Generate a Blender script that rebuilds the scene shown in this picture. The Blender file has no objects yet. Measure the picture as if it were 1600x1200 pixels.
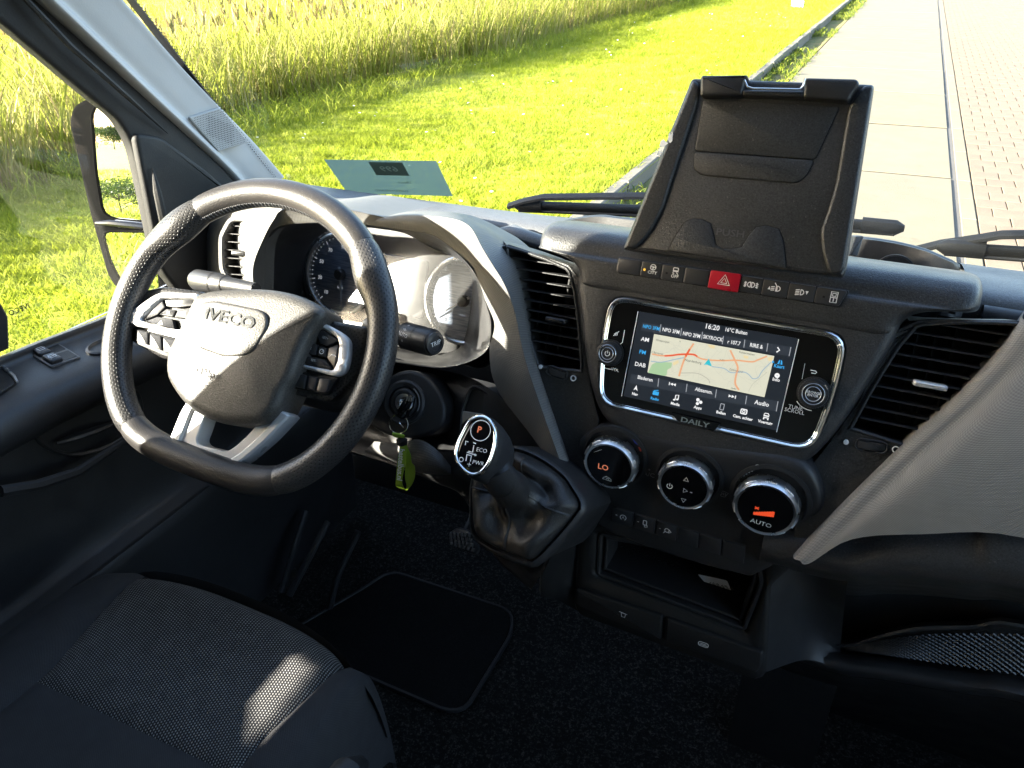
import bpy, math, random
import numpy as np
from mathutils import Matrix, Vector

random.seed(7)
rng = np.random.default_rng(7)
R = math.radians
scene = bpy.context.scene
COL = scene.collection

# ------------------------------------------------------------------ camera
# eye is the origin (about 1.15 m above the cab floor, 2 m above the road); +X right, +Y ahead
cam_d = bpy.data.cameras.new('camera')
cam = bpy.data.objects.new('camera', cam_d)
COL.objects.link(cam)
CX = Vector((0.90081231, 0.43374993, -0.01995444))
CY = Vector((-0.20536859, 0.46609962, 0.86056661))
CF = Vector((-0.38257146, 0.77111098, -0.50894689))
cam.matrix_world = Matrix(((CX.x, CY.x, -CF.x, 0), (CX.y, CY.y, -CF.y, 0), (CX.z, CY.z, -CF.z, 0), (0, 0, 0, 1)))
cam_d.sensor_width = 36.0
cam_d.lens = 36.0 * 1168.0 / 1600.0
cam_d.clip_start = 0.02
cam_d.clip_end = 2000.0
scene.camera = cam

# ------------------------------------------------------------------ daylight
SUN_AZ, SUN_EL = -128.0, 20.0         # azimuth clockwise from straight ahead: the sun stands to the left and behind
sd = Vector((math.cos(R(SUN_EL)) * math.sin(R(SUN_AZ)), math.cos(R(SUN_EL)) * math.cos(R(SUN_AZ)), math.sin(R(SUN_EL))))
world = bpy.data.worlds.new('World')
scene.world = world
world.use_nodes = True
wn = world.node_tree
sky = wn.nodes.new('ShaderNodeTexSky')
sky.sky_type = 'NISHITA'
sky.sun_disc = False
sky.sun_elevation = R(SUN_EL)
sky.sun_rotation = R(SUN_AZ % 360)
sky.air_density, sky.dust_density, sky.ozone_density = 1.0, 2.0, 1.0
bg = wn.nodes['Background']
bg.inputs['Strength'].default_value = 0.10
wn.links.new(sky.outputs[0], bg.inputs['Color'])
sun_d = bpy.data.lights.new('sun', 'SUN')
sun_d.energy = 5.0
sun_d.angle = R(0.55)
sun_d.color = (1.0, 0.93, 0.80)
sun = bpy.data.objects.new('sun', sun_d)
COL.objects.link(sun)
sun.rotation_euler = sd.to_track_quat('Z', 'Y').to_euler()
sun.location = sd * 60

scene.view_settings.view_transform = 'Standard'
scene.view_settings.look = 'None'
scene.view_settings.exposure = 3.5
scene.view_settings.gamma = 1.0
scene.view_settings.use_curve_mapping = False
scene.render.engine = 'CYCLES'
cy = scene.cycles
cy.use_denoising = True
cy.max_bounces = 8
cy.transparent_max_bounces = 16
cy.diffuse_bounces = 4
cy.glossy_bounces = 4
cy.caustics_reflective = False
cy.caustics_refractive = False
cy.sample_clamp_indirect = 6.0

# ------------------------------------------------------------------ measuring helpers
def V(*a): return np.array(a if len(a) > 1 else a[0], float)
_M = np.array([[CX[i], CY[i], CF[i]] for i in range(3)])
def sight(px, py):
    """direction of a sight line of the survey photograph (1600 x 1200)"""
    return _M @ np.array([(px - 800) / 1168.0, (600 - py) / 1168.0, 1.0])
def onX(px, py, x): d = sight(px, py); return d * (x / d[0])
def onY(px, py, y): d = sight(px, py); return d * (y / d[1])
def onZ(px, py, z): d = sight(px, py); return d * (z / d[2])

class Frame:
    """a plane of the cab with its own axes: u to the right, v up the slope, w out towards the driver"""
    def __init__(s, o, u, v):
        s.o = V(o); s.u = V(u) / np.linalg.norm(u); v = V(v); v = v - s.u * (v @ s.u)
        s.v = v / np.linalg.norm(v); s.w = np.cross(s.u, s.v)
    def p(s, u, v, w=0.0): return s.o + s.u * u + s.v * v + s.w * w
    def hit(s, px, py, w=0.0):
        d = sight(px, py); q = d * (((s.o @ s.w) + w) / (d @ s.w)) - s.o
        return (q @ s.u, q @ s.v)
    def pix(s, px, py, w=0.0): u, v = s.hit(px, py, w); return s.p(u, v, w)
    def mat(s): return (s.o, s.u, s.v, s.w)
def frame_n(o, n, up=(0, 0, 1)):
    n = V(n) / np.linalg.norm(n); u = np.cross(V(up), n); u /= np.linalg.norm(u)
    return Frame(o, u, np.cross(n, u))
FA = Frame((-.118, .7213, -.40), (1, 0, 0), (0, .38852, .92144))       # centre console face
FB = Frame((-.118, .690, -.50), (1, 0, 0), (0, .070, .9975))           # heater panel and below
_el, _az = R(38.4), R(7.05)
FW = frame_n((-.6233, .558, -.3889), (math.sin(_az) * math.cos(_el), -math.cos(_az) * math.cos(_el), math.sin(_el)))
WORLD = Frame((0, 0, 0), (1, 0, 0), (0, 1, 0))

# ------------------------------------------------------------------ mesh building
class MB:
    def __init__(s): s.v = []; s.f = []; s.m = []; s.uv = []
    def add(s, vs, fs, mat=0, uv=None, F=None):
        b = len(s.v)
        vs = [F.p(*p) for p in vs] if F is not None else vs
        s.v.extend([tuple(map(float, p)) for p in vs])
        s.uv.extend(uv if uv is not None else [(0.0, 0.0)] * len(vs))
        for f in fs: s.f.append(tuple(i + b for i in f)); s.m.append(mat)
        return s
    def build(s, name, mats, parent=None, angle=35, smooth=True, mods=None):
        me = bpy.data.meshes.new(name)
        me.from_pydata(s.v, [], s.f)
        if not isinstance(mats, (list, tuple)): mats = [mats]
        for m in mats: me.materials.append(m)
        if len(mats) > 1: me.polygons.foreach_set('material_index', s.m)
        if any(u != (0.0, 0.0) for u in s.uv):
            l = me.uv_layers.new(name='UVMap')
            vi = np.empty(len(me.loops), dtype=np.int32); me.loops.foreach_get('vertex_index', vi)
            l.data.foreach_set('uv', np.array(s.uv, dtype=np.float32)[vi].ravel())
        me.validate()
        if smooth:
            me.polygons.foreach_set('use_smooth', [True] * len(me.polygons))
            me.set_sharp_from_angle(angle=R(angle))
        me.update()
        o = bpy.data.objects.new(name, me)
        COL.objects.link(o)
        adopt(o, parent)
        if name in ('symbol', 'print', 'fascia_print', 'marks', 'dial_marks', 'place_names', 'lock_symbols', 'shift_pattern', 'fan_scale'): o['kind'] = 'stuff'      # fine print, too small to pick apart
        return o

ORIG = {}
def adopt(o, parent):
    """parent keeps the child where it stands (all shapes are made in world space)"""
    if parent is None: return
    o.parent = parent
    l = ORIG.get(parent.name)
    if l is not None: o.matrix_parent_inverse = Matrix.Translation(Vector(l)).inverted()
def thing(name, label, cat, loc, group=None):
    o = bpy.data.objects.new(name, None)
    COL.objects.link(o)
    o.empty_display_size = .05
    o.location = tuple(map(float, loc)); ORIG[o.name] = o.location[:]
    o['label'] = label; o['category'] = cat
    if group: o['group'] = group
    return o
def tag(o, label=None, cat=None, group=None, kind=None):
    if label: o['label'] = label
    if cat: o['category'] = cat
    if group: o['group'] = group
    if kind: o['kind'] = kind
    return o

def area2(o): return sum(o[i][0] * o[(i + 1) % len(o)][1] - o[(i + 1) % len(o)][0] * o[i][1] for i in range(len(o)))
def ccw(o): o = [tuple(map(float, p[:2])) for p in o]; return o if area2(o) > 0 else o[::-1]
def inset(o, d):
    n = len(o); out = []
    for i in range(n):
        a, b, c = V(o[i - 1]), V(o[i]), V(o[(i + 1) % n])
        e1 = b - a; e2 = c - b
        e1 /= (np.linalg.norm(e1) + 1e-12); e2 /= (np.linalg.norm(e2) + 1e-12)
        n1 = V(-e1[1], e1[0]); n2 = V(-e2[1], e2[0]); m = n1 + n2
        k = d / max(.35, (m @ n1)) if np.linalg.norm(m) > 1e-6 else d
        out.append(tuple(b + m * k))
    return out
def rounded(o, r, k=4):
    """polygon with its corners rounded; r is one radius or one per corner"""
    n = len(o); out = []
    sgn = 1 if area2(o) > 0 else -1
    if sgn < 0: o = o[::-1]; r = r[::-1] if isinstance(r, (list, tuple)) else r
    for i in range(n):
        a, b, c = V(o[i - 1][:2]), V(o[i][:2]), V(o[(i + 1) % n][:2])
        rr = r[i] if isinstance(r, (list, tuple)) else r
        l1, l2 = np.linalg.norm(a - b), np.linalg.norm(c - b)
        t = min(rr, l1 * .48, l2 * .48)
        if t < 1e-6: out.append(tuple(b)); continue
        p, q = b + (a - b) / l1 * t, b + (c - b) / l2 * t
        for j in range(k + 1):
            s = j / k
            out.append(tuple((1 - s) ** 2 * p + 2 * s * (1 - s) * b + s * s * q))
    return out
def rect(u0, v0, u1, v1): return [(u0, v0), (u1, v0), (u1, v1), (u0, v1)]
def ell(cu, cv, ru, rv=None, n=32): rv = rv or ru; return [(cu + ru * math.cos(2 * math.pi * i / n), cv + rv * math.sin(2 * math.pi * i / n)) for i in range(n)]
def spline(pts, per=6, closed=False):
    pts = [V(p) for p in pts]; n = len(pts); out = []
    segs = n if closed else n - 1
    for i in range(segs):
        p1, p2 = pts[i], pts[(i + 1) % n]
        p0 = pts[i - 1] if (closed or i > 0) else p1 * 2 - p2
        p3 = pts[(i + 2) % n] if (closed or i + 2 < n) else p2 * 2 - p1
        for j in range(per):
            t = j / per
            out.append(.5 * ((2 * p1) + (-p0 + p2) * t + (2 * p0 - 5 * p1 + 4 * p2 - p3) * t * t + (-p0 + 3 * p1 - 3 * p2 + p3) * t ** 3))
    if not closed: out.append(pts[-1])
    return out

def plate(mb, F, o, z0, z1, b=0.0, seg=2, mat=0, back=False, dome=0.0):
    """a solid with outline o from z0 to z1, its upper edge rounded by b"""
    o = ccw(o); n = len(o)
    rings = [[(p[0], p[1], z0) for p in o]]
    if b > 0:
        for j in range(seg + 1):
            a = math.pi / 2 * j / seg
            q = inset(o, b * (1 - math.cos(a)))
            rings.append([(p[0], p[1], z1 - b + b * math.sin(a)) for p in q])
    else: rings.append([(p[0], p[1], z1) for p in o])
    vs = [p for r in rings for p in r]; fs = []
    for k in range(len(rings) - 1):
        for i in range(n):
            j = (i + 1) % n
            fs.append((k * n + i, k * n + j, (k + 1) * n + j, (k + 1) * n + i))
    uv = [(p[0], p[1]) for p in vs]
    if dome:
        cu = sum(p[0] for p in o) / n; cv = sum(p[1] for p in o) / n
        last = rings[-1]; base = (len(rings) - 1) * n; st = 5
        for k in range(1, st):
            t = k / st
            for p in last: vs.append((p[0] + (cu - p[0]) * t, p[1] + (cv - p[1]) * t, z1 + dome * (1 - (1 - t) ** 2)))
            for i in range(n):
                j = (i + 1) % n
                fs.append((base + (k - 1) * n + i, base + (k - 1) * n + j, base + k * n + j, base + k * n + i))
        vs.append((cu, cv, z1 + dome)); c = len(vs) - 1; bb = base + (st - 1) * n
        for i in range(n): fs.append((bb + i, bb + (i + 1) % n, c))
        uv = [(p[0], p[1]) for p in vs]
    else: fs.append(tuple((len(rings) - 1) * n + i for i in range(n)))
    if back: fs.append(tuple(reversed(range(n))))
    return mb.add(vs, fs, mat, uv, F)
def resample(o, n, start=None):
    o = [V(p) for p in o]; m = len(o)
    seg = [np.linalg.norm(o[(i + 1) % m] - o[i]) for i in range(m)]
    L = sum(seg); out = []; i = 0; acc = 0
    for k in range(n):
        t = L * k / n
        while acc + seg[i] < t - 1e-12: acc += seg[i]; i += 1
        f = (t - acc) / (seg[i] + 1e-12)
        out.append(tuple(o[i] + (o[(i + 1) % m] - o[i]) * f))
    return out
def align(a, b):
    a = [V(p) for p in a]; b = [V(p) for p in b]; n = len(a)
    best = min(range(n), key=lambda s: sum(np.sum((a[i] - b[(i + s) % n]) ** 2) for i in range(0, n, 4)))
    return [tuple(b[(i + best) % n]) for i in range(n)]
def hoop(mb, F, outer, inner, z0, z1, b=.001, mat=0, zi=None):
    """flat ring between two outlines with the same number of points; walls on both sides"""
    n = len(outer); zi = z0 if zi is None else zi
    A = [(p[0], p[1], z0) for p in outer]
    B = [(p[0], p[1], z1 - b) for p in outer]
    Cc = [(p[0], p[1], z1) for p in inset(outer, b)]
    D = [(p[0], p[1], z1) for p in inset(inner, -b)]
    E_ = [(p[0], p[1], z1 - b) for p in inner]
    G = [(p[0], p[1], zi) for p in inner]
    vs = A + B + Cc + D + E_ + G; fs = []
    for k in range(5):
        for i in range(n):
            j = (i + 1) % n
            fs.append((k * n + i, k * n + j, (k + 1) * n + j, (k + 1) * n + i))
    return mb.add(vs, fs, mat, [(p[0], p[1]) for p in vs], F)
def tube(mb, path, r, n=10, closed=False, mat=0, caps=True, ry=None, up=None, uvs=None):
    """tube along a path of 3-D points; r may be a number or one per point; ry squashes it along `up`"""
    P = [V(p) for p in path]; m = len(P); vs = []; uv = []
    L = 0
    for i in range(m):
        a = P[i - 1] if (closed or i > 0) else P[i]
        c = P[(i + 1) % m] if (closed or i < m - 1) else P[i]
        t = c - a; t /= (np.linalg.norm(t) + 1e-12)
        if up is not None: w = V(up)
        elif i == 0: w = V(0, 0, 1) if abs(t[2]) < .9 else V(1, 0, 0)
        s = np.cross(t, w); s /= (np.linalg.norm(s) + 1e-12); w2 = np.cross(s, t)
        if up is None: w = w2
        rr = r[i] if hasattr(r, '__len__') else r
        q = (ry[i] if hasattr(ry, '__len__') else ry) if ry is not None else rr
        if i: L += np.linalg.norm(P[i] - P[i - 1])
        for k in range(n):
            a_ = 2 * math.pi * k / n
            vs.append(P[i] + s * math.cos(a_) * rr + w2 * math.sin(a_) * q)
            uv.append((L, rr * 2 * math.pi * k / n + .001))
    fs = []
    for i in range(m if closed else m - 1):
        j = (i + 1) % m
        for k in range(n):
            l = (k + 1) % n
            fs.append((i * n + k, i * n + l, j * n + l, j * n + k)[::-1])
    if caps and not closed:
        fs.append(tuple(range(n))); fs.append(tuple((m - 1) * n + k for k in range(n))[::-1])
    return mb.add(vs, fs, mat, uv)
def lathe(mb, F, cu, cv, prof, n=40, mat=0, ribs=None, v_sq=1.0):
    """prof: (radius, w) pairs from the back rim inward over the front; ribs=(first row, last row, count, depth)"""
    vs = []; fs = []; m = len(prof)
    for j, (r, w) in enumerate(prof):
        for i in range(n):
            a = 2 * math.pi * i / n
            rr = r
            if ribs and ribs[0] <= j <= ribs[1]: rr = r - ribs[3] * (i % 2)
            vs.append((cu + rr * math.cos(a), cv + rr * math.sin(a) * v_sq, w))
    for j in range(m - 1):
        for i in range(n):
            k = (i + 1) % n
            fs.append((j * n + i, j * n + k, (j + 1) * n + k, (j + 1) * n + i))
    fs.append(tuple((m - 1) * n + i for i in range(n)))
    return mb.add(vs, fs, mat, [(p[0], p[1]) for p in vs], F)
def sheet(mb, rows, pu=6, pv=6, mat=0, thick=0.0, close=False, flip=False, uvscale=None):
    """smooth surface through a net of 3-D points"""
    rows = [spline(r, pu) for r in rows]
    cols = list(zip(*rows))
    cols = [spline(c, pv) for c in cols]
    nc, nr = len(cols), len(cols[0])
    G = np.array(cols)                    # nc x nr x 3
    du = np.concatenate([[0], np.cumsum(np.linalg.norm(np.diff(G, axis=0), axis=2).mean(1))])
    dv = np.concatenate([[0], np.cumsum(np.linalg.norm(np.diff(G, axis=1), axis=2).mean(0))])
    vs = []; uv = []; fs = []
    for i in range(nc):
        for j in range(nr): vs.append(G[i, j]); uv.append((du[i] + .001, dv[j] + .001))
    for i in range(nc - 1):
        for j in range(nr - 1):
            f = (i * nr + j, (i + 1) * nr + j, (i + 1) * nr + j + 1, i * nr + j + 1)
            fs.append(f[::-1] if flip else f)
    if thick:
        N = np.cross(np.gradient(G, axis=0), np.gradient(G, axis=1)); N /= (np.linalg.norm(N, axis=2, keepdims=True) + 1e-12)
        H = G - N * thick * (-1 if flip else 1); b = len(vs)
        for i in range(nc):
            for j in range(nr): vs.append(H[i, j]); uv.append((du[i] + .001, dv[j] + .001))
        for i in range(nc - 1):
            for j in range(nr - 1):
                f = (b + i * nr + j, b + i * nr + j + 1, b + (i + 1) * nr + j + 1, b + (i + 1) * nr + j)
                fs.append(f[::-1] if flip else f)
        edge = [i * nr for i in range(nc)] + [(nc - 1) * nr + j for j in range(1, nr)] + [i * nr + nr - 1 for i in range(nc - 2, -1, -1)] + [j for j in range(nr - 2, 0, -1)]
        for k in range(len(edge)):
            a, c = edge[k], edge[(k + 1) % len(edge)]
            f = (a, b + a, b + c, c); fs.append(f[::-1] if flip else f)
    return mb.add(vs, fs, mat, uv)
def box(mb, F, u0, v0, w0, u1, v1, w1, b=0.0, mat=0):
    return plate(mb, F, rect(u0, v0, u1, v1), w0, w1, b, 2, mat, back=True)
_txt = {}
def text(mb, F, s, u, v, w, size, mat=0, rot=0.0, align='CENTER', sx=1.0, mirror=False, extrude=0.0, bold=0.0, xf=None):
    """lettering laid on a plane; size is about the height of a capital"""
    key = (s, extrude, bold)
    if key not in _txt:
        c = bpy.data.curves.new('t', 'FONT'); c.body = s; c.size = 1.0; c.resolution_u = 2
        c.align_x = 'CENTER'; c.align_y = 'CENTER'; c.extrude = extrude; c.offset = bold
        o = bpy.data.objects.new('t', c); COL.objects.link(o)
        dg = bpy.context.evaluated_depsgraph_get()
        me = bpy.data.meshes.new_from_object(o.evaluated_get(dg))
        _txt[key] = ([tuple(x.co) for x in me.vertices], [tuple(p.vertices) for p in me.polygons])
        bpy.data.objects.remove(o); bpy.data.meshes.remove(me); bpy.data.curves.remove(c)
    vs, fs = _txt[key]
    k = size / .69
    if not vs: return mb
    x0 = min(p[0] for p in vs); x1 = max(p[0] for p in vs)
    off = -x0 if align == 'LEFT' else (-x1 if align == 'RIGHT' else 0)
    cr, sr = math.cos(rot), math.sin(rot); out = []
    for p in vs:
        x, y, z = (p[0] + off) * k * sx, p[1] * k, p[2] * k
        if mirror: x = -x
        x, y = x * cr - y * sr, x * sr + y * cr
        out.append((u + x, v + y, w + z) if xf is None else xf(x, y, z))
    return mb.add(out, [f[::-1] for f in fs] if mirror else fs, mat, None, F)
def line(mb, F, pts, wd, w, mat=0, closed=False):
    """flat stroke of width wd through 2-D points"""
    wd = max(wd, .0009) if wd > .0004 and mat == 0 else wd
    p = [V(q) for q in pts]; n = len(p); A = []
    for i in range(n):
        a = p[i - 1] if (closed or i) else p[i]; c = p[(i + 1) % n] if (closed or i < n - 1) else p[i]
        t = c - a; t = t / (np.linalg.norm(t) + 1e-12); nn = V(-t[1], t[0]) * wd / 2
        A += [(*(p[i] + nn), w), (*(p[i] - nn), w)]
    fs = [(2 * i, 2 * i + 1, (2 * ((i + 1) % n)) + 1, 2 * ((i + 1) % n)) for i in range(n if closed else n - 1)]
    return mb.add(A, fs, mat, None, F)
def poly(mb, F, pts, w, mat=0):
    o = ccw(pts)
    return mb.add([(p[0], p[1], w) for p in o], [tuple(range(len(o)))], mat, None, F)
# ------------------------------------------------------------------ materials
def nodes(name):
    m = bpy.data.materials.new(name); m.use_nodes = True
    nt = m.node_tree; b = nt.nodes['Principled BSDF']
    return m, nt, b
def N(nt, t, **k):
    n = nt.nodes.new(t)
    for a, b in k.items():
        if a in n.inputs.keys() if hasattr(n.inputs, 'keys') else False: n.inputs[a].default_value = b
        else: setattr(n, a, b)
    return n
def lk(nt, a, b): nt.links.new(a, b)
def math_(nt, op, a, b=None):
    n = nt.nodes.new('ShaderNodeMath'); n.operation = op
    for i, x in enumerate((a, b)):
        if x is None: continue
        if hasattr(x, 'is_output'): nt.links.new(x, n.inputs[i])
        else: n.inputs[i].default_value = x
    return n.outputs[0]
def mixc(nt, fac, a, b):
    n = nt.nodes.new('ShaderNodeMix'); n.data_type = 'RGBA'
    if hasattr(fac, 'is_output'): nt.links.new(fac, n.inputs['Factor'])
    else: n.inputs['Factor'].default_value = fac
    for k, x in (('A', a), ('B', b)):
        s = [i for i in n.inputs if i.name == k and i.type == 'RGBA'][0]
        if hasattr(x, 'is_output'): nt.links.new(x, s)
        else: s.default_value = (*x, 1)
    return [o for o in n.outputs if o.type == 'RGBA'][0]
def noise(nt, scale, detail=2.0, vec=None, rough=.5):
    n = nt.nodes.new('ShaderNodeTexNoise'); n.inputs['Scale'].default_value = scale; n.inputs['Detail'].default_value = detail
    n.inputs['Roughness'].default_value = rough
    if vec is not None: nt.links.new(vec, n.inputs['Vector'])
    return n.outputs['Fac']
def objco(nt): return nt.nodes.new('ShaderNodeTexCoord').outputs['Object']
def uvco(nt): return nt.nodes.new('ShaderNodeTexCoord').outputs['UV']
def ramp(nt, fac, lo, hi, a=0.0, b=1.0):
    n = nt.nodes.new('ShaderNodeMapRange'); n.inputs['From Min'].default_value = lo; n.inputs['From Max'].default_value = hi
    n.inputs['To Min'].default_value = a; n.inputs['To Max'].default_value = b
    nt.links.new(fac, n.inputs['Value']); return n.outputs[0]
def bump(nt, b, h, dist, strength=1.0):
    n = nt.nodes.new('ShaderNodeBump'); n.inputs['Distance'].default_value = dist; n.inputs['Strength'].default_value = strength
    nt.links.new(h, n.inputs['Height']); nt.links.new(n.outputs[0], b.inputs['Normal'])
def plastic(name, col, rough=.45, grain=900, depth=.00025, var=.12, dust=0.0, spec=.5, fleck=0.0):
    """moulded plastic: fine leather-like grain, slight wear and dust"""
    m, nt, b = nodes(name)
    co = objco(nt)
    big = noise(nt, 9, 4, co)
    c = mixc(nt, ramp(nt, big, .3, .7), tuple(x * (1 - var) for x in col), tuple(x * (1 + var) for x in col))
    if fleck:
        fk = ramp(nt, noise(nt, grain * .9, 2, co, .7), .36, .64)
        c = mixc(nt, math_(nt, 'MULTIPLY', math_(nt, 'SUBTRACT', 1.0, fk), fleck), c, tuple(x * .25 for x in col))
        c = mixc(nt, math_(nt, 'MULTIPLY', fk, fleck), c, tuple(x * 2.1 for x in col))
    if dust:
        sp = noise(nt, 420, 1, co)
        c = mixc(nt, math_(nt, 'MULTIPLY', ramp(nt, sp, .70, .76), dust), c, (.55, .52, .46))
    lk(nt, c, b.inputs['Base Color'])
    lk(nt, ramp(nt, noise(nt, 25, 4, co), .3, .7, rough - .06, rough + .08), b.inputs['Roughness'])
    b.inputs['Specular IOR Level'].default_value = spec
    if grain:
        h = noise(nt, grain, 2, co, .6)
        bump(nt, b, h, depth)
    return m
def metal(name, col, rough, grain=0):
    m, nt, b = nodes(name)
    b.inputs['Base Color'].default_value = (*col, 1); b.inputs['Metallic'].default_value = 1
    co = objco(nt)
    lk(nt, ramp(nt, noise(nt, 40, 3, co), .3, .7, rough * .8, rough * 1.25), b.inputs['Roughness'])
    return m
def gloss(name, col, rough=.06, coat=0.0):
    m, nt, b = nodes(name)
    b.inputs['Base Color'].default_value = (*col, 1)
    co = objco(nt)
    lk(nt, ramp(nt, noise(nt, 30, 4, co), .35, .75, rough, rough * 2.2), b.inputs['Roughness'])
    return m
def flat(name, col, rough=.6):
    m, nt, b = nodes(name); b.inputs['Base Color'].default_value = (*col, 1); b.inputs['Roughness'].default_value = rough
    return m
def glow(name, col, s):
    m, nt, b = nodes(name); b.inputs['Base Color'].default_value = (col[0] * .1, col[1] * .1, col[2] * .1, 1)
    b.inputs['Emission Color'].default_value = (*col, 1); b.inputs['Emission Strength'].default_value = s
    b.inputs['Roughness'].default_value = .3
    return m
def glass(name, tint, refl=.9, dust=0.0, dustcol=(.8, .8, .8), rough=.01):
    """thin pane: clear with a Fresnel reflection and a film of dust"""
    m = bpy.data.materials.new(name); m.use_nodes = True; nt = m.node_tree; nt.nodes.clear()
    out = nt.nodes.new('ShaderNodeOutputMaterial')
    tr = nt.nodes.new('ShaderNodeBsdfTransparent'); tr.inputs[0].default_value = (*tint, 1)
    gl = nt.nodes.new('ShaderNodeBsdfGlossy'); gl.inputs['Roughness'].default_value = rough
    fr = nt.nodes.new('ShaderNodeFresnel'); fr.inputs['IOR'].default_value = 1.45
    mx = nt.nodes.new('ShaderNodeMixShader')
    lk(nt, math_(nt, 'MULTIPLY', fr.outputs[0], refl), mx.inputs[0]); lk(nt, tr.outputs[0], mx.inputs[1]); lk(nt, gl.outputs[0], mx.inputs[2])
    last = mx.outputs[0]
    if dust:
        df = nt.nodes.new('ShaderNodeBsdfDiffuse'); df.inputs[0].default_value = (*dustcol, 1)
        m2 = nt.nodes.new('ShaderNodeMixShader')
        nz = noise(nt, 14, 6, objco(nt), .7)
        lk(nt, ramp(nt, nz, .35, .75, dust * .4, dust * 1.6), m2.inputs[0]); lk(nt, last, m2.inputs[1]); lk(nt, df.outputs[0], m2.inputs[2])
        last = m2.outputs[0]
    lk(nt, last, out.inputs[0])
    return m
def weave(name, c0, c1, pitch, rough=.6, depth=.0002, rot=45, dots=False, fleck=0.0):
    """woven or embossed cloth pattern laid out on the surface's own UV metres"""
    m, nt, b = nodes(name)
    mp = nt.nodes.new('ShaderNodeMapping'); lk(nt, uvco(nt), mp.inputs[0])
    mp.inputs['Rotation'].default_value = (0, 0, R(rot)); mp.inputs['Scale'].default_value = (1 / pitch,) * 3
    sp = nt.nodes.new('ShaderNodeSeparateXYZ'); lk(nt, mp.outputs[0], sp.inputs[0])
    if dots:
        # a thread fleck in every cell, alternate rows shifted by half
        row = math_(nt, 'FLOOR', sp.outputs[1])
        sh = math_(nt, 'MULTIPLY', math_(nt, 'MODULO', row, 2.0), .5)
        fx = math_(nt, 'SUBTRACT', math_(nt, 'FRACT', math_(nt, 'ADD', sp.outputs[0], sh)), .5)
        fy = math_(nt, 'SUBTRACT', math_(nt, 'FRACT', sp.outputs[1]), .5)
        d = math_(nt, 'SQRT', math_(nt, 'ADD', math_(nt, 'MULTIPLY', fx, fx), math_(nt, 'MULTIPLY', math_(nt, 'MULTIPLY', fy, fy), 1.8)))
        h = ramp(nt, d, .42, .16)
    else:
        a = math_(nt, 'SINE', math_(nt, 'MULTIPLY', sp.outputs[0], 6.2832)); c = math_(nt, 'SINE', math_(nt, 'MULTIPLY', sp.outputs[1], 6.2832))
        h = math_(nt, 'ADD', math_(nt, 'MULTIPLY', math_(nt, 'MULTIPLY', a, c), .5), .5)
    nz = noise(nt, 60, 4, objco(nt))
    f2 = math_(nt, 'MULTIPLY', h, ramp(nt, nz, .25, .75, .6, 1.0))
    lk(nt, mixc(nt, f2, c0, c1), b.inputs['Base Color'])
    b.inputs['Roughness'].default_value = rough
    b.inputs['Specular IOR Level'].default_value = .3
    bump(nt, b, h, depth)
    return m
def leather(name, col, perf=False, rough=.36):
    m, nt, b = nodes(name)
    co = objco(nt)
    gr = nt.nodes.new('ShaderNodeTexVoronoi'); gr.inputs['Scale'].default_value = 700; lk(nt, co, gr.inputs['Vector'])
    h = gr.outputs['Distance']
    sp_ = ramp(nt, noise(nt, 800, 1, co), .69, .75, 0, .5)
    c = mixc(nt, sp_, col, (.22, .21, .19))
    if perf:
        mp = nt.nodes.new('ShaderNodeMapping'); lk(nt, uvco(nt), mp.inputs[0])
        mp.inputs['Scale'].default_value = (1 / .0042,) * 3; mp.inputs['Rotation'].default_value = (0, 0, R(45))
        s = nt.nodes.new('ShaderNodeSeparateXYZ'); lk(nt, mp.outputs[0], s.inputs[0])
        fx = math_(nt, 'SUBTRACT', math_(nt, 'FRACT', s.outputs[0]), .5); fy = math_(nt, 'SUBTRACT', math_(nt, 'FRACT', s.outputs[1]), .5)
        d = math_(nt, 'SQRT', math_(nt, 'ADD', math_(nt, 'MULTIPLY', fx, fx), math_(nt, 'MULTIPLY', fy, fy)))
        hole = ramp(nt, d, .20, .27)
        c = mixc(nt, hole, (.002, .002, .002), c)
        h = math_(nt, 'ADD', math_(nt, 'MULTIPLY', h, .25), hole)
        bump(nt, b, h, .0006)
    else: bump(nt, b, h, .00018)
    lk(nt, c, b.inputs['Base Color'])
    lk(nt, ramp(nt, noise(nt, 18, 4, co), .3, .7, rough - .06, rough + .1), b.inputs['Roughness'])
    return m

def film(name, tint, col):
    """printed film seen from its back: mostly opaque, glowing a little with the daylight behind it"""
    m = bpy.data.materials.new(name); m.use_nodes = True; nt = m.node_tree; nt.nodes.clear()
    out = nt.nodes.new('ShaderNodeOutputMaterial'); tr = nt.nodes.new('ShaderNodeBsdfTransparent'); tr.inputs[0].default_value = (*tint, 1)
    df = nt.nodes.new('ShaderNodeBsdfDiffuse'); df.inputs[0].default_value = (*col, 1); tl = nt.nodes.new('ShaderNodeBsdfTranslucent'); tl.inputs[0].default_value = (*col, 1)
    a = nt.nodes.new('ShaderNodeMixShader'); a.inputs[0].default_value = .45; lk(nt, df.outputs[0], a.inputs[1]); lk(nt, tl.outputs[0], a.inputs[2])
    b = nt.nodes.new('ShaderNodeMixShader'); b.inputs[0].default_value = .90; lk(nt, tr.outputs[0], b.inputs[1]); lk(nt, a.outputs[0], b.inputs[2]); lk(nt, b.outputs[0], out.inputs[0])
    return m
M = {}
EM = .085                      # lit displays: set against the daylight exposure
M['dark'] = plastic('dark grained plastic', (.029, .029, .030), .40, 640, .00045, dust=.10, fleck=.42)
M['dark_smooth'] = plastic('dark smooth plastic', (.022, .022, .0235), .42, 700, .00022, fleck=.2)
M['black'] = plastic('matt black plastic', (.012, .012, .0125), .5, 600, .0003, fleck=.25, spec=.35)
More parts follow.
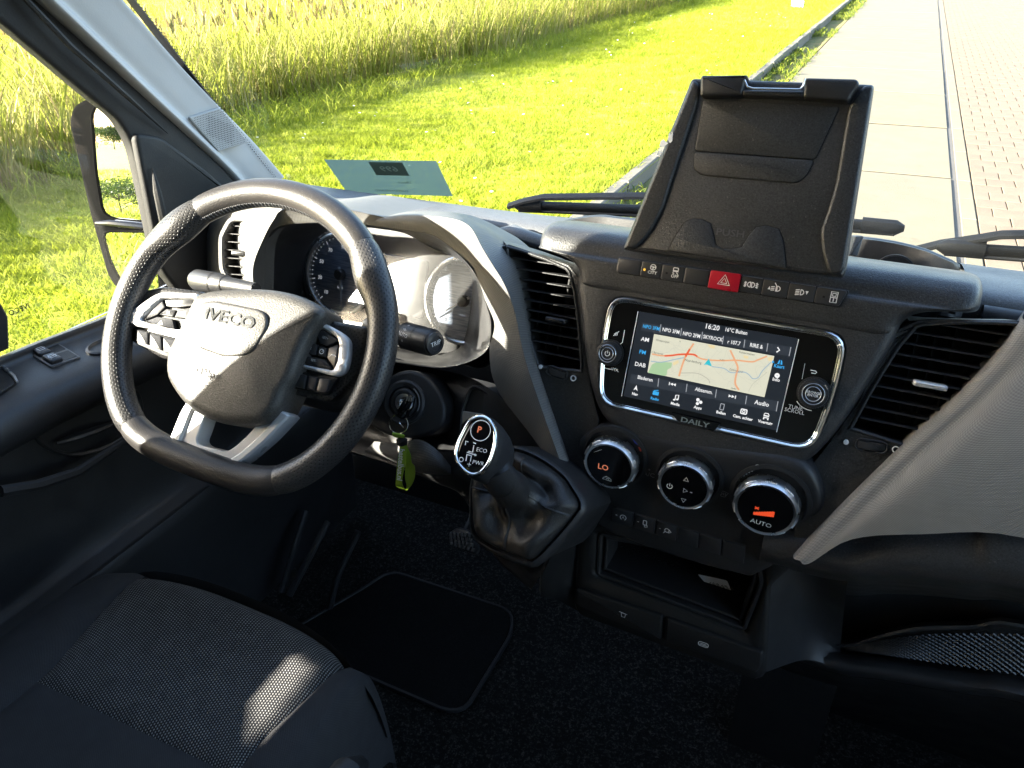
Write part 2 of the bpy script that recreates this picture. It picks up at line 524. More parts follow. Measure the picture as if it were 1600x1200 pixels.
M['pad'] = plastic('dashboard top skin', (.095, .097, .100), .5, 600, .0004, dust=.2, fleck=.25)
M['weave'] = weave('embossed grey dashboard skin', (.105, .103, .102), (.20, .196, .188), .0036, .5, .0003)
M['weave_dark'] = weave('embossed dark dashboard skin', (.016, .016, .017), (.040, .040, .041), .0030, .5, .00025)
M['lightgrey'] = plastic('pale grey pillar trim', (.43, .42, .405), .5, 500, .0002, .05)
M['trimblack'] = plastic('black pillar trim', (.017, .017, .0175), .6, 500, .0003, fleck=.2, spec=.35)
M['rubber'] = plastic('black rubber', (.013, .013, .013), .35, 300, .0001)
M['silver'] = metal('satin silver', (.74, .74, .75), .3)
M['weave_bounce'] = weave('embossed skin with painted bounce light', (.20, .183, .162), (.33, .303, .27), .0036, .5, .0003)  # the grey skin again, with warm bounce from the road mixed into its colour
M['satin'] = plastic('satin silver paint', (.70, .70, .71), .33, 0)
M['satin'].node_tree.nodes['Principled BSDF'].inputs['Metallic'].default_value = .25
M['boot'] = leather('soft boot leather', (.022, .021, .021), rough=.46)
M['chrome'] = metal('chrome', (.86, .87, .88), .12)
M['gloss'] = gloss('gloss black', (.005, .005, .006), .05)
M['leather'] = leather('smooth black leather', (.034, .031, .030), rough=.34)
M['leather_perf'] = leather('perforated black leather', (.038, .036, .036), True, .32)
M['pad_rubber'] = plastic('worn grey rubber', (.10, .10, .10), .5, 500, .0002)
M['relief_tone'] = plastic('flat lettering toned as relief', (.075, .075, .08), .4, 0)  # paler tone paints the light that raised letter edges would catch
M['airbag'] = plastic('airbag cover plastic', (.056, .053, .049), .40, 620, .00045, dust=.12, fleck=.45)
M['button'] = plastic('soft button plastic', (.034, .034, .037), .36, 900, .00012)
M['white'] = flat('white print', (.86, .86, .86))
M['greyprint'] = flat('grey print', (.28, .28, .29))
M['red'] = plastic('red hazard button', (.45, .012, .03), .32, 0)
M['blueprint'] = flat('blue print', (.03, .06, .5))
M['redprint'] = flat('red print', (.45, .05, .03))
M['amber'] = glow('amber lamp', (1.0, .55, .08), EM * 1.2)
M['leddark'] = gloss('unlit lamp', (.03, .03, .03), .2)
M['scr'] = glow('screen background', (.017, .022, .030), EM)
M['scr_band'] = glow('screen tab', (.034, .042, .055), EM)
M['scr_white'] = glow('screen white', (.95, .95, .95), EM)
M['scr_grey'] = glow('screen grey', (.35, .37, .40), EM)
M['scr_blue'] = glow('screen blue', (.05, .42, .85), EM)
M['map'] = glow('map ground', (.74, .73, .58), EM)
M['map_green'] = glow('map park', (.42, .62, .36), EM)
M['map_yellow'] = glow('map town', (.85, .70, .40), EM)
M['map_road'] = glow('map road', (.85, .42, .22), EM)
M['map_red'] = glow('map jam', (.85, .12, .04), EM)
M['map_minor'] = glow('map lane', (.50, .48, .40), EM)
M['map_pale'] = glow('map small lane', (.64, .63, .52), EM)
M['map_water'] = glow('map water', (.30, .46, .58), EM)
M['map_cyan'] = glow('map arrow', (.03, .55, .66), EM)
M['map_text'] = glow('map lettering', (.06, .07, .06), EM)
M['led_red'] = glow('red display', (1.0, .10, .03), EM * .8)
M['led_orange'] = glow('orange display', (1.0, .30, .16), EM * .6)
M['green_strap'] = plastic('green fabric strap', (.30, .46, .03), .6, 900, .0002)
M['paper'] = flat('white paper', (.86, .85, .88), .7)
M['ink'] = flat('black ink', (.02, .02, .02), .6)
M['carpet_mat'] = plastic('black carpet mat', (.009, .009, .009), .95, 420, .0012, spec=.1, fleck=.3)
M['seat_weave'] = weave('flecked seat cloth', (.009, .009, .011), (.32, .315, .30), .0034, .85, .0004, 8, True)
M['seat_plain'] = weave('plain seat cloth', (.017, .017, .019), (.050, .050, .053), .0024, .9, .0003, 0)
M['body_white'] = plastic('white van paint', (.75, .75, .75), .25, 0)
M['lining'] = plastic('grey head lining', (.30, .30, .30), .9, 600, .0003)
M['pane'] = glass('windscreen glass', (.93, .95, .93), .8, .010)
M['side_pane'] = glass('door glass', (.94, .95, .94), .7, .0015)
M['lens'] = glass('cluster lens', (.96, .96, .96), 1.0, .035, (.88, .87, .85), .19)
M['sticker'] = film('windscreen sticker film', (.42, .60, .54), (.20, .285, .27))
M['mirror_case'] = plastic('black mirror casing', (.005, .005, .005), .9, 300, .0001, spec=0.0)
M['mirror'] = metal('mirror silver', (.92, .93, .92), .005)
def carpet():
    m, nt, b = nodes('speckled carpet'); co = objco(nt)
    n1 = noise(nt, 170, 3, co, .7); n2 = noise(nt, 330, 2, co)
    f = math_(nt, 'MULTIPLY', ramp(nt, n1, .45, .65), ramp(nt, n2, .4, .65))
    lk(nt, mixc(nt, f, (.010, .010, .0095), (.075, .072, .064)), b.inputs['Base Color'])
    b.inputs['Roughness'].default_value = .95; b.inputs['Specular IOR Level'].default_value = .1
    bump(nt, b, n1, .004)
    return m
M['carpet'] = carpet()
def leafy(name, cols, scale=3.0, trans=.35, rough=.6):
    """blades and leaves: colour wanders from clump to clump; light passes through"""
    m, nt, b = nodes(name); co = objco(nt)
    f = ramp(nt, noise(nt, scale, 4, co, .65), .3, .7)
    c = mixc(nt, f, cols[0], cols[1])
    if len(cols) > 2: c = mixc(nt, ramp(nt, noise(nt, scale * 7, 2, co), .5, .75), c, cols[2])
    lk(nt, c, b.inputs['Base Color']); b.inputs['Roughness'].default_value = rough; b.inputs['Specular IOR Level'].default_value = .12
    t = nt.nodes.new('ShaderNodeBsdfTranslucent'); lk(nt, c, t.inputs[0])
    mx = nt.nodes.new('ShaderNodeMixShader'); mx.inputs[0].default_value = trans
    lk(nt, b.outputs[0], mx.inputs[1]); lk(nt, t.outputs[0], mx.inputs[2])
    lk(nt, mx.outputs[0], nt.nodes['Material Output'].inputs[0])
    return m
M['blade'] = leafy('grass blades', ((.20, .245, .018), (.30, .335, .028), (.38, .39, .075)), .9, .56)
M['reed_green'] = leafy('green reed leaves', ((.16, .19, .02), (.29, .30, .05)), .7, .58)
M['reed_tan'] = leafy('dry reed leaves', ((.27, .25, .07), (.36, .33, .12)), .7, .55)
M['plume'] = leafy('reed plumes', ((.25, .19, .075), (.31, .25, .11)), 1.2, .2)
M['petal'] = leafy('white petals', ((.72, .72, .66), (.8, .8, .75)), 3, .2)
M['weed'] = leafy('kerb weeds', ((.05, .10, .02), (.12, .15, .03), (.20, .14, .05)), 4, .3)
M['tree_leaf'] = leafy('tree leaves', ((.035, .065, .015), (.07, .10, .02)), 1.5, .25)
M['bark'] = plastic('bark', (.11, .085, .06), .9, 60, .01)
def soil(name, a, b_, c_, s):
    m, nt, b = nodes(name); co = objco(nt)
    c = mixc(nt, ramp(nt, noise(nt, s, 6, co, .7), .35, .65), a, b_)
    c = mixc(nt, ramp(nt, noise(nt, s * 14, 3, co), .5, .7), c, c_)
    lk(nt, c, b.inputs['Base Color']); b.inputs['Roughness'].default_value = .95; b.inputs['Specular IOR Level'].default_value = .1
    bump(nt, b, noise(nt, s * 30, 3, co), .02)
    return m
M['field'] = soil('meadow', (.24, .27, .025), (.31, .33, .035), (.34, .34, .07), .35)
M['verge'] = soil('verge turf', (.16, .21, .02), (.22, .25, .02), (.13, .15, .03), 1.2)
M['gutter'] = soil('gutter dirt', (.10, .12, .04), (.20, .16, .08), (.06, .08, .02), 1.6)
def concrete(name, a, b_, stain, scale=2.0):
    m, nt, b = nodes(name); co = objco(nt)
    oi = nt.nodes.new('ShaderNodeObjectInfo')
    c = mixc(nt, ramp(nt, noise(nt, scale, 6, co, .65), .35, .65), a, b_)
    c = mixc(nt, ramp(nt, noise(nt, scale * 2.3, 5, co, .6), .60, .74, 0, .85), c, stain)
    c = mixc(nt, math_(nt, 'MULTIPLY', oi.outputs['Random'], .25), c, stain)
    lk(nt, c, b.inputs['Base Color']); b.inputs['Roughness'].default_value = .85
    lk(nt, ramp(nt, noise(nt, 3, 5, co), .3, .7, .75, .95), b.inputs['Roughness'])
    bump(nt, b, noise(nt, 90, 4, co), .004)
    return m
M['slab'] = concrete('concrete slab', (.112, .097, .064), (.130, .113, .076), (.080, .068, .046))
M['brick'] = concrete('paving brick', (.112, .082, .055), (.138, .103, .071), (.080, .058, .040), 5)
M['kerb'] = concrete('kerb stone', (.11, .10, .08), (.135, .12, .095), (.07, .06, .045), 4)
M['joint'] = soil('joint sand', (.030, .025, .019), (.042, .034, .026), (.02, .022, .01), 3)
M['filler'] = concrete('joint filler', (.062, .056, .050), (.075, .068, .06), (.045, .04, .035), 4)
# ------------------------------------------------------------------ outside
GZ = -2.0
def struct(o): o['kind'] = 'structure'; return o
def rot_box(w, d, h, b=.006):
    mb = MB(); plate(mb, WORLD, rect(-w / 2, -d / 2, w / 2, d / 2), -h, 0, b, 1); return mb

# meadow: one sheet to the horizon, with a shallow ditch where the reeds stand
mb = MB()
xs = sorted(set([-900, -400, -200, -120, -80, -60, -45, -35, -28, -22, -18, -15, -13] + list(np.arange(-11.5, -1.99, .5)) + [-2.0]))
ys = sorted(set([-900, -300, -120, -60, -40, -30] + list(range(-24, 46, 2)) + [60, 90, 140, 240, 500, 900]))
def verge_z(x, y):
    ditch = -.45 * math.exp(-((x - (-8.6 + .02 * (y - 10))) / .9) ** 2)
    return GZ + .10 + ditch + .03 * math.sin(x * .9 + y * .23) * (1 if x < -2.4 else 0)
vs = [(x, y, verge_z(x, y)) for x in xs for y in ys]
fs = [(i * len(ys) + j, (i + 1) * len(ys) + j, (i + 1) * len(ys) + j + 1, i * len(ys) + j + 1) for i in range(len(xs) - 1) for j in range(len(ys) - 1)]
mb.add(vs, fs)
struct(mb.build('meadow_ground', M['field']))
mb = MB(); mb.add([(-2.2, -900, GZ - .05), (900, -900, GZ - .05), (900, 900, GZ - .05), (-2.2, 900, GZ - .05)], [(0, 1, 2, 3)])
struct(mb.build('road_bed', M['joint']))
mb = MB(); n = 60
gx = [-2.0, -1.85, -1.7, -1.585]
vs = [(x, -10 + k * 1.0, GZ - .035 + rng.uniform(-.008, .012) + (.03 if x > -1.6 else 0)) for k in range(n) for x in gx]
mb.add(vs, [(k * 4 + i, k * 4 + i + 1, k * 4 + i + 5, k * 4 + i + 4) for k in range(n - 1) for i in range(3)])
struct(mb.build('gutter_ground', M['gutter']))

def copy_mesh(src, loc, rz=0.0, parent=None, tilt=(0, 0)):
    o = src.copy(); COL.objects.link(o); o.parent = parent; o.location = loc; o.rotation_euler = (tilt[0], tilt[1], rz)
    return o
road = bpy.data.objects.new('concrete_road', None); COL.objects.link(road); struct(road)
first = None
for k in range(-5, 17):
    loc = (-.467, 8.13 + 2.35 * (k - 2) + 1.175, GZ + rng.uniform(-.003, .003))
    if first is None:
        first = rot_box(2.20, 2.295, .16, .004).build('slab', M['slab'], road); first.location = loc
    else: copy_mesh(first, loc, rng.uniform(-.0015, .0015), road, (rng.uniform(-.001, .001), rng.uniform(-.001, .001)))
jt = None
for k in range(-5, 17):
    loc = (-.467, 8.13 + 2.35 * (k - 2), GZ - .006)
    if jt is None: jt = rot_box(2.19, .08, .02, 0).build('joint_filling', M['joint'], road); jt.location = loc
    else: copy_mesh(jt, loc, 0, road)
pave = bpy.data.objects.new('brick_pavement', None); COL.objects.link(pave); struct(pave)
mb = MB(); mb.add([(.630, -5, GZ - .012), (.690, -5, GZ - .012), (.690, 60, GZ - .012), (.630, 60, GZ - .012)], [(0, 1, 2, 3)]); mb.build('joint_strip', M['filler'], pave)
mb = MB(); mb.add([(.692, -5, GZ - .016), (13, -5, GZ - .016), (13, 60, GZ - .016), (.692, 60, GZ - .016)], [(0, 1, 2, 3)]); mb.build('sand_bed', M['joint'], pave)
edge = None
for k in range(60):
    loc = (.742, 3.0 + k * .60, GZ - .004 + rng.uniform(-.002, .002))
    if edge is None:
        edge = rot_box(.115, .595, .1).build('edge_stone', M['slab'], pave); edge.location = loc
    else: copy_mesh(edge, loc, 0, pave)
brick = None; far = MB(); tmpl = rot_box(.2255, .2425, .08, .003); cnt = 0; spots = []
for r in range(0, 150):
    for c in range(0, 46):
        x = .808 + c * .235 + (.1175 if r % 2 else 0) + .1175; y = 3.0 + r * .245
        spots.append((x, y))
spots.sort(key=lambda s: (0 if (s[1] > 5.6 and s[0] < .75 + .088 * s[1] + .1) else 1, s[1] + .2 * s[0]))
for x, y in spots:
    loc = (x, y, GZ - .006 + rng.uniform(-.004, .004))
    if cnt < 275:
        if brick is None: brick = rot_box(.2255, .2425, .08, .003).build('brick', M['brick'], pave); brick.location = loc
        else: copy_mesh(brick, loc, rng.uniform(-.012, .012), pave, (rng.uniform(-.006, .006), rng.uniform(-.006, .006)))
    else: far.add([(p[0] + loc[0], p[1] + loc[1], p[2] + loc[2]) for p in tmpl.v], tmpl.f)
    cnt += 1
for r in range(1, 150, 2):
    x, y = .8665, 3.0 + r * .245
    half = copy_mesh(brick, (x, y, GZ - .006 + rng.uniform(-.004, .004)), 0, pave) if y < 14 else None
    if half is not None: half.scale = (.49, 1, 1)
    else: far.add([(p[0] * .49 + x, p[1] + y, p[2] + GZ - .006) for p in tmpl.v], tmpl.f)
tag(far.build('far_bricks', M['brick'], pave, smooth=False), kind='stuff')
kerb = bpy.data.objects.new('kerb', None); COL.objects.link(kerb); struct(kerb)
k0 = None
for k in range(40):
    loc = (-2.06, -2 + k * 1.0, GZ + .13 + rng.uniform(-.012, .012))
    if k0 is None: k0 = rot_box(.11, .985, .3, .012).build('kerb_stone', M['kerb'], kerb); k0.location = loc
    else: copy_mesh(k0, loc, rng.uniform(-.012, .012), kerb, (rng.uniform(-.01, .01), rng.uniform(-.03, .03)))

def blades(name, mats, xy, h, w, lean, per, zfun, seg=2, matpick=None, spread=.03, droop=1.0):
    """many thin bent blades as one mesh; xy: N x 2 tuft positions; h: N heights"""
    n = len(xy) * per
    x = np.repeat(xy[:, 0], per) + rng.normal(0, spread, n); y = np.repeat(xy[:, 1], per) + rng.normal(0, spread, n)
    z = zfun(x, y); hh = np.repeat(h, per) * rng.uniform(.55, 1.15, n)
    a = rng.uniform(0, 2 * np.pi, n); l = rng.uniform(.3, 1.0, n) * lean * hh
    dx, dy = np.cos(a) * l, np.sin(a) * l
    b = rng.uniform(0, 2 * np.pi, n); sx, sy = np.cos(b) * w, np.sin(b) * w
    sx = sx * rng.uniform(.6, 1.3, n); sy = sy * rng.uniform(.6, 1.3, n)
    pts = []
    for k in range(seg):
        t = k / seg; q = 1 - .35 * t
        px, py, pz = x + dx * t ** 1.8 * droop, y + dy * t ** 1.8 * droop, z + hh * t
        pts.append(np.stack([px - sx * q, py - sy * q, pz], 1)); pts.append(np.stack([px + sx * q, py + sy * q, pz], 1))
    pts.append(np.stack([x + dx * droop, y + dy * droop, z + hh * (1 - .15 * lean)], 1))
    nv = 2 * seg + 1
    P = np.stack(pts, 1).reshape(-1, 3)
    base = (np.arange(n) * nv)[:, None]
    quads = [np.array([2 * k, 2 * k + 1, 2 * k + 3, 2 * k + 2])[None] + base for k in range(seg - 1)]
    tri = np.array([2 * seg - 2, 2 * seg - 1, 2 * seg])[None] + base
    nq = len(quads) * n
    loops = np.concatenate([q.ravel() for q in quads] + [tri.ravel()])
    start = np.concatenate([np.arange(nq) * 4, nq * 4 + np.arange(n) * 3])
    tot = np.concatenate([np.full(nq, 4), np.full(n, 3)])
    me = bpy.data.meshes.new(name)
    me.vertices.add(len(P)); me.vertices.foreach_set('co', P.ravel())
    me.loops.add(len(loops)); me.loops.foreach_set('vertex_index', loops.astype(np.int32))
    me.polygons.add(len(start)); me.polygons.foreach_set('loop_start', start.astype(np.int32)); me.polygons.foreach_set('loop_total', tot.astype(np.int32))
    for m in mats: me.materials.append(m)
    if len(mats) > 1:
        mi = matpick(n)
        me.polygons.foreach_set('material_index', np.concatenate([np.tile(mi, len(quads)), mi]).astype(np.int32))
    me.update(calc_edges=True)
    o = bpy.data.objects.new(name, me); COL.objects.link(o); o['kind'] = 'stuff'
    return o
def vz(x, y):
    ditch = -.45 * np.exp(-((x - (-8.6 + .02 * (y - 10))) / .9) ** 2)
    return GZ + .09 + ditch + .03 * np.sin(x * .9 + y * .23)
def scatter(n, x0, x1, y0, y1): return np.stack([rng.uniform(x0, x1, n), rng.uniform(y0, y1, n)], 1)
# verge grass, denser nearby
A = np.concatenate([scatter(26000, -7.2, -2.12, 2.0, 9), scatter(20000, -8.0, -2.12, 9, 20), scatter(14000, -8.0, -2.12, 20, 42), scatter(9000, -7, -2.2, -3, 2.2)])
clump = np.sin(A[:, 0] * 3.1 + np.sin(A[:, 1] * 2.3) * 2) * np.sin(A[:, 1] * 2.7 + A[:, 0]) * .5 + .5
blades('verge_grass', [M['blade']], A, .055 + .06 * clump + .002 * np.maximum(A[:, 1] - 6, 0), .0042, .9, 5, vz)
# rougher growth at the foot of the reeds
B = scatter(9000, -8.1, -6.5, 1.5, 40)
blades('rough_grass', [M['blade'], M['reed_green']], B, rng.uniform(.12, .34, len(B)), .006, 1.0, 4, vz, 3, lambda n: (rng.random(n) < .3).astype(int), .05)
# reeds in the ditch
Cc = scatter(15000, -9.9, -7.3, .5, 46)
Cc[:, 0] += .35 * np.sin(Cc[:, 1] * .55)
blades('reeds', [M['reed_green'], M['reed_tan'], M['plume']], Cc, rng.uniform(.7, 1.45, len(Cc)), .0085, .55, 4, vz, 4,
       lambda n: np.where(rng.random(n) < .58, 0, np.where(rng.random(n) < .75, 1, 2)), .06)
D_ = scatter(1500, -9.7, -7.6, .5, 40)
blades('reed_plumes', [M['plume'], M['reed_tan']], D_, rng.uniform(.16, .26, len(D_)), .016, .5, 5,
       lambda x, y: vz(x, y) + 1.35 + .12 * np.sin(x * 40 + y * 33), 2, lambda n: (rng.random(n) < .4).astype(int), .012)
# meadow beyond
E_ = np.concatenate([scatter(9000, -16, -2.3, -16, -1), scatter(9000, -30, -3, -45, -14), scatter(16000, -24, -9.5, 2, 40), scatter(14000, -60, -24, 5, 60)])
blades('meadow_grass', [M['blade'], M['reed_tan']], E_, rng.uniform(.10, .25, len(E_)), .012, .9, 5, vz, 2, lambda n: (rng.random(n) < .12).astype(int), .12)
# white daisies in the verge
mb = MB()
for k in range(130):
    x, y = rng.uniform(-7, -2.6), rng.uniform(2.5, 24); z = float(vz(np.array(x), np.array(y))) + rng.uniform(.07, .13); r = rng.uniform(.010, .018)
    t1, t2 = rng.uniform(-.4, .4, 2)
    mb.add([(x + r * math.cos(a), y + r * math.sin(a), z + r * (t1 * math.cos(a) + t2 * math.sin(a))) for a in np.linspace(0, 2 * math.pi, 8)[:-1]], [tuple(range(7))])
tag(mb.build('daisy_flowers', M['petal'], smooth=False), kind='stuff')
# weeds along the kerb
W_ = np.concatenate([np.stack([rng.normal(-1.93, .05, 900), rng.uniform(3, 40, 900)], 1), np.stack([rng.normal(-1.63, .04, 500), rng.uniform(3, 40, 500)], 1)])
sel = (np.sin(W_[:, 1] * 1.3) + np.sin(W_[:, 1] * .47 + 1)) > -.2
W_ = W_[sel]
blades('kerb_weeds', [M['weed'], M['blade']], W_, rng.uniform(.05, .16, len(W_)), .008, 1.2, 7, lambda x, y: np.full_like(x, GZ - .02), 3, lambda n: (rng.random(n) < .35).astype(int), .05)
# something white left lying at the far edge of the grass
mb = MB(); box(mb, Frame(onZ(1246, 6, GZ + .18), (1, .2, 0), (-.2, 1, 0)), -.17, -.12, -.2, .17, .12, .1, .02)
o = mb.build('marker_post', M['white']); tag(o, 'small white marker block in the grass beside the far kerb', 'marker')

def make_tree(name, x, y, h, spread, label, seed, n_leaf=2600):
    r = np.random.default_rng(seed)
    t = thing(name, label, 'tree', (x, y, GZ), None)
    mb = MB(); tube(mb, [(x, y, GZ), (x + .05 * h * .1, y, GZ + h * .2), (x - .02 * h, y, GZ + h * .45), (x, y, GZ + h * .8)], [h * .03, h * .024, h * .016, h * .005], 8)
    tips = []
    for k in range(9):
        a = r.uniform(0, 6.28); z0 = GZ + h * r.uniform(.22, .6); L = spread * r.uniform(.5, 1)
        e = V(x + math.cos(a) * L, y + math.sin(a) * L, z0 + h * r.uniform(.1, .35)); s = V(x, y, z0)
        tube(mb, [s, s * .5 + e * .5 + V(0, 0, .05 * h), e], [h * .012, h * .008, h * .003], 5); tips.append(e)
    mb.build('trunk', M['bark'], t)
    c = []
    for k in range(n_leaf):
        tp = tips[r.integers(len(tips))] if r.random() < .7 else V(x, y, GZ + h * .8)
        c.append(tp + r.normal(0, 1, 3) * V(spread * .28, spread * .28, h * .10))
    mb = MB()
    for p in c:
        s = h * .034 * r.uniform(.6, 1.4); u = r.normal(0, 1, 3); u /= np.linalg.norm(u); w = np.cross(u, r.normal(0, 1, 3)); w /= np.linalg.norm(w)
        mb.add([p - u * s, p + w * s * .5, p + u * s, p - w * s * .5], [(0, 1, 2, 3)])
    mb.build('crown', M['tree_leaf'], t, smooth=False)
    return t
# ------------------------------------------------------------------ the van's shell
FLOOR = -1.15
XD, XP = -1.03, .80                     # inner faces of the driver's and the passenger's door
FD = Frame((XD, 0, 0), (0, 1, 0), (0, 0, 1))       # u = ahead, v = up, w = into the cab
FP = Frame((XP, 0, 0), (0, -1, 0), (0, 0, 1))
mb = MB(); box(mb, WORLD, XD, -.95, FLOOR - .06, XP, 1.25, FLOOR)
struct(mb.build('floor', M['carpet']))
van = thing('van_body', 'white van shell around the cab with grey lined roof and bulkhead', 'van', (-.1, 0, GZ))
mb = MB(); box(mb, WORLD, XD - .06, -1.0, .40, XP + .06, .62, .46, .01); mb.build('roof', M['lining'], van)
mb = MB(); box(mb, WORLD, XD - .02, -1.0, FLOOR, XP + .02, -.95, .40); mb.build('bulkhead', M['lining'], van)
mb = MB(); mb.add([(XD, 1.16, FLOOR - .05), (XP, 1.16, FLOOR - .05), (XP, 1.24, -.45), (XD, 1.24, -.45)], [(0, 1, 2, 3)]); mb.build('firewall', M['black'], van)
mb = MB()
bon = lambda x: .16 * ((x + .115) / .9) ** 2
rows = [[(x, y - bon(x), z) for x in np.linspace(XD + .03, XP - .03, 7)] for y, z in ((1.46, -.60), (1.62, -.68), (1.85, -.84), (2.02, -1.10), (2.08, -1.5))]
sheet(mb, rows, 4, 4, 0, .01, flip=True); mb.build('bonnet', M['body_white'], van)
for s, x in ((-1, XD - .03), (1, XP + .03)):
    mb = MB()
    rows = [[(x + s * .10, y, z) for y in (-1.0, 0, .8, 1.3, 1.8)] for z in (FLOOR - .5, -.95, -.66)]
    sheet(mb, rows, 2, 3, 0, .01, flip=s > 0)
    mb.build('side_panel', M['body_white'], van)
mb = MB(); box(mb, WORLD, XD, -1.0, GZ + .35, XP, 1.7, FLOOR - .08); mb.build('chassis', M['black'], van)

# windscreen: raked and bowed
def screen_pt(s, t):
    x = -.115 + s * (.925 - .07 * t); bow = .13 * (1 - s * s)
    return V(x, 1.10 - .60 * t + bow * (1 - .3 * t), -.41 + .80 * t - .05 * (1 - s * s) * (1 - t))
ws = thing('windscreen', 'wide raked windscreen looking out on the reeds and road', 'windscreen', screen_pt(0, 0))
mb = MB(); rows = [[screen_pt(s, t) for s in np.linspace(-1, 1, 13)] for t in np.linspace(-.06, 1, 6)]
sheet(mb, rows, 2, 2); mb.build('pane', M['pane'], ws)
for s0, s1 in ((-1.0, -.985), (.985, 1.0)):
    rows = [[screen_pt(s, t) + V(0, -.003, -.002) for s in (s0, s1)] for t in np.linspace(-.06, 1, 9)]
    mb = MB(); sheet(mb, rows, 1, 2, 0, .002); mb.build('black_border', M['rubber'], ws)
mb = MB()
# dotted fade of the black band
for t in np.linspace(-.05, 1, 170):
    for k, r in ((0, .0016), (1, .0011)):
        c = screen_pt(-.9815 + .0045 * k, t) + V(0, -.003, -.002); e = V(0, -.6, .8) ; d = V(1, 0, 0)
        mb.add([c + d * r * math.cos(a) + e * r * math.sin(a) for a in np.linspace(0, 6.283, 7)[:-1]], [tuple(range(6))])
tag(mb.build('dotted_edge', M['rubber'], ws), kind='stuff')
# header over the windscreen
mb = MB(); box(mb, WORLD, XD, .42, .33, XP, .56, .41, .01); mb.build('header_rail', M['lining'], van)
# right-hand pillar and passenger door (out of frame to the right)
mb = MB(); tube(mb, [screen_pt(1, -.05) + V(.03, -.02, -.02), screen_pt(1, .5) + V(.03, -.03, 0), screen_pt(1, 1) + V(.02, -.02, 0)], .055, 10); mb.build('pillar', M['lightgrey'], van)
mb = MB(); box(mb, FP, .06, FLOOR, -.05, .95, .40, -.01, .004); mb.build('door_post', M['trimblack'], van); mb = MB(); box(mb, FP, -1.0, FLOOR, -.05, .06, FLOOR + .12, -.01, .004); mb.build('door_sill', M['trimblack'], van)
_d = (math.sin(R(72)), -math.cos(R(72)), 0); FPo = Frame(V(XP + .02, .97, 0) + V(_d) * .95, _d, (0, 0, 1))
pdoor = thing('passenger_door', 'dark passenger door standing open', 'door', FPo.p(-.45, FLOOR))
mb = MB(); box(mb, FPo, -.95, FLOOR, -.06, .03, -.47, .0, .01); mb.build('door_panel', M['dark'], pdoor)
mb = MB(); fo = ccw(resample([(-.95, -.47), (.03, -.47), (.03, .36), (-.44, .36)], 48)); fi = align(fo, ccw(resample(inset(ccw([(-.95, -.47), (.03, -.47), (.03, .36), (-.44, .36)]), .05), 48)))
hoop(mb, FPo, fo, fi, -.04, 0, .004); mb.build('window_frame', M['trimblack'], pdoor)
mb = MB(); plate(mb, FPo, fi, -.022, -.018, back=True); mb.build('pane', M['side_pane'], pdoor)

# ------------------------------------------------------------------ driver's side pillar
pil = thing('windscreen_pillar', 'pale grey pillar trim with a small speaker grille left of the windscreen', 'pillar trim', (XD + .02, 1.0, -.45))
def ext(a, b, k): return a + (a - b) * k
Lw = [onX(440, 290, -1.0), onX(350, 262, -1.0), onX(210, 130, -.99), onX(72, 0, -.98)]          # ridge edge
Lw = [onX(396, 316, -1.01)] + Lw[1:]; Lw.append(ext(Lw[-1], Lw[-2], 2.4))
Rw = [onX(446, 276, -1.02), onX(395, 218, -1.015), onX(293, 112, -1.0), onX(195, 0, -.985)]
Rw.append(ext(Rw[-1], Rw[-2], 2.0))
mb = MB(); rows = []
for a, b in zip(Lw, Rw):
    d = b - a; nin = V(1, 0, 0)
    rows.append([a - nin * .05 + d * .06, a - nin * .012 - d * .02, a + nin * .006 + d * .03, a + nin * .004 + d * .13, a - nin * .004 + d * .22, a + d * .45 - nin * .002, a + d * .8 - nin * .002, b - nin * .004, b - nin * .03 + d * .02])
sheet(mb, rows, 5, 6); mb.build('pillar_panel', M['lightgrey'], pil)
# speaker grille: a slightly proud perforated plate
q = [onX(x, y, -1.002) for x, y in ((292, 183), (340, 168), (385, 222), (338, 236))]
fc = sum(q) / 4; fu = q[1] - q[0]; fv = q[0] - q[3]; FG = Frame(fc + V(.004, 0, 0), fu, fv)
if FG.w[0] < 0: FG = Frame(fc + V(.004, 0, 0), -fu, fv)
qq = [((p - FG.o) @ FG.u, (p - FG.o) @ FG.v) for p in q]
mb = MB(); plate(mb, FG, rounded(qq, .004), -.004, .0015, .001, 1, 0)
g = mb.build('speaker_grille', M['lightgrey'], pil)
mb = MB(); nn = 20
for i in range(1, nn):
    for j in range(1, nn):
        a, b = i / nn, j / nn
        p = V(qq[0]) * (1 - a) * (1 - b) + V(qq[1]) * a * (1 - b) + V(qq[2]) * a * b + V(qq[3]) * (1 - a) * b
        if (i < 2 or i > nn - 2) and (j < 2 or j > nn - 2): continue
        big = .0011 if abs(a - .5) + abs(b - .5) < .45 else .0008
        mb.add([(p[0] + big * math.cos(t), p[1] + big * math.sin(t), .0018) for t in np.linspace(0, 6.283, 7)[:-1]], [tuple(range(6))], 0, None, FG)
tag(mb.build('grille_hole', M['black'], g, smooth=False), kind='stuff')

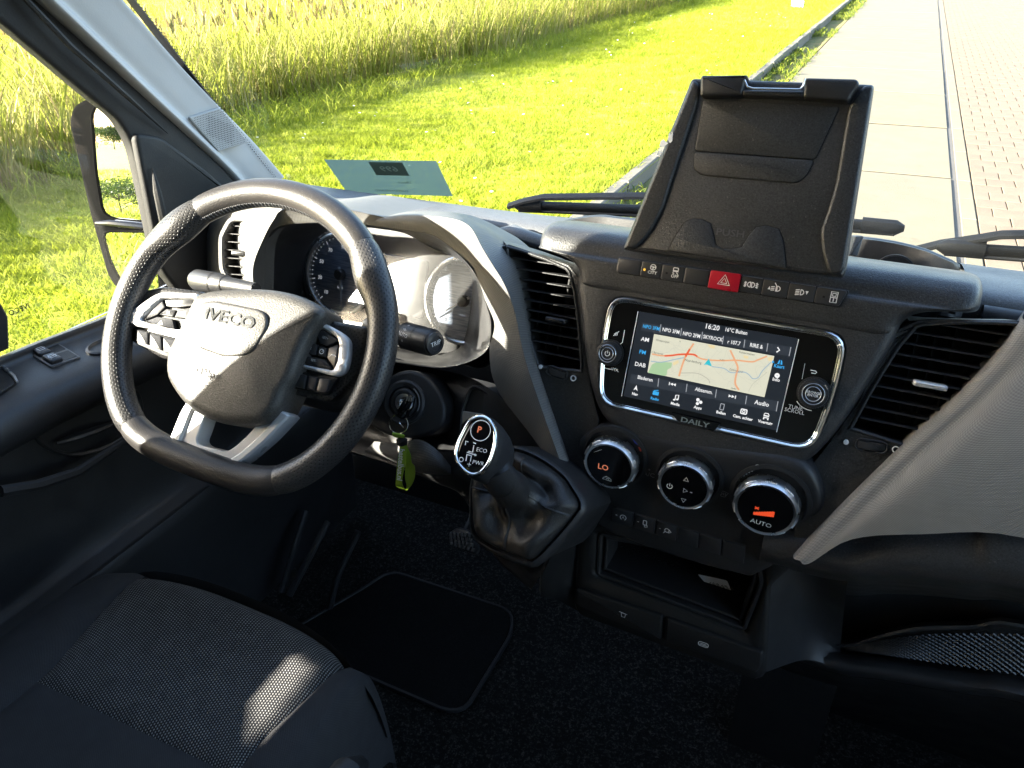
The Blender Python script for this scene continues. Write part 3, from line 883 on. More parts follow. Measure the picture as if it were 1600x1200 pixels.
# ------------------------------------------------------------------ driver's door
door = thing('driver_door', 'dark driver door with window and switch panel left of the steering wheel', 'door', (XD, .4, FLOOR))
yz = lambda x, y, X=-1.0: tuple(onX(x, y, X)[1:])
outer = [yz(0, 32), yz(140, 150), yz(186, 186), yz(208, 224), yz(226, 300), yz(240, 370), yz(252, 420), (.80, -.52)]
inner = [(.95, -.52), yz(400, 330), yz(392, 312), yz(350, 262), yz(210, 130), yz(72, 0)]
t0 = V(outer[0]); t0 = t0 + (t0 - V(outer[1])) * 3.6
t1 = V(inner[-1]); t1 = t1 + (t1 - V(inner[-2])) * 2.3
mb = MB(); plate(mb, FD, rounded([tuple(t1), tuple(t0)] + outer + inner, [.0, .0] + [.01, .02, .03, .03, .03, .02, .02, 0] + [0, 0, .01, .01, .01, .01]), 0.010, .03, .007, 3, back=True)
mb.build('window_frame', M['trimblack'], door)
# mirror patch: a slightly proud triangular cover with a ridge
mb = MB(); tri = [yz(208, 200, -.985), yz(258, 208, -.985), yz(330, 262, -.985), yz(392, 318, -.985), yz(330, 345, -.985), yz(252, 412, -.985), yz(242, 372, -.985), yz(226, 290, -.985)]
plate(mb, FD, rounded(inset(ccw(tri), .006), .012), .028, .040, .006, 3); 
mb.build('mirror_patch', M['trimblack'], door)
mb = MB(); tube(mb, [onX(238, 262, -.985), onX(246, 300, -.975), onX(256, 345, -.978), onX(268, 395, -.985)], [.001, .006, .007, .002], 8)
mb.build('ridge', M['trimblack'], door)
mb = MB(); tube(mb, [onX(28, -14, -.985), onX(110, 72, -.982), onX(200, 152, -.985), onX(262, 208, -.995)], [.004, .0045, .004, .001], 8)
mb.build('weather_strip', M['trimblack'], door)
# rear part of the door frame and the fixed panel behind the glass
mb = MB(); hole = ccw([(.02, -.4685), (-.005, -.455), (-.03, -.444), (-.05, -.435), (-.16, -.434), (-.158, -.437), (-.10, -.449), (-.05, -.460), (-.02, -.4685)])  # added slit, out of view, shaped to throw a sun patch on the seat
fr_ = ccw(resample([(-.95, -.47), (.535, -.47), (.530, -.372), (.180, -.366), (.180, .40), (-.95, .40)], 80)); hole = align(fr_, ccw(resample(hole, 80)))
hoop(mb, FD, fr_, hole, -.014, 0, .003)          # stepped belt line and the pillar behind the glass
mb.build('rear_frame', M['trimblack'], door)
mb = MB(); box(mb, FD, .182, .27, -.05, .62, .40, 0, .004); mb.build('top_frame', M['trimblack'], door)
mb = MB(); box(mb, FD, -.95, FLOOR, -.09, 1.05, -.575, -.02)
mb.build('door_core', M['trimblack'], door)
mb = MB(); plate(mb, FD, [(.15, -.49), (.83, -.49), (.83, -.2), (.35, .32), (.15, .32)], -.022, -.019, back=True); mb.build('pane', M['side_pane'], door)
# printed mark on the glass, seen from behind
mb = MB(); FG2 = Frame((XD - .017, 0, 0), (0, -1, 0), (0, 0, 1))
def gl(x, y): p = onX(x, y, XD - .017); return (-p[1], p[2])
e0, e1 = gl(20, 487), gl(40, 479); ang = math.atan2(e0[1] - e1[1], e0[0] - e1[0])
FGm = Frame((XD - .017, 0, 0), (0, 1, 0), (0, 0, 1))
def gm(x, y): p = onX(x, y, XD - .017); return (p[1], p[2])
c = gm(30, 484)
text(mb, FGm, 'IVECO', c[0], c[1], 0, .0075, mirror=True, bold=.02)
for k, s in enumerate(('43R-00', 'TEMPERED  M1', 'E3 00', '.. ...', 'DOT 36')):
    c = gm(33 + k * 3.4, 493 + k * 7.5); text(mb, FGm, s, c[0], c[1], 0, .0036, mirror=True)
o = mb.build('glass_mark', M['ink'], door, smooth=False)
# ledge, panel and pockets
XL = -.925
led = [[(XD - .01, y, -.478 + zz) for y, zz in ((-.5, .0), (.2, .0), (.5, 0), (.7, -.012), (1.0, -.015))],
       [(XD + .012, y, -.472 + zz) for y, zz in ((-.5, .0), (.2, .0), (.5, 0), (.7, -.012), (1.0, -.015))],
       [(XD + .020, y, -.486 + zz) for y, zz in ((-.5, .0), (.2, .0), (.5, 0), (.7, -.012), (1.0, -.015))],
       [(XL - .02, y, -.496 + zz) for y, zz in ((-.5, .0), (.2, .0), (.5, 0), (.7, -.012), (1.0, -.015))],
       [(XL, y, -.510 + zz) for y, zz in ((-.5, .0), (.2, .0), (.5, 0), (.7, -.012), (1.0, -.015))],
       [(XL + .004, y, -.535 + zz) for y, zz in ((-.5, .0), (.2, .0), (.5, 0), (.7, -.012), (1.0, -.015))],
       [(XL - .012, y, -.555 + zz) for y, zz in ((-.5, .0), (.2, .0), (.5, 0), (.7, -.012), (1.0, -.015))],
       [(XL - .045, y, -.575 + zz) for y, zz in ((-.5, .0), (.2, .0), (.5, 0), (.7, -.012), (1.0, -.015))]]
mb = MB(); sheet(mb, led, 4, 4, 0, .004, flip=True); mb.build('window_ledge', M['dark_smooth'], door, angle=50)
XQ = XL - .045
pan = [[(XQ + dx, y, z) for y in (-.5, 0, .4, .6, .8, 1.05)] for z, dx in ((-.53, .0), (-.62, 0), (-.70, -.005), (-.78, .002), (-.80, .03), (-.82, .045), (-.98, .05), (-1.12, .04))]
mb = MB(); sheet(mb, pan, 3, 4, 0, .01, flip=True); mb.build('door_panel', M['dark_smooth'], door)
FQ = Frame((XQ, 0, 0), (0, 1, 0), (0, 0, 1))
fq = lambda x, y, dx=0: tuple(onX(x, y, XQ + dx)[1:])
mb = MB(); rim = [fq(*p) for p in ((36, 655), (70, 632), (165, 606), (215, 600), (225, 660), (170, 700), (110, 716), (60, 700))]
o_ = resample(rounded(rim, .03, 6), 60)
hoop(mb, FQ, o_, inset(ccw(o_), .006) if area2(o_) > 0 else inset(o_[::-1], .006)[::-1], -.002, .008, .003)
mb.build('handle_recess', M['dark_smooth'], door)
mb = MB(); tube(mb, [onX(88, 692, XQ + .012), onX(115, 684, XQ + .02), onX(150, 672, XQ + .02), onX(185, 658, XQ + .008)], [.004, .008, .008, .004], 8, ry=[.003, .005, .005, .003])
mb.build('door_handle', M['dark_smooth'], door)
mb = MB(); tube(mb, [onX(0, 768, XQ + .05), onX(60, 758, XQ + .05), onX(120, 738, XQ + .045), onX(170, 705, XQ + .035), onX(215, 675, XQ + .03)], [.008, .008, .0075, .006, .004], 8)
mb.build('pocket_rim', M['dark_smooth'], door)
# window switches on the ledge
FS = Frame((XL - .055, .56, -.4935), (0, 1, -.06), (-1, 0, .13))
sw = thing('window_switch_panel', 'window switch panel with two rocker switches on the door ledge', 'switch panel', FS.o)
sw_q = [FS.hit(*p) for p in ((42, 552), (90, 537), (127, 560), (80, 576))]
mb = MB(); plate(mb, FS, rounded(sw_q, .004), -.012, .003, .0015, 2); mb.build('frame', M['pad'], sw)
def lerp4(q, a, b): return tuple((V(q[0]) * (1 - b) + V(q[3]) * b) * (1 - a) + (V(q[1]) * (1 - b) + V(q[2]) * b) * a)
for b0, b1, s in ((.06, .46, 'A'), (.54, .94, 'B')):
    mb = MB(); cell = [lerp4(sw_q, .50, b0), lerp4(sw_q, .94, b0), lerp4(sw_q, .94, b1), lerp4(sw_q, .50, b1)]
    plate(mb, FS, rounded(cell, .002), .002, .0034, .0004, 1); mb.build('finger_well', M['black'], sw)
    mb = MB(); cell = [lerp4(sw_q, .08, b0), lerp4(sw_q, .48, b0), lerp4(sw_q, .48, b1), lerp4(sw_q, .08, b1)]
    plate(mb, FS, rounded(cell, .003), .002, .009, .003, 3); r_ = mb.build('rocker', M['button'], sw)
    mb = MB(); c = lerp4(sw_q, .28, (b0 + b1) / 2)
    line(mb, FS, rect(c[0] - .004, c[1] - .004, c[0] + .004, c[1] + .004), .0012, .0094, closed=True); line(mb, FS, [(c[0] - .006, c[1]), (c[0] + .006, c[1])], .001, .0094)
    mb.build('symbol', M['white'], r_, smooth=False)
# front of the ledge: small speaker dish
mb = MB(); c = FS.hit(166, 541); lathe(mb, FS, c[0], c[1], [(.030, -.004), (.030, .002), (.026, .003), (.022, -.002), (.006, -.006)], 32, v_sq=.7)
mb.build('tweeter_dish', M['dark_smooth'], door)
# pull cup behind the switches
mb = MB(); c = [FS.hit(*p, .001) for p in ((-30, 562), (2, 572), (24, 590), (26, 598), (-40, 640))]
plate(mb, FS, rounded(c, .012), -.004, .0018, .0005, 1); mb.build('pull_cup', M['black'], door)
mb = MB(); tube(mb, [FS.pix(-14, 566, .003), FS.pix(6, 574, .003), FS.pix(21, 587, .003), FS.pix(27, 597, .003)], [.002, .0025, .0025, .0015], 6)
mb.build('cup_rim', M['silver'], door)

# ------------------------------------------------------------------ mirror outside the window
XM = -1.34
mir = thing('wing_mirror', 'tall black two part door mirror outside the driver window', 'mirror', onX(190, 460, XM))
# glass aimed so that it shows the meadow behind the van
ctr = onX(190, 300, XM); din = ctr / np.linalg.norm(ctr); dout = V(-.30, -.95, -.055); dout /= np.linalg.norm(dout)
nm = dout - din; nm /= np.linalg.norm(nm)
FM = frame_n(ctr, nm)
h = lambda l, w=0: [FM.hit(x, y, w) for x, y in l]
body = h([(112, 190), (118, 166), (135, 155), (165, 154), (215, 190), (250, 300), (262, 470), (225, 462), (195, 462), (172, 430), (145, 335)])
mb = MB(); plate(mb, FM, rounded(body, .012), -.09, .012, .010, 3, back=True, mat=0); 
mb.build('housing', M['mirror_case'], mir)
up_g = h([(145, 176), (158, 160), (180, 166), (205, 190), (232, 250), (238, 345), (185, 342), (163, 334), (152, 270)], .014)
mb = MB(); oo = resample(rounded(up_g, .016, 5), 48); oo = ccw(oo); plate(mb, FM, oo, .010, .0140, 0); mb.build('mirror_glass', M['mirror'], mir)
mb = MB(); hoop(mb, FM, inset(oo, -.005), oo, .008, .018, .002); mb.build('glass_rim', M['mirror_case'], mir)
lo_g = h([(164, 362), (245, 362), (250, 455), (198, 452), (176, 412)], .014)
n2 = nm + V(-.03, 0, -.05); FM2 = frame_n(ctr, n2)
lo2 = [((FM.p(*p, .014) - FM2.o) @ FM2.u, (FM.p(*p, .014) - FM2.o) @ FM2.v) for p in lo_g]
wz = np.mean([(FM.p(*p, .014) - FM2.o) @ FM2.w for p in lo_g])
mb = MB(); oo = ccw(resample(rounded(lo2, .014, 5), 40)); plate(mb, FM2, oo, wz - .004, wz + .003, 0); mb.build('wide_angle_glass', M['mirror'], mir)
mb = MB(); hoop(mb, FM2, inset(oo, -.005), oo, wz - .006, wz + .007, .002); mb.build('glass_rim', M['mirror_case'], mir)
mb = MB(); tube(mb, [FM.p(*FM.hit(148, 349, .02), .016), FM.p(*FM.hit(175, 348, .02), .022), FM.p(*FM.hit(215, 352, .02), .022), FM.p(*FM.hit(245, 356, .02), .02)], [.003, .0075, .0075, .006], 10); mb.build('divider', M['gloss'], mir)
mb = MB(); tube(mb, [FM.pix(250, 380, -.03), FM.pix(262, 385, -.03), V(XD - .03, .86, -.36)], .022, 8); mb.build('arm', M['mirror_case'], mir)
# what the mirror sees: trees and bushes behind the van
def seen(px, py, dist):
    p = FM.pix(px, py, .014); d = p / np.linalg.norm(p); r = d - 2 * (d @ FM.w) * FM.w
    k = dist / math.hypot(r[0], r[1]); return p + r * k
a = seen(178, 226, 190); b = seen(152, 230, 240); c = seen(180, 265, 18)
make_tree('broadleaf_tree', a[0], a[1], 5.0, 2.6, 'bushy green tree standing behind the van in the mirror', 3, 5000)
make_tree('broadleaf_tree', b[0], b[1], 5.5, 3.4, 'far round tree on the skyline in the mirror', 5)
make_tree('roadside_bush', c[0], c[1], .85, 1.1, 'low open bush in the meadow seen in the mirror', 9, 4200)
# ------------------------------------------------------------------ dashboard
dash = thing('dashboard', 'wide dark dashboard with binnacle hood and grey passenger panel', 'dashboard', (-.118, .9, -.7))
def yfar(x): return 1.165 - .10 * ((x + .25) / .6) ** 2
xs_ = [-1.0, -.9, -.8, -.7, -.6, -.5, -.42, -.34]
rows = []
for x in xs_:
    f = yfar(x)
    rows.append([V(x, .955, -.47), V(x, .956, -.392), V(x, .944, -.372), V(x, .948, -.357), V(x, .975, -.3535), V(x, 1.03, -.364), V(x, f - .02, -.399), V(x, f, -.406), V(x, f + .006, -.425), V(x, f + .01, -.50)])
mb = MB(); sheet(mb, rows, 4, 4, flip=True); mb.build('top_pad', M['pad'], dash, angle=60)
rows = []
for x in [.112, .2, .3, .45, .6, .75, .80]:
    f = yfar(x)
    rows.append([V(x, .93, -.37), V(x, .875, -.372), V(x, .858, -.358), V(x, .857, -.338), V(x, .872, -.328), V(x, .93, -.331), V(x, 1.0, -.345), V(x, f - .03, -.384), V(x, f, -.396), V(x, f + .008, -.42), V(x, f + .01, -.50)])
mb = MB(); sheet(mb, rows, 4, 4, flip=True); mb.build('top_pad', M['pad'], dash, angle=60)
mb = MB(); rows = [[V(x, f_, z) for x in (-.36, -.25, -.1, .05, .12)] for f_, z in ((1.02, -.40), (1.1, -.41), (1.165, -.425), (1.17, -.5))]
sheet(mb, rows, 3, 3); mb.build('top_pad', M['pad'], dash)
# grip moulding in the lip to the left of the console
mb = MB(); g0 = [onY(778, 362, .935), onY(800, 360, .925), onY(822, 370, .92), onY(846, 378, .92), onY(862, 384, .92)]
tube(mb, g0, [.006, .012, .013, .013, .012], 12, ry=[.005, .008, .009, .009, .009]); mb.build('grip', M['pad'], dash)
# ledge under the right-hand pad
mb = MB(); tube(mb, [V(.128, .85, -.344), V(.3, .85, -.347), V(.80, .85, -.352)], .0095, 12); tube(mb, [V(.126, .875, -.372), V(.3, .875, -.375), V(.80, .87, -.378)], .016, 12)
mb.build('grip_rail', M['dark_smooth'], dash)

# console cowl
prof = [(.0600, -.040, .164), (.0640, -.004, .1665), (.0675, .003, .168), (.076, .0045, .1695), (.084, .005, .1735), (.0905, .005, .181), (.0950, .0045, .194), (.0980, .003, .212), (.1000, .0005, .2275), (.1040, -.0005, .2305), (.112, -.002, .2312), (.120, -.006, .231), (.1275, -.015, .230), (.134, -.034, .2295), (.1385, -.060, .2285), (.1420, -.095, .226), (.1425, -.125, .222), (.1385, -.132, .220), (.09, -.138, .215)]
rows = []
for v, w, hw in prof:
    ss = [-1, -.985, -.94, -.8, -.5, 0, .5, .8, .94, .985, 1]
    drop = [.030, .012, .002, 0, 0, 0, 0, 0, .002, .012, .030]
    rows.append([FA.p(s * hw + (.003 if v > .1 else 0), v, w - d) for s, d in zip(ss, drop)])
mb = MB(); sheet(mb, rows, 4, 4); mb.build('console_cowl', M['dark'], dash, angle=60)
# pocket behind the cowl: rim and rear wall
rim = [onY(868, 352, .985), onY(890, 344, 1.0), onY(935, 338, 1.01), onY(985, 343, 1.01), onY(1160, 358, 1.01), onY(1345, 372, 1.0), onY(1430, 387, .99), onY(1480, 406, .96), onY(1500, 417, .93)]
mb = MB(); sheet(mb, [[p + V(0, .012, -.02) for p in rim], [p + V(0, .008, -.001) for p in rim], rim, [p + V(0, -.006, -.004) for p in rim], [p + V(0, -.016, -.05) for p in rim], [p + V(0, -.018, -.14) for p in rim]], 4, 3)
mb.build('pocket_wall', M['dark_smooth'], dash, angle=60)
mb = MB(); FPk = Frame(onY(1400, 413, .965), (1, 0, 0), (0, .2, 1)); lathe(mb, FPk, 0, -.012, [(.024, 0), (.024, .003), (.022, .0035), (.0215, .0025), (.02, .0025)], 32); mb.build('speaker_ring', M['dark_smooth'], dash)
mb = MB(); pq = [onY(1331, 368, .93), onY(1346, 368, .93), onY(1346, 402, .90), onY(1331, 400, .90)]
FPp = frame_n(sum(pq) / 4, (.3, -.9, .3)); plate(mb, FPp, rounded([((p - FPp.o) @ FPp.u, (p - FPp.o) @ FPp.v) for p in pq], .002), -.02, .0, .002, 2, back=True); mb.build('holder_bracket', M['pad'], dash)

# console face around the display
pod = [(-.1695, .100), (-.168, .066), (-.158, .03), (-.1436, -.0166), (-.130, -.05), (-.113, -.077), (-.085, -.094), (-.05, -.1005), (.05, -.1005), (.085, -.094), (.113, -.077), (.130, -.05), (.1436, -.0166), (.158, .03), (.168, .066), (.1695, .100)]
pod = [tuple(p) for p in spline(pod, 4)]
scr_o = [(-.1245, .0605), (.1245, .0605), (.1255, .0), (.117, -.0645), (-.117, -.0645), (-.1255, 0)]
NB = 96
so = ccw(resample(ccw(rounded(scr_o, [.022, .022, .05, .022, .022, .05], 6)), NB))
# bulged rim: outer wall, rounded shoulder, dished lip down to the display
po = ccw(resample(ccw(pod), NB))
so = align(po, so)
mb = MB(); rings = []
for f, w, ins in ((0, -.070, 0), (0, -.014, 0), (0, -.005, .0015), (0, .000, .006), (0, .001, .012)):
    q = inset(po, ins) if ins else po; rings.append([(p[0], p[1], w) for p in q])
for t, w in ((.55, .0015), (.85, .0025), (.95, .002), (1.0, -.004)):
    q0 = inset(po, .012); rings.append([(a[0] * (1 - t) + b[0] * t, a[1] * (1 - t) + b[1] * t, w) for a, b in zip(q0, so)])
vs = [p for r in rings for p in r]; fs = []
for k in range(len(rings) - 1):
    for i in range(NB): j = (i + 1) % NB; fs.append((k * NB + i, k * NB + j, (k + 1) * NB + j, (k + 1) * NB + i))
mb.add(vs, fs, 0, None, FA); mb.build('console_face', M['dark'], dash, angle=60)

# ---- driver's side skin: hood over the instruments, ridge and flank down to the console
R_ = [((577, 352, .800), (600, 339, .800), (620, 334, .86)), ((634, 360, .795), (640, 336, .795), (655, 331, .86)), ((677, 368, .790), (700, 340, .785), (712, 333, .86)),
      ((712, 393, .785), (733, 353, .775), (766, 358, .85)), ((738, 421, .775), (753, 387, .762), (790, 374, .83)), ((751, 447, .768), (770, 415, .752), (808, 397, .81)),
      ((761, 480, .760), (787, 443, .742), (817, 428, .79)), ((767, 510, .752), (803, 484, .730), (831, 495, .77)), ((765, 545, .742), (820, 560, .710), (843, 560, .745)),
      ((770, 590, .720), (850, 650, .675), (868, 642, .715)), ((790, 630, .700), (875, 720, .655), (890, 712, .685)), ((822, 664, .685), (893, 772, .642), (906, 778, .665))]
rows = []
HS = [.04, .04, .04, .04, .036, .03, .024, .018, .012, .004, 0, 0]
for k_, (l, r, e) in enumerate(R_):
    h_ = HS[k_]; l3, r3, e3 = onY(l[0], l[1], l[2] - h_), onY(r[0], r[1], r[2] - h_), onY(e[0], e[1], e[2] - h_ * .5)
    rows.append([l3 + V(0, .02, -.004), l3 + V(0, .003, 0), l3 * .97 + r3 * .03, l3 * .5 + r3 * .5 + V(0, -.003, .002), l3 * .06 + r3 * .94, r3 * .97 + e3 * .03, r3 * .9 + e3 * .1, r3 * .5 + e3 * .5 + V(.003, -.002, .003), e3, e3 + V(0, .05, -.02), e3 + V(0, .10, -.06)])
mb = MB(); sheet(mb, rows, 4, 5); mb.build('driver_flank', M['weave'], dash, angle=50)
Lr = [((418, 520, .80), (402, 520, .79)), ((413, 470, .80), (397, 455, .785)), ((413, 430, .80), (396, 414, .785)), ((415, 388, .80), (413, 370, .785)), ((425, 363, .80), (428, 343, .785)), ((448, 351, .80), (445, 327, .785)), ((510, 348, .80), (510, 322, .79)), ((577, 352, .80), (600, 339, .80))]
rows = []
for k, (l, r) in enumerate(Lr):
    h_ = .04 if k > 3 else .03; l3, r3 = onY(l[0], l[1], l[2] - h_), onY(r[0], r[1], r[2] - h_); bk = V(0, .06, -.01) if k > 4 else V(-.01, .03, .004)
    rows.append([l3 + V(0, .02, -.004), l3 + V(0, .003, 0), l3 * .97 + r3 * .03, l3 * .5 + r3 * .5, l3 * .06 + r3 * .94, r3, r3 + bk * .15, r3 + bk, r3 + bk * 2.2])
mb = MB(); sheet(mb, rows, 4, 6); mb.build('binnacle_hood', M['weave'], dash, angle=50)
vp = [[(350, 322, .87), (395, 318, .835), (448, 318, .80)], [(336, 345, .865), (380, 345, .83), (428, 343, .795)], [(328, 380, .86), (365, 385, .83), (413, 372, .795)], [(325, 420, .86), (362, 425, .83), (396, 416, .795)], [(328, 460, .855), (365, 465, .825), (397, 458, .795)], [(335, 520, .84), (370, 520, .82), (402, 520, .80)]]
mb = MB(); sheet(mb, [[onY(p[0], p[1], p[2] - .03 * i / (len(r) - 1)) for i, p in enumerate(r)] for r in [[(r0[0][0] - 20, r0[0][1], r0[0][2] + .06)] + r0 for r0 in vp]], 5, 5); mb.build('vent_surround', M['weave'], dash, angle=60)
# inner wall of the hood down to the instruments
lip = [onY(p[0], p[1], p[2] - (.04 if p[1] < 440 and p[0] > 420 else .026 if p[1] < 520 or p[0] < 430 else .008)) for p in [(577, 352, .80), (634, 360, .795), (677, 368, .79), (712, 393, .785), (738, 421, .775), (751, 447, .768), (761, 480, .76), (767, 510, .752), (762, 545, .742), (735, 565, .74), (690, 575, .74), (640, 570, .75), (560, 555, .78), (480, 530, .80), (418, 515, .80), (413, 470, .80), (413, 430, .80), (415, 388, .80), (425, 363, .80), (448, 351, .80), (510, 348, .80)]]
brd = [onY(*p) for p in [(582, 356, .89), (631, 364, .89), (668, 384, .89), (699, 397, .89), (725, 410, .89), (736, 430, .89), (738, 455, .89), (731, 508, .885), (720, 540, .88), (705, 548, .88), (680, 553, .88), (640, 548, .88), (570, 528, .88), (520, 512, .88), (486, 480, .885), (476, 450, .885), (474, 420, .885), (482, 390, .89), (500, 368, .89), (525, 358, .89), (555, 355, .89)]]
mb = MB(); rows = [[a + V(0, .004, 0), a * .97 + b * .03, a * .5 + b * .5 + (a * .5 + b * .5 - V(-.64, .85, -.45)) * .05, a * .1 + b * .9, b] for a, b in zip(lip + lip[:1], brd + brd[:1])]
sheet(mb, rows, 4, 4, flip=True); mb.build('hood_lining', M['dark_smooth'], dash, angle=50)

# ---- knee panel, slot beside the ignition
kp = [[(585, 548, .80), (660, 572, .79), (735, 590, .75), (795, 632, .705), (850, 690, .68), (906, 778, .655)],
      [(580, 590, .75), (655, 610, .75), (725, 640, .725), (780, 690, .695), (835, 750, .67), (895, 815, .65)],
      [(570, 640, .73), (640, 660, .73), (705, 685, .715), (750, 725, .695), (800, 790, .68), (870, 850, .66)],
      [(560, 672, .705), (635, 690, .700), (695, 708, .695), (740, 745, .69), (790, 830, .69), (850, 890, .67)],
      [(556, 690, .700), (635, 716, .690), (690, 738, .685), (735, 765, .69), (780, 850, .70), (840, 905, .68)],
      [(553, 698, .72), (635, 722, .71), (690, 744, .71), (735, 768, .72), (780, 856, .72), (838, 910, .71)]]
kr = [[onY(*p) for p in r] for r in kp]; kr.append([p + V(0, .25, .0) for p in kr[-1]])
mb = MB(); sheet(mb, kr, 4, 4); mb.build('knee_panel', M['dark_smooth'], dash, angle=50)
mb = MB(); lo = [[onY(x, y, Y_) for x, y, Y_ in r] for r in [[(585, 690, .675), (625, 692, .665), (655, 686, .655), (685, 705, .66), (704, 728, .68)], [(575, 700, .67), (622, 708, .655), (660, 715, .645), (690, 726, .65), (705, 738, .675)], [(570, 705, .68), (620, 722, .665), (655, 736, .655), (690, 740, .66), (705, 741, .68)], [(570, 708, .75), (620, 726, .74), (655, 740, .74), (690, 743, .74), (705, 743, .74)]]]
sheet(mb, lo, 4, 4); mb.build('knee_pad', M['weave'], dash, angle=50)
FT = frame_n(onY(752, 650, .715), (-.05, -.88, .47))
sl = [FT.hit(*p) for p in ((738, 607), (750, 608), (782, 634), (780, 646), (772, 690), (722, 690), (726, 640))]
sl = ccw(resample(rounded(sl, .006, 4), 48))
mb = MB(); hoop(mb, FT, inset(sl, -.005), sl, -.004, .004, .002); mb.build('slot_frame', M['dark_smooth'], dash)
mb = MB(); plate(mb, FT, sl, -.006, .0005, 0); mb.build('slot_floor', M['black'], dash)
mb = MB(); plate(mb, FT, [FT.hit(*p) for p in ((724, 642), (756, 647), (752, 654), (733, 654), (722, 664))], 0, .003, .0005, 1); mb.build('slot_tab', M['silver'], dash)
mb = MB(); lathe(mb, FT, *FT.hit(738, 668), [(.012, 0), (.012, .004), (.010, .006), (.0085, .004)], 28); mb.build('slot_button', M['button'], dash)

# mouldings down the side of the driver's footwell
for pts in (((478, 800, .86), (462, 850, .80), (440, 925, .74)), ((512, 815, .86), (486, 865, .80), (452, 930, .74)), ((560, 830, .88), (528, 900, .82), (512, 965, .78))):
    mb = MB(); tube(mb, spline([onY(*p) for p in pts], 5), .007, 8); mb.build('footwell_moulding', M['dark_smooth'], dash)
# ---- passenger's side
pe = [(.2667, .0999), (.2561, .0679), (.2410, .036), (.2228, .0025), (.1963, -.040), (.160, -.105), (.1214, -.178)]
WB = .018
b3 = FA.hit(1600, 838, WB)
tops = [None, (.315, .0985), (.37, .098), (.46, .097), (.58, .096), (.74, .095), (.918, .094)]
bots = [None, FA.hit(1330, 844, WB), FA.hit(1440, 834, WB), b3, (.46, b3[1] - .014), (.68, b3[1] - .032), (.918, b3[1] - .05)]
cols = []
ed = [FA.p(u, v, .004) for u, v in pe]
cols.append([p + V(.012, .07, -.01) for p in ed]); cols.append([p + V(.001, .02, -.004) for p in ed]); cols.append(ed); cols.append([p + V(.006, -.005, .003) for p in ed]); cols.append([p + V(.016, -.0065, .004) for p in ed])
for k in range(1, 7):
    a, b = V(tops[k]), V(bots[k]); c = []
    for i in range(len(pe)):
        t = i / (len(pe) - 1); q = a * (1 - t) + b * t
        c.append(FA.p(q[0], q[1], .008 + .004 * min(k, 3) + .012 * math.sin(math.pi * t * .9) - .02 * (k == 6)))
    cols.append(c)
mb = MB(); sheet(mb, cols, 5, 5); mb.build('passenger_panel', M['weave_bounce'], dash, angle=60)
def pcol(p1, p2, p3, y1, y2, y3, zr):
    a, b, c = onY(*p1, y1), onY(*p2, y2), onY(*p3, y3)
    return [V(-.03, a[1] + .004, a[2] - .012), V(.02, a[1] + .002, a[2] - .006), a, a * .5 + b * .5 + (V(0, 0, .002)), b, b * .5 + c * .5, c, V(.45, c[1] + .01, c[2] - .012), V(.80, c[1] + .06, zr)]
pl = [pcol((1330, 840), (1440, 830), (1600, 834), .678, .680, .682, -.585),
      pcol((1330, 849), (1440, 840), (1600, 844), .672, .674, .677, -.594),
      pcol((1330, 856), (1440, 849), (1600, 856), .667, .670, .674, -.602),
      pcol((1330, 868), (1440, 863), (1600, 874), .660, .663, .668, -.612),
      pcol((1330, 882), (1440, 880), (1600, 895), .655, .658, .663, -.624),
      pcol((1330, 894), (1440, 895), (1600, 914), .655, .658, .663, -.636),
      pcol((1330, 903), (1440, 905), (1600, 925), .660, .663, .668, -.644),
      pcol((1330, 908), (1440, 911), (1600, 932), .675, .678, .683, -.650),
      pcol((1330, 916), (1440, 918), (1600, 938), .745, .750, .755, -.660),
      pcol((1326, 930), (1440, 930), (1600, 945), .820, .826, .831, -.68)]
mb = MB(); sheet(mb, pl, 4, 1); mb.build('shelf_lip', M['dark'], dash, angle=40)
pr = [pcol((1330, 925), (1440, 925), (1600, 940), .822, .828, .833, -.68), pcol((1318, 1004), (1440, 974), (1600, 970), .822, .828, .833, -.74)]
mb = MB(); sheet(mb, pr, 4, 2); mb.build('shelf_back', M['black'], dash)
pl = [pcol((1318, 1000), (1440, 972), (1600, 969), .824, .830, .835, -.735), pcol((1314, 1004), (1440, 975), (1600, 972), .790, .796, .801, -.73), pcol((1314, 1007), (1440, 979), (1600, 976), .780, .786, .791, -.734),
      pcol((1315, 1010), (1440, 984), (1600, 981), .778, .784, .789, -.738), pcol((1316, 1012), (1440, 988), (1600, 985), .782, .788, .793, -.742), pcol((1317, 1013), (1440, 990), (1600, 987), .800, .806, .811, -.745)]
mb = MB(); sheet(mb, pl, 4, 1); mb.build('pocket_lip', M['dark_smooth'], dash, angle=60)
pr = [pcol((1317, 1010), (1440, 986), (1600, 984), .803, .809, .814, -.745), pcol((1317, 1024), (1440, 1040), (1600, 1064), .803, .809, .814, -.80)]
mb = MB(); sheet(mb, pr, 4, 2); mb.build('pocket_back', M['black'], dash)
pl = [pcol((1317, 1018), (1440, 1034), (1600, 1058), .800, .806, .811, -.795), pcol((1314, 1020), (1440, 1036), (1600, 1060), .778, .784, .789, -.798), pcol((1312, 1024), (1440, 1041), (1600, 1065), .768, .774, .779, -.802),
      pcol((1312, 1034), (1440, 1053), (1600, 1079), .757, .763, .768, -.812), pcol((1313, 1042), (1440, 1061), (1600, 1087), .753, .759, .764, -.820), pcol((1314, 1048), (1440, 1067), (1600, 1093), .756, .762, .767, -.826), pcol((1316, 1054), (1440, 1073), (1600, 1099), .775, .781, .786, -.832)]
mb = MB(); sheet(mb, pl, 4, 1); mb.build('lower_ledge', M['dark_smooth'], dash, angle=60)
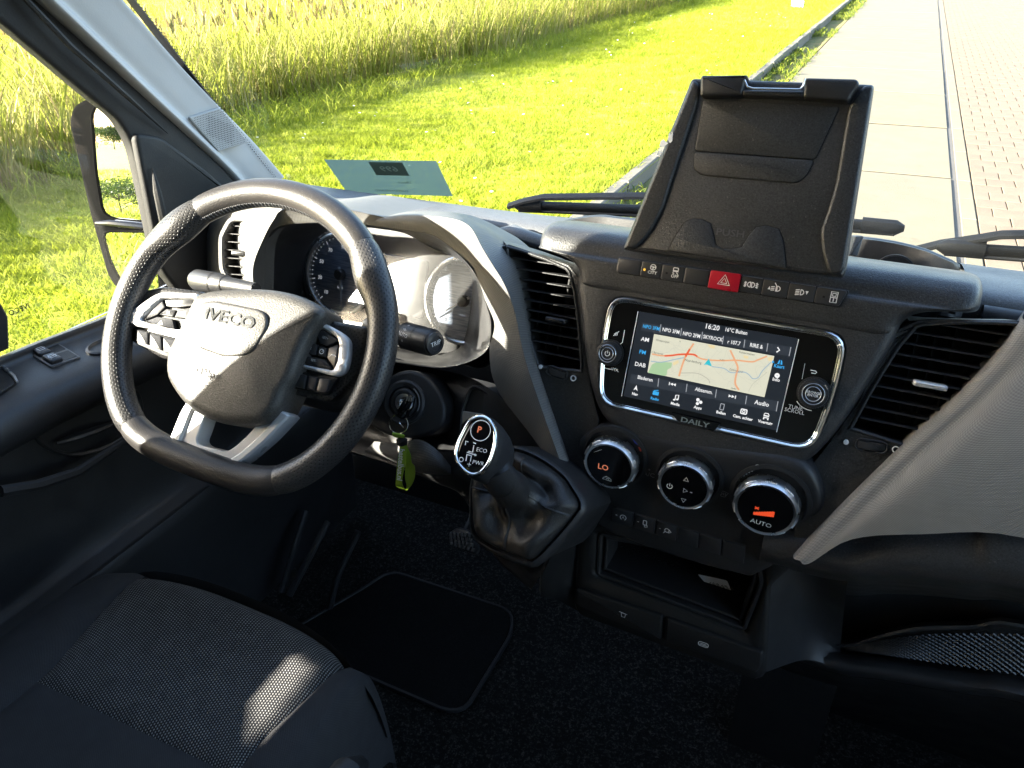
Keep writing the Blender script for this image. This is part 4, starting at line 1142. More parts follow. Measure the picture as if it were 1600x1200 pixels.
e = pl[-1]; pl = [[p + V(0, -.004, .004) for p in e], [p + V(0, .04, -.06) for p in e], [V(p[0], .97, -1.16) for p in e]]
mb = MB(); sheet(mb, pl, 4, 2); mb.build('lower_passenger_panel', M['black'], dash, angle=60)
mb = MB(); box(mb, WORLD, -.03, .835, -1.16, .10, .85, -.55); mb.build('end_panel', M['black'], dash)
lc = [FB.pix(1206, 872, -.004), FB.pix(1204, 920, -.004), FB.pix(1201, 985, -.004), FB.pix(1197, 1050, -.006)]
rc_ = [onY(1330, 880, .664), onY(1322, 925, .70), onY(1314, 1006, .782), onY(1314, 1046, .760)]
mb = MB(); sheet(mb, [lc, [a * .5 + b * .5 + V(0, .022, -.004) for a, b in zip(lc, rc_)], rc_], 4, 4); mb.build('console_flank', M['dark_smooth'], dash)
lc = [FB.pix(914, 790, -.004), FB.pix(903, 860, -.004), FB.pix(899, 920, -.004), FB.pix(905, 956, -.006)]
rc_ = [onY(893, 800, .64), onY(868, 850, .635), onY(846, 890, .64), onY(842, 922, .66)]
mb = MB(); sheet(mb, [lc, [a * .5 + b * .5 for a, b in zip(lc, rc_)], rc_, [p + V(-.01, .12, -.02) for p in rc_]], 4, 4); mb.build('console_flank', M['black'], dash)
# elastic net over the door pocket
net0 = [onY(1322, 1012, .782), onY(1440, 992, .782), onY(1600, 990, .782)]; net1 = [onY(1322, 1014, .782), onY(1440, 1032, .782), onY(1600, 1056, .782)]
a_, b_ = spline(net0, 14), spline(net1, 14)
mb = MB(); n_ = len(a_)
for d in (1, -1):
    for i in range(-8, n_ + 8):
        pts = []
        for j in range(9):
            k = i + d * j
            if 0 <= k < n_: t = j / 8; pts.append(a_[k] * (1 - t) + b_[k] * t)
        if len(pts) > 1: tube(mb, pts, .0011, 4, caps=False)
tag(mb.build('pocket_net', M['rubber'], dash), kind='stuff')

# ---- console below the heater panel: open tray and two covers
body = [FB.hit(*p) for p in ((912, 778), (900, 900), (897, 945), (905, 960), (1180, 1062), (1196, 1056), (1200, 1000), (1203, 915), (1262, 862))]
body = ccw(resample(rounded(body, .008, 4), NB))
opn = ccw(resample(rounded([FB.hit(*p) for p in ((934, 830), (930, 898), (1166, 988), (1196, 912), (1190, 880))], .006, 4), NB)); opn = align(body, opn)
mb = MB(); hoop(mb, FB, body, opn, -.20, .004, .004, zi=-.10); mb.build('lower_console', M['black'], dash, angle=50)
op2 = inset(opn, .006)
mb = MB(); hoop(mb, FB, inset(opn, .001), op2, -.02, .0015, .0012); hoop(mb, FB, inset(opn, .009), inset(opn, .013), -.05, -.004, .0012); mb.build('tray_lip', M['dark_smooth'], dash)
tc = [FB.hit(*p) for p in ((934, 830), (930, 898), (1166, 988), (1196, 912))]
pf = [FB.p(tc[1][0], tc[1][1] + .004, -.004), FB.p(tc[2][0], tc[2][1] + .004, -.004), FB.p(tc[2][0], tc[2][1] + .012, -.13), FB.p(tc[1][0], tc[1][1] + .012, -.13)]
FTr = frame_n(pf[0], np.cross(pf[1] - pf[0], pf[3] - pf[0]))
mb = MB(); q = [((p - FTr.o) @ FTr.u, (p - FTr.o) @ FTr.v) for p in pf]; plate(mb, FTr, q, -.004, 0, 0)
# honeycomb ribs of the tray mat
for i in range(-2, 24):
    for j in range(16):
        a, b = (i + .5 * (j % 2)) / 22, j / 15
        if not (.02 < a < .98): continue
        c = V(q[0]) * (1 - a) * (1 - b) + V(q[1]) * a * (1 - b) + V(q[2]) * a * b + V(q[3]) * (1 - a) * b
        hx = ell(c[0], c[1], .0037, n=6); hoop(mb, FTr, hx, inset(ccw(hx), .0008), 0, .0012, .0002)
mb.build('tray_mat', M['rubber'], dash)
mb = MB(); plate(mb, FB, rect(min(p[0] for p in tc) - .01, min(p[1] for p in tc) - .01, max(p[0] for p in tc) + .01, max(p[1] for p in tc) + .05), -.14, -.13, 0); mb.build('tray_back', M['black'], dash)
for q, ic in ((((901, 917), (1036, 961), (1034, 998), (912, 949), (900, 940)), 'cup'), (((1041, 963), (1193, 1017), (1190, 1040), (1183, 1049), (1039, 1000)), 'tray')):
    mb = MB(); o_ = rounded([FB.hit(*p, .006) for p in q], .004, 4); plate(mb, FB, o_, .002, .010, .0035, 3)
    d_ = mb.build('drawer_front', M['black'], dash)
    mb = MB()
    if ic == 'cup':
        c = FB.hit(974, 961, .010); line(mb, FB, [(c[0] - .003, c[1] + .003), (c[0] - .002, c[1] - .003), (c[0] + .002, c[1] - .003), (c[0] + .003, c[1] + .003)], .0008, .0104, closed=True); line(mb, FB, [(c[0] - .006, c[1] + .004), (c[0] + .005, c[1] + .003)], .0008, .0104)
    else:
        c = FB.hit(1099, 1007, .010); line(mb, FB, rounded(rect(c[0] - .006, c[1] - .003, c[0] + .006, c[1] + .0035), .003), .0008, .0104, closed=True); line(mb, FB, [(c[0] - .004, c[1] + .001), (c[0] + .004, c[1] + .001)], .0007, .0104); line(mb, FB, [(c[0] - .005, c[1] - .001), (c[0] + .005, c[1] - .001)], .0007, .0104)
    mb.build('symbol', M['white'], d_, smooth=False)
# ------------------------------------------------------------------ air vents
def vent(F, outline, w_face, w_back, slat_v, tilt, label, frame_mat, tab=None, tabmat=None, rim=.004, loc=None, wheel=None, slat_d=.018, outer=False):
    t = thing('air_vent', label, 'air vent', F.p(*np.mean(outline, axis=0), w_face), 'air vents in the dashboard')
    o_ = ccw(outline); o2 = ccw(resample(o_, 72))
    mb = MB(); hoop(mb, F, inset(o2, -rim), o2, w_back, w_face + .002, .0015, zi=w_back); mb.build('frame', frame_mat, t)
    mb = MB(); plate(mb, F, inset(o2, -rim * .5), w_back - .004, w_back, 0); mb.build('duct', M['black'], t)
    def span(v):
        xs = []
        n = len(o2)
        for i in range(n):
            a, b = o2[i], o2[(i + 1) % n]
            if (a[1] - v) * (b[1] - v) < 0: xs.append(a[0] + (b[0] - a[0]) * (v - a[1]) / (b[1] - a[1]))
        return (min(xs), max(xs)) if len(xs) > 1 else None
    for v in slat_v:
        s = span(v)
        if not s: continue
        mb = MB(); a, b = s[0] + .001, s[1] - .001
        # blade: a thin aerofoil section swept across
        sec = [(0, .0005), (.0008, .0010), (slat_d * .6, .0009), (slat_d, .0004), (slat_d, -.0004), (slat_d * .6, -.0008), (.0008, -.0008), (0, -.0004)]
        ct, st = math.cos(tilt), math.sin(tilt)
        ring = [(-(d) * ct, h + (d) * st) for d, h in sec]
        vs = [(a, v + y, w_face - .003 + z) for z, y in ring] + [(b, v + y, w_face - .003 + z) for z, y in ring]
        n = len(sec); fs = [(i, (i + 1) % n, n + (i + 1) % n, n + i) for i in range(n)] + [tuple(range(n))[::-1], tuple(range(n, 2 * n))]
        mb.add(vs, fs, 0, None, F); mb.build('slat', M['dark_smooth'], t)
    vm = [span(v) for v in slat_v]; mid = slat_v[len(slat_v) // 2]; s = span(mid)
    for f in (.28, .5, .72):
        mb = MB(); u = s[0] + (s[1] - s[0]) * f
        vv = [v for v in slat_v if span(v) and span(v)[0] < u < span(v)[1]]
        if vv: box(mb, F, u - .0008, min(vv), w_back, u + .0008, max(vv), w_face - .020); mb.build('rear_fin', M['black'], t)
    if tab:
        mb = MB(); plate(mb, F, rounded(rect(tab[0] - tab[2], tab[1] - tab[3], tab[0] + tab[2], tab[1] + tab[3]), .002), w_face - .014, w_face + .007, .0025, 3)
        mb.build('tab', tabmat or M['dark_smooth'], t)
    if wheel:
        u0, v0, u1, v1 = wheel; c = V((u0 + u1) / 2, (v0 + v1) / 2); ang = math.atan2(v1 - v0, u1 - u0); L = math.hypot(u1 - u0, v1 - v0)
        Fw = Frame(F.p(c[0], c[1], w_face), F.u * math.cos(ang) + F.v * math.sin(ang), -F.u * math.sin(ang) + F.v * math.cos(ang))
        mb = MB(); so_ = rounded(rect(-L / 2, -.0052, L / 2, .0052), .005, 4); hoop(mb, Fw, inset(ccw(resample(so_, 40)), -.0014), ccw(resample(so_, 40)), .000, .003, .0006, zi=-.004); mb.build('wheel_slot', M['dark_smooth'], t)
        mb = MB()
        for k in range(26):
            x = -L / 2 + .002 + (L - .004) * (k + .5) / 26; hgt = .0015 + .003 * math.cos((k - 12.5) / 13 * 1.4)
            box(mb, Fw, x - .0006, -.0036, -.003, x + .0006, .0036, hgt, .0003)
        plate(mb, Fw, rect(-L / 2, -.005, L / 2, .005), -.004, .0008, 0); mb.build('thumb_wheel', M['button'], t)
        mb = MB(); lathe(mb, Fw, -L / 2 - .0095, .0, [(.0026, 0), (.0026, .0026), (.0022, .0028)], 16); mb.build('open_mark', M['white'], t); mb = MB(); oo = ell(L / 2 + .0085, 0, .0036, n=20); hoop(mb, Fw, oo, inset(oo, .0011), 0, .0024, .0003)
        mb.build('shut_mark', M['white'], t)
    return t
# centre console, driver's side
vl = [(-.2640, .0935), (-.245, .0915), (-.215, .0865), (-.185, .0790), (-.1735, .055), (-.165, .028), (-.157, .0), (-.149, -.032), (-.200, -.0375), (-.207, -.026), (-.222, .002), (-.240, .036), (-.256, .068)]
sv = [-.0215 + .0117 * k for k in range(10)]
vent(FA, vl, -.012, -.07, sv, .10, 'centre air vent between the binnacle ridge and the display', M['dark'], tab=(-.188, .020, .013, .003), wheel=(-.189, -.0395, -.164, -.0425))
vr = [(-u, v) for u, v in vl][::-1]
vent(FA, vr, -.012, -.07, sv, .10, 'centre air vent between the display and the grey passenger panel', M['dark'], tab=(.207, .0245, .015, .0028), tabmat=M['satin'], wheel=(.155, -.0475, .183, -.0455))
# recessed skin round both console vents
for s in (-1, 1):
    mb = MB(); o_ = ccw([(s * .160, .066), (s * .152, .015), (s * .144, -.028), (s * .130, -.055), (s * .116, -.085), (s * .116, -.19), (s * .128, -.19), (s * .206, -.055), (s * .235, .0), (s * .262, .05), (s * .278, .090), (s * .270, .100), (s * .185, .0865)])
    vo = ccw(resample(ccw(vl if s < 0 else vr), 72)); oo = align(vo, ccw(resample(o_, 72)))
    hoop(mb, FA, oo, inset(vo, -.003), -.08, -.012, .001, zi=-.03); mb.build('vent_fascia', M['dark'], dash)
a0 = [FA.p(-.268, .0985, -.012), FA.p(-.235, .094, -.012), FA.p(-.200, .0885, -.012), FA.p(-.176, .083, -.012)]
b0 = [onY(768, 372, .93), onY(800, 380, .93), onY(830, 388, .93), onY(862, 398, .93)]
mb = MB(); sheet(mb, [a0, [p * .7 + q * .3 + V(0, 0, .004) for p, q in zip(a0, b0)], b0], 3, 3); mb.build('vent_shelf', M['pad'], dash)
a0 = [FA.p(.176, .083, -.012), FA.p(.200, .0885, -.012), FA.p(.235, .094, -.012), FA.p(.272, .0995, -.012)]
b0 = [V(.050, .885, -.374), V(.09, .885, -.374), V(.14, .885, -.376), V(.20, .885, -.378)]
mb = MB(); sheet(mb, [a0, [p * .7 + q * .3 + V(0, 0, .002) for p, q in zip(a0, b0)], b0], 3, 3); mb.build('vent_shelf', M['pad'], dash)
for q in ((.02, .895, -.50, .30, .905, -.372), (-.42, .935, -.50, -.27, .945, -.37)):
    mb = MB(); box(mb, WORLD, *q); mb.build('vent_backing', M['black'], dash)
# driver's outer vent
c0 = onY(378, 398, .794); FV = frame_n(c0, (.18, -.90, .40))
vo_ = [FV.hit(*p) for p in ((365, 346), (388, 347), (399, 362), (403, 395), (404, 425), (392, 437), (362, 436), (352, 420), (351, 372))]
vv_ = [p[1] for p in vo_]; v0_, v1_ = min(vv_), max(vv_)
vent(FV, rounded(vo_, .008, 4), .004, -.05, [v0_ + (v1_ - v0_) * (k + .6) / 7.2 for k in range(7)], .12, 'driver air vent beside the window, left of the binnacle', M['weave'], tab=(.0, (v0_ + v1_) / 2 - .004, .012, .004), rim=.008)
mb = MB(); c = FV.hit(382, 448); plate(mb, FV, rounded(rect(c[0] - .014, c[1] - .005, c[0] + .014, c[1] + .005), .003), -.004, .006, .0015, 2); mb.build('vent_slider', M['weave'], dash)
mb = MB(); plate(mb, FV, rounded(rect(c[0] - .010, c[1] - .0025, c[0] + .010, c[1] + .0025), .002), .004, .0065, .0004, 1); mb.build('slider_slot', M['button'], dash)

# ------------------------------------------------------------------ instruments
FC = Frame((-.635, .893, -.463), (1, 0, 0), (0, .33, .944))
clu = thing('instrument_cluster', 'sunlit instrument cluster with two round dials behind the wheel', 'instrument cluster', FC.p(0, -.07))
mb = MB(); plate(mb, FC, rounded([(-.20, -.085), (.17, -.10), (.17, .09), (-.20, .09)], .03, 5), -.02, -.006, .002, 1); mb.build('face', M['dark_smooth'], clu)
def dial(cu, cv, r, nums, a0, a1, needle, lab, unit):
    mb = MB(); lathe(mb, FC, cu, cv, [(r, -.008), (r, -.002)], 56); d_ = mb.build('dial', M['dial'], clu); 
    mb = MB(); o_ = ell(cu, cv, r + .005, n=64); hoop(mb, FC, o_, inset(o_, .0065), -.008, .006, .002); mb.build('dial_ring', M['silver'], clu)
    mb = MB(); n = len(nums)
    for k in range((n - 1) * 5 + 1):
        a = a0 + (a1 - a0) * k / ((n - 1) * 5); big = k % 5 == 0; r0 = r * (.86 if big else .91)
        line(mb, FC, [(cu + r0 * math.cos(a), cv + r0 * math.sin(a)), (cu + r * .96 * math.cos(a), cv + r * .96 * math.sin(a))], .0011 if big else .0006, -.0016)
    for k, s in enumerate(nums):
        a = a0 + (a1 - a0) * k / (n - 1); text(mb, FC, s, cu + r * .70 * math.cos(a), cv + r * .70 * math.sin(a), -.0016, .0058, bold=.02)
    text(mb, FC, unit, cu, cv - r * .35, -.0016, .004)
    mb.build('dial_marks', M['scr_grey'], d_, smooth=False)
    mb = MB(); a = needle; p = V(cu, cv); t_ = V(math.cos(a), math.sin(a)); s_ = V(-t_[1], t_[0])
    plate(mb, FC, [tuple(p - t_ * .012 + s_ * .002), tuple(p - t_ * .012 - s_ * .002), tuple(p + t_ * r * .88 - s_ * .0006), tuple(p + t_ * r * .88 + s_ * .0006)], .002, .004, .0005, 1)
    mb.build('needle', M['white'], d_)
    mb = MB(); lathe(mb, FC, cu, cv, [(.009, -.002), (.009, .006), (.007, .008)], 24); mb.build('needle_hub', M['button'], d_)
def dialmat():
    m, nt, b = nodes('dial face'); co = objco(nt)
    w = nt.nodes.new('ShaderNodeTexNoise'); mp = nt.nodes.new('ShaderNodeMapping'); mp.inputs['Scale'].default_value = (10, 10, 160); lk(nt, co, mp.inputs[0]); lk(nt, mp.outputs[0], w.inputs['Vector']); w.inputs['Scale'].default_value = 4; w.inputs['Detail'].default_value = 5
    lk(nt, mixc(nt, ramp(nt, w.outputs['Fac'], .35, .65), (.16, .20, .28), (.40, .46, .58)), b.inputs['Base Color']); b.inputs['Roughness'].default_value = .3  # pale blue stands in for sky reflected by the lens
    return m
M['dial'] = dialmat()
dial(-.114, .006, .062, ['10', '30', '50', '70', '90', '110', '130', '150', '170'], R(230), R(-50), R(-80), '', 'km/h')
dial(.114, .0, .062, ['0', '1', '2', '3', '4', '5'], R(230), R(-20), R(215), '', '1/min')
mb = MB(); plate(mb, FC, rounded(rect(-.045, -.04, .045, .05), .006), -.006, -.001, .001, 1); mb.build('centre_display', M['gloss'], clu)
mb = MB(); lathe(mb, FC, -.083, -.028, [(.0045, -.002), (.0045, -.0012)], 16); mb.build('warning_lamp', M['red'], clu)
mb = MB(); rows = [[FC.p(u, v, .058 + .018 * (1 - ((u - .10) / .19) ** 2) - .15 * (v + .1)) for u in np.linspace(-.195, .168, 7)] for v in np.linspace(-.095, .09, 5)]
sheet(mb, rows, 3, 3); mb.build('lens', M['lens'], clu)

# ------------------------------------------------------------------ steering wheel
wh = thing('steering_wheel', 'black leather steering wheel with silver lower spoke and flat bottom', 'steering wheel', FW.p(0, 0, -.05))
ROLL = R(-7)
def rim_pt(th):
    r = .1765; x, y = r * math.cos(th), r * math.sin(th)
    yb = -.1555 + .02 * (x / .12) ** 2 * .0
    if y < 0: y = -(abs(y) ** -11.0 + abs(yb) ** -11.0) ** (-1 / 11.0)
    cr, sr = math.cos(ROLL), math.sin(ROLL)
    return (x * cr - y * sr, x * sr + y * cr)
def rim_sec(name, a0, a1, mat, n, label, fat=None):
    path = []; rr = []; ry = []
    for k in range(n + 1):
        a = a0 + (a1 - a0) * k / n; p = rim_pt(a); g = 0
        deg = math.degrees(a) % 360
        for c_, wd in ((38, 9), (142, 9)): g += math.exp(-((deg - c_) / wd) ** 2)
        inn = 1 - .020 * g
        path.append(FW.p(p[0] * inn, p[1] * inn, .002 * g)); e = min(k, n - k); d = .0012 * math.exp(-e / 1.2)
        rr.append(.0172 + .0035 * g - d); ry.append(.0165 + .0015 * g - d)
    mb = MB(); tube(mb, path, rr, 28, ry=ry, up=FW.w); o = mb.build('rim', mat, wh, angle=60); o['label'] = label
    return path
S = [R(51), R(131), R(233), R(306)]
top_path = rim_sec('top', S[0], S[1], M['leather'], 50, 'smooth leather top of the rim')
rim_sec('left', S[1], S[2], M['leather_perf'], 60, 'perforated leather left side of the rim')
rim_sec('bottom', S[2], S[3], M['leather'], 44, 'smooth leather flat bottom of the rim')
rim_sec('right', S[3], S[0] + 2 * math.pi, M['leather_perf'], 64, 'perforated leather right side of the rim')
mb = MB()
c0 = FW.p(0, 0, 0)
for k in range(0, 92):
    a = S[0] + (S[1] - S[0]) * (k + .5) / 92; p = rim_pt(a); e = V(p[0], p[1]) / math.hypot(*p)
    q = lambda d, w: FW.p(p[0] - e[0] * d, p[1] - e[1] * d, w)
    z = 1 if k % 2 else -1
    b_ = rim_pt(a + z * .010); e2 = V(b_[0], b_[1]) / math.hypot(*b_)
    tube(mb, [q(.0158, .0085), FW.p(b_[0] - e2[0] * .0166, b_[1] - e2[1] * .0166, .0045), FW.p(b_[0] - e2[0] * .0172, b_[1] - e2[1] * .0172, .001)], .0005, 4)
tag(mb.build('stitching', M['greyprint'], wh), kind='stuff')
z2 = lambda l, w=0: [FW.hit(140 + x / 2.857, 260 + y / 2.857, w) for x, y in l]
z0 = lambda l, w=0: [FW.hit(x / 2.857, 480 + y / 2.857, w) for x, y in l]
# boss behind the cover and the two side spokes
mb = MB(); plate(mb, FW, ell(-.012, -.02, .075, .065, 40), -.075, -.012, .012, 3, back=True); mb.build('boss', M['black'], wh)
mb = MB()
plate(mb, FW, rounded(z2([(150, 640), (230, 560), (330, 535), (520, 560), (520, 870), (330, 860), (220, 800), (160, 760)], -.01), .008), -.022, -.006, .006, 3, back=True)
mb.build('spoke', M['leather_perf'], wh)
mb = MB(); plate(mb, FW, rounded(z2([(900, 640), (1090, 690), (1240, 715), (1245, 760), (1200, 940), (1080, 1060), (880, 1010)], -.01), .012), -.022, -.006, .006, 3, back=True)
mb.build('spoke', M['leather_perf'], wh)
# airbag cover: wide at the top, tapering to the chin
ab = z2([(480, 575), (560, 552), (680, 545), (800, 548), (900, 565), (990, 600), (1050, 645), (1040, 690), (1005, 735), (975, 790), (945, 860), (915, 940), (880, 1000), (850, 1070), (815, 1120), (760, 1150), (680, 1158), (600, 1150), (510, 1120), (430, 1065), (370, 985), (345, 920), (352, 830), (395, 740), (440, 650)], .012)
abo = [tuple(p) for p in spline(ab, 3, True)]
mb = MB(); plate(mb, FW, abo, -.03, .020, .014, 6, dome=.005, back=True); cov = mb.build('airbag_cover', M['airbag'], wh, angle=50)
ip = z2([(470, 660), (500, 615), (560, 600), (760, 640), (800, 665), (800, 720), (740, 830), (700, 850), (610, 855), (500, 815), (478, 790)], .022)
mb = MB(); plate(mb, FW, rounded(ip, .008, 4), .0205, .0262, .003, 3); mb.build('cover_shield', M['airbag'], wh, angle=50)
mb = MB(); a_, b_ = z2([(515, 655), (738, 705)], .026); ang = math.atan2(b_[1] - a_[1], b_[0] - a_[0]); c = ((a_[0] + b_[0]) / 2, (a_[1] + b_[1]) / 2)
text(mb, FW, 'IVECO', c[0], c[1], .0262, .0135, rot=ang, sx=1.22, extrude=.055, bold=.03); mb.build('emblem', M['chrome'], wh, smooth=False)
mb = MB(); a_, b_ = z2([(450, 905), (578, 940)], .022); c = ((a_[0] + b_[0]) / 2, (a_[1] + b_[1]) / 2)
text(mb, FW, 'AIRbag', c[0], c[1], .0268, .0078, rot=math.atan2(b_[1] - a_[1], b_[0] - a_[0]), extrude=.01, sx=1.1, bold=.015)
c = z2([(508, 968)], .022)[0]; line(mb, FW, rect(c[0] - .003, c[1] - .002, c[0] + .003, c[1] + .002), .0009, .0268, closed=True)
mb.build('airbag_lettering', M['dark_smooth'], wh, smooth=False)
# silver lower spoke: a U-shaped frame
uo = z0([(860, 370), (800, 470), (752, 590), (730, 640), (740, 668), (770, 692), (900, 732), (960, 738), (1010, 722), (1085, 680), (1190, 590), (1295, 480), (1180, 430), (1000, 380)], .004)
ui = z0([(925, 430), (905, 480), (885, 545), (868, 585), (872, 605), (890, 618), (985, 640), (1010, 640), (1040, 620), (1090, 575), (1125, 535), (1160, 490), (1090, 450), (1000, 430)], .004)
uo = ccw(resample(rounded(uo, .004, 3), 80)); ui = align(uo, ccw(resample(rounded(ui, .004, 3), 80)))
mb = MB(); mid = [tuple(V(a) * .55 + V(b) * .45) for a, b in zip(uo, ui)]
hoop(mb, FW, uo, mid, -.02, .004, .002, zi=-.008); hoop(mb, FW, [tuple(V(a) * .62 + V(b) * .38) for a, b in zip(uo, ui)], ui, -.006, .0005, .0015, zi=-.022); mb.build('lower_spoke', M['satin'], wh, angle=40)
# switch pods
def pod_(frame, inner, btns, house, row, icons, icons2, w=-.002):
    mb = MB(); fo = ccw(resample(rounded(z2(frame, w), .006, 4), 72)); fi = align(fo, ccw(resample(rounded(z2(inner, w), .003, 3), 72)))
    hoop(mb, FW, fo, fi, -.012, w + .006, .0022); p_ = mb.build('switch_bezel', M['satin'], wh, angle=45)
    mb = MB(); plate(mb, FW, inset(fi, -.001), -.012, w - .001, 0); plate(mb, FW, rounded(z2(house, w), .003), -.014, w + .0015, .002, 2); mb.build('switch_base', M['black'], wh)
    for k, bt in enumerate(btns + row):
        mb = MB(); o_ = inset(ccw(z2(bt, w + .003)), .0007); plate(mb, FW, rounded(o_, .0012, 2), w - .001, w + .0045, .0012, 2); b_ = mb.build('button', M['button'], wh)
        ic = (icons + icons2)[k]
        if ic:
            mb = MB(); c = np.mean(o_, axis=0)
            if ic == 'tri': line(mb, FW, [(c[0] - .003, c[1] - .002), (c[0] + .003, c[1] - .002), (c[0], c[1] + .0026)], .0007, w + .0049, closed=True)
            elif ic == 'ring': line(mb, FW, ell(c[0], c[1], .0026, n=14), .0007, w + .0049, closed=True); line(mb, FW, [tuple(c), (c[0] + .002, c[1] + .0018)], .0006, w + .0049)
            elif ic == 'phone': line(mb, FW, [(c[0] - .004, c[1] - .001), (c[0] - .002, c[1] + .001), (c[0] + .002, c[1] + .001), (c[0] + .004, c[1] - .001)], .001, w + .0049)
            else: text(mb, FW, ic, c[0], c[1], w + .0049, .0026, rot=R(-8))
            mb.build('symbol', M['white'], b_, smooth=False)
pod_([(180, 690), (198, 648), (300, 578), (335, 566), (500, 572), (500, 745), (400, 742), (215, 716), (188, 702)], [(238, 682), (332, 592), (478, 590), (470, 735), (385, 736), (245, 694)],
     [[(335, 594), (478, 592), (468, 625), (392, 634), (345, 628)], [(328, 598), (342, 630), (306, 666), (243, 690), (282, 640)], [(346, 634), (391, 640), (376, 676), (308, 664)], [(396, 640), (468, 632), (462, 684), (378, 678)], [(246, 693), (306, 669), (374, 680), (386, 735), (300, 716)]],
     [(205, 722), (400, 772), (395, 860), (340, 850), (208, 792)], [[(214, 726), (264, 740), (264, 802), (212, 782)], [(270, 742), (322, 757), (326, 826), (270, 805)], [(328, 759), (398, 778), (392, 848), (332, 830)]], ['tri', 'tri', 'OK', 'tri', 'tri'], ['', '', ''])
pod_([(935, 660), (1010, 698), (1042, 695), (1130, 743), (1166, 775), (1166, 850), (1150, 915), (1115, 942), (925, 893)], [(960, 690), (1000, 735), (1022, 714), (1112, 766), (1122, 800), (1116, 870), (1096, 915), (930, 880)],
     [[(1005, 740), (1022, 716), (1108, 768), (1112, 786), (1062, 806), (1028, 792)], [(965, 775), (1022, 795), (1012, 846), (938, 835)], [(1026, 800), (1064, 810), (1055, 856), (1014, 846)], [(1068, 808), (1116, 792), (1113, 870), (1096, 908), (1060, 857)], [(936, 842), (1010, 850), (1054, 861), (1090, 912), (932, 876)]],
     [(922, 912), (1112, 943), (1064, 1016), (1050, 1020), (900, 990)], [[(930, 922), (972, 930), (962, 996), (916, 986)], [(978, 932), (1022, 940), (1008, 1004), (966, 997)], [(1028, 941), (1078, 950), (1066, 1002), (1050, 1014), (1012, 1006)]], ['SET+', 'RES', 'ring', 'phone', 'SET-'], ['', '', ''])

# ------------------------------------------------------------------ stalks, column, ignition
col_ = thing('steering_column', 'dark steering column cowl behind the wheel', 'steering column', V(-.60, .70, -.50))
mb = MB(); ax = [FW.p(0, 0, -.05), FW.p(0, 0, -.09), FW.p(0, 0, -.16), FW.p(0, 0, -.24)]
tube(mb, ax, [.055, .075, .08, .08], 24, ry=[.04, .055, .06, .06]); mb.build('cowl', M['dark_smooth'], col_)
def stalk(pts, rad, label, marks, capmat, lead):
    t = thing('control_stalk', label, 'stalk', pts[0], 'control stalks on the steering column')
    mb = MB(); tube(mb, pts, rad, 20); s_ = mb.build('shaft', capmat, t, angle=30)
    d = V(pts[-1]) - V(pts[-2]); d /= np.linalg.norm(d)
    Fe = frame_n(V(pts[-1]), d)
    mb = MB(); lathe(mb, Fe, 0, 0, [(rad[-1] * .98, -.001), (rad[-1] * .90, .003), (rad[-1] * .62, .004), (rad[-1] * .60, .0025), (rad[-1] * .3, .003)], 28); e_ = mb.build('end_cap', M['button'], t)
    mb = MB(); 
    for f in lead:
        c = V(pts[0]) * (1 - f) + V(pts[-1]) * f; tube(mb, [c - d * .0012, c + d * .0012], max(rad) + .0004, 20, caps=False)
    mb.build('ring', M['black'], t)
    mb = MB(); tocam = -V(pts[-1]) / np.linalg.norm(pts[-1])
    for s, f, off, sz in marks:
        c = V(pts[0]) * (1 - f) + V(pts[-1]) * f; nn = tocam - d * (tocam @ d); nn /= np.linalg.norm(nn); sd_ = np.cross(d, nn)
        nn2 = nn * math.cos(off) + sd_ * math.sin(off); Fm = frame_n(c + nn2 * (max(rad) + .0006), nn2, up=(0, 0, 1))
        text(mb, Fm, s, 0, 0, 0, sz)
    if marks: mb.build('marks', M['white'], t, smooth=False)
    return t, Fe
p0, p1 = onY(575, 508, .70), onY(678, 536, .665)
t_, Fe = stalk([p0, p0 * .6 + p1 * .4, p0 * .42 + p1 * .58, p0 * .40 + p1 * .60, p1 * .97 + p0 * .03, p1], [.010, .011, .012, .0165, .0165, .015], 'black wiper stalk with printed rings right of the steering wheel', [('AUTO', .70, 0, .0045), ('o', .70, .42, .004), ('-o-', .70, -.42, .004), ('=', .70, -.8, .004)], M['dark_smooth'], [.62, .80])
mb = MB(); text(mb, Fe, 'TRIP', 0, 0, .0036, .0055); mb.build('marks', M['white'], t_, smooth=False)
p0, p1 = onY(400, 452, .70), onY(306, 437, .71)
stalk([p0, p0 * .6 + p1 * .4, p0 * .4 + p1 * .6, p1 * .97 + p0 * .03, p1], [.009, .011, .015, .0155, .0135], 'lamp stalk caught by the sun left of the steering wheel', [('o-', .55, .2, .005), ('=', .72, .1, .005)], M['dark_smooth'], [.5, .66])

FI = frame_n(onY(634, 636, .690), (.10, -.84, .53))
ign = thing('ignition_switch', 'round dark ignition switch housing below the wiper stalk', 'ignition switch', FI.o)
r0 = .056
oi = [FI.hit(*p) for p in ((585, 612), (612, 586), (640, 578), (668, 590), (690, 618), (696, 645), (688, 668), (664, 682), (630, 684), (596, 676), (574, 655))]
mb = MB(); plate(mb, FI, [tuple(p) for p in spline(oi, 5, True)], -.06, .0, .006, 4); mb.build('housing', M['dark_smooth'], ign, angle=50)
mb = MB(); c = FI.hit(633, 629); lathe(mb, FI, *c, [(.030, -.004), (.030, .004), (.027, .006), (.022, .004), (.0205, .001), (.019, .001), (.0185, .006), (.016, .0075), (.0125, .007), (.012, .003)], 40); mb.build('lock_collar', M['dark_smooth'], ign)
mb = MB(); lathe(mb, FI, *c, [(.0118, .0), (.0118, .006), (.0100, .007)], 28); mb.build('lock_barrel', M['silver'], ign)
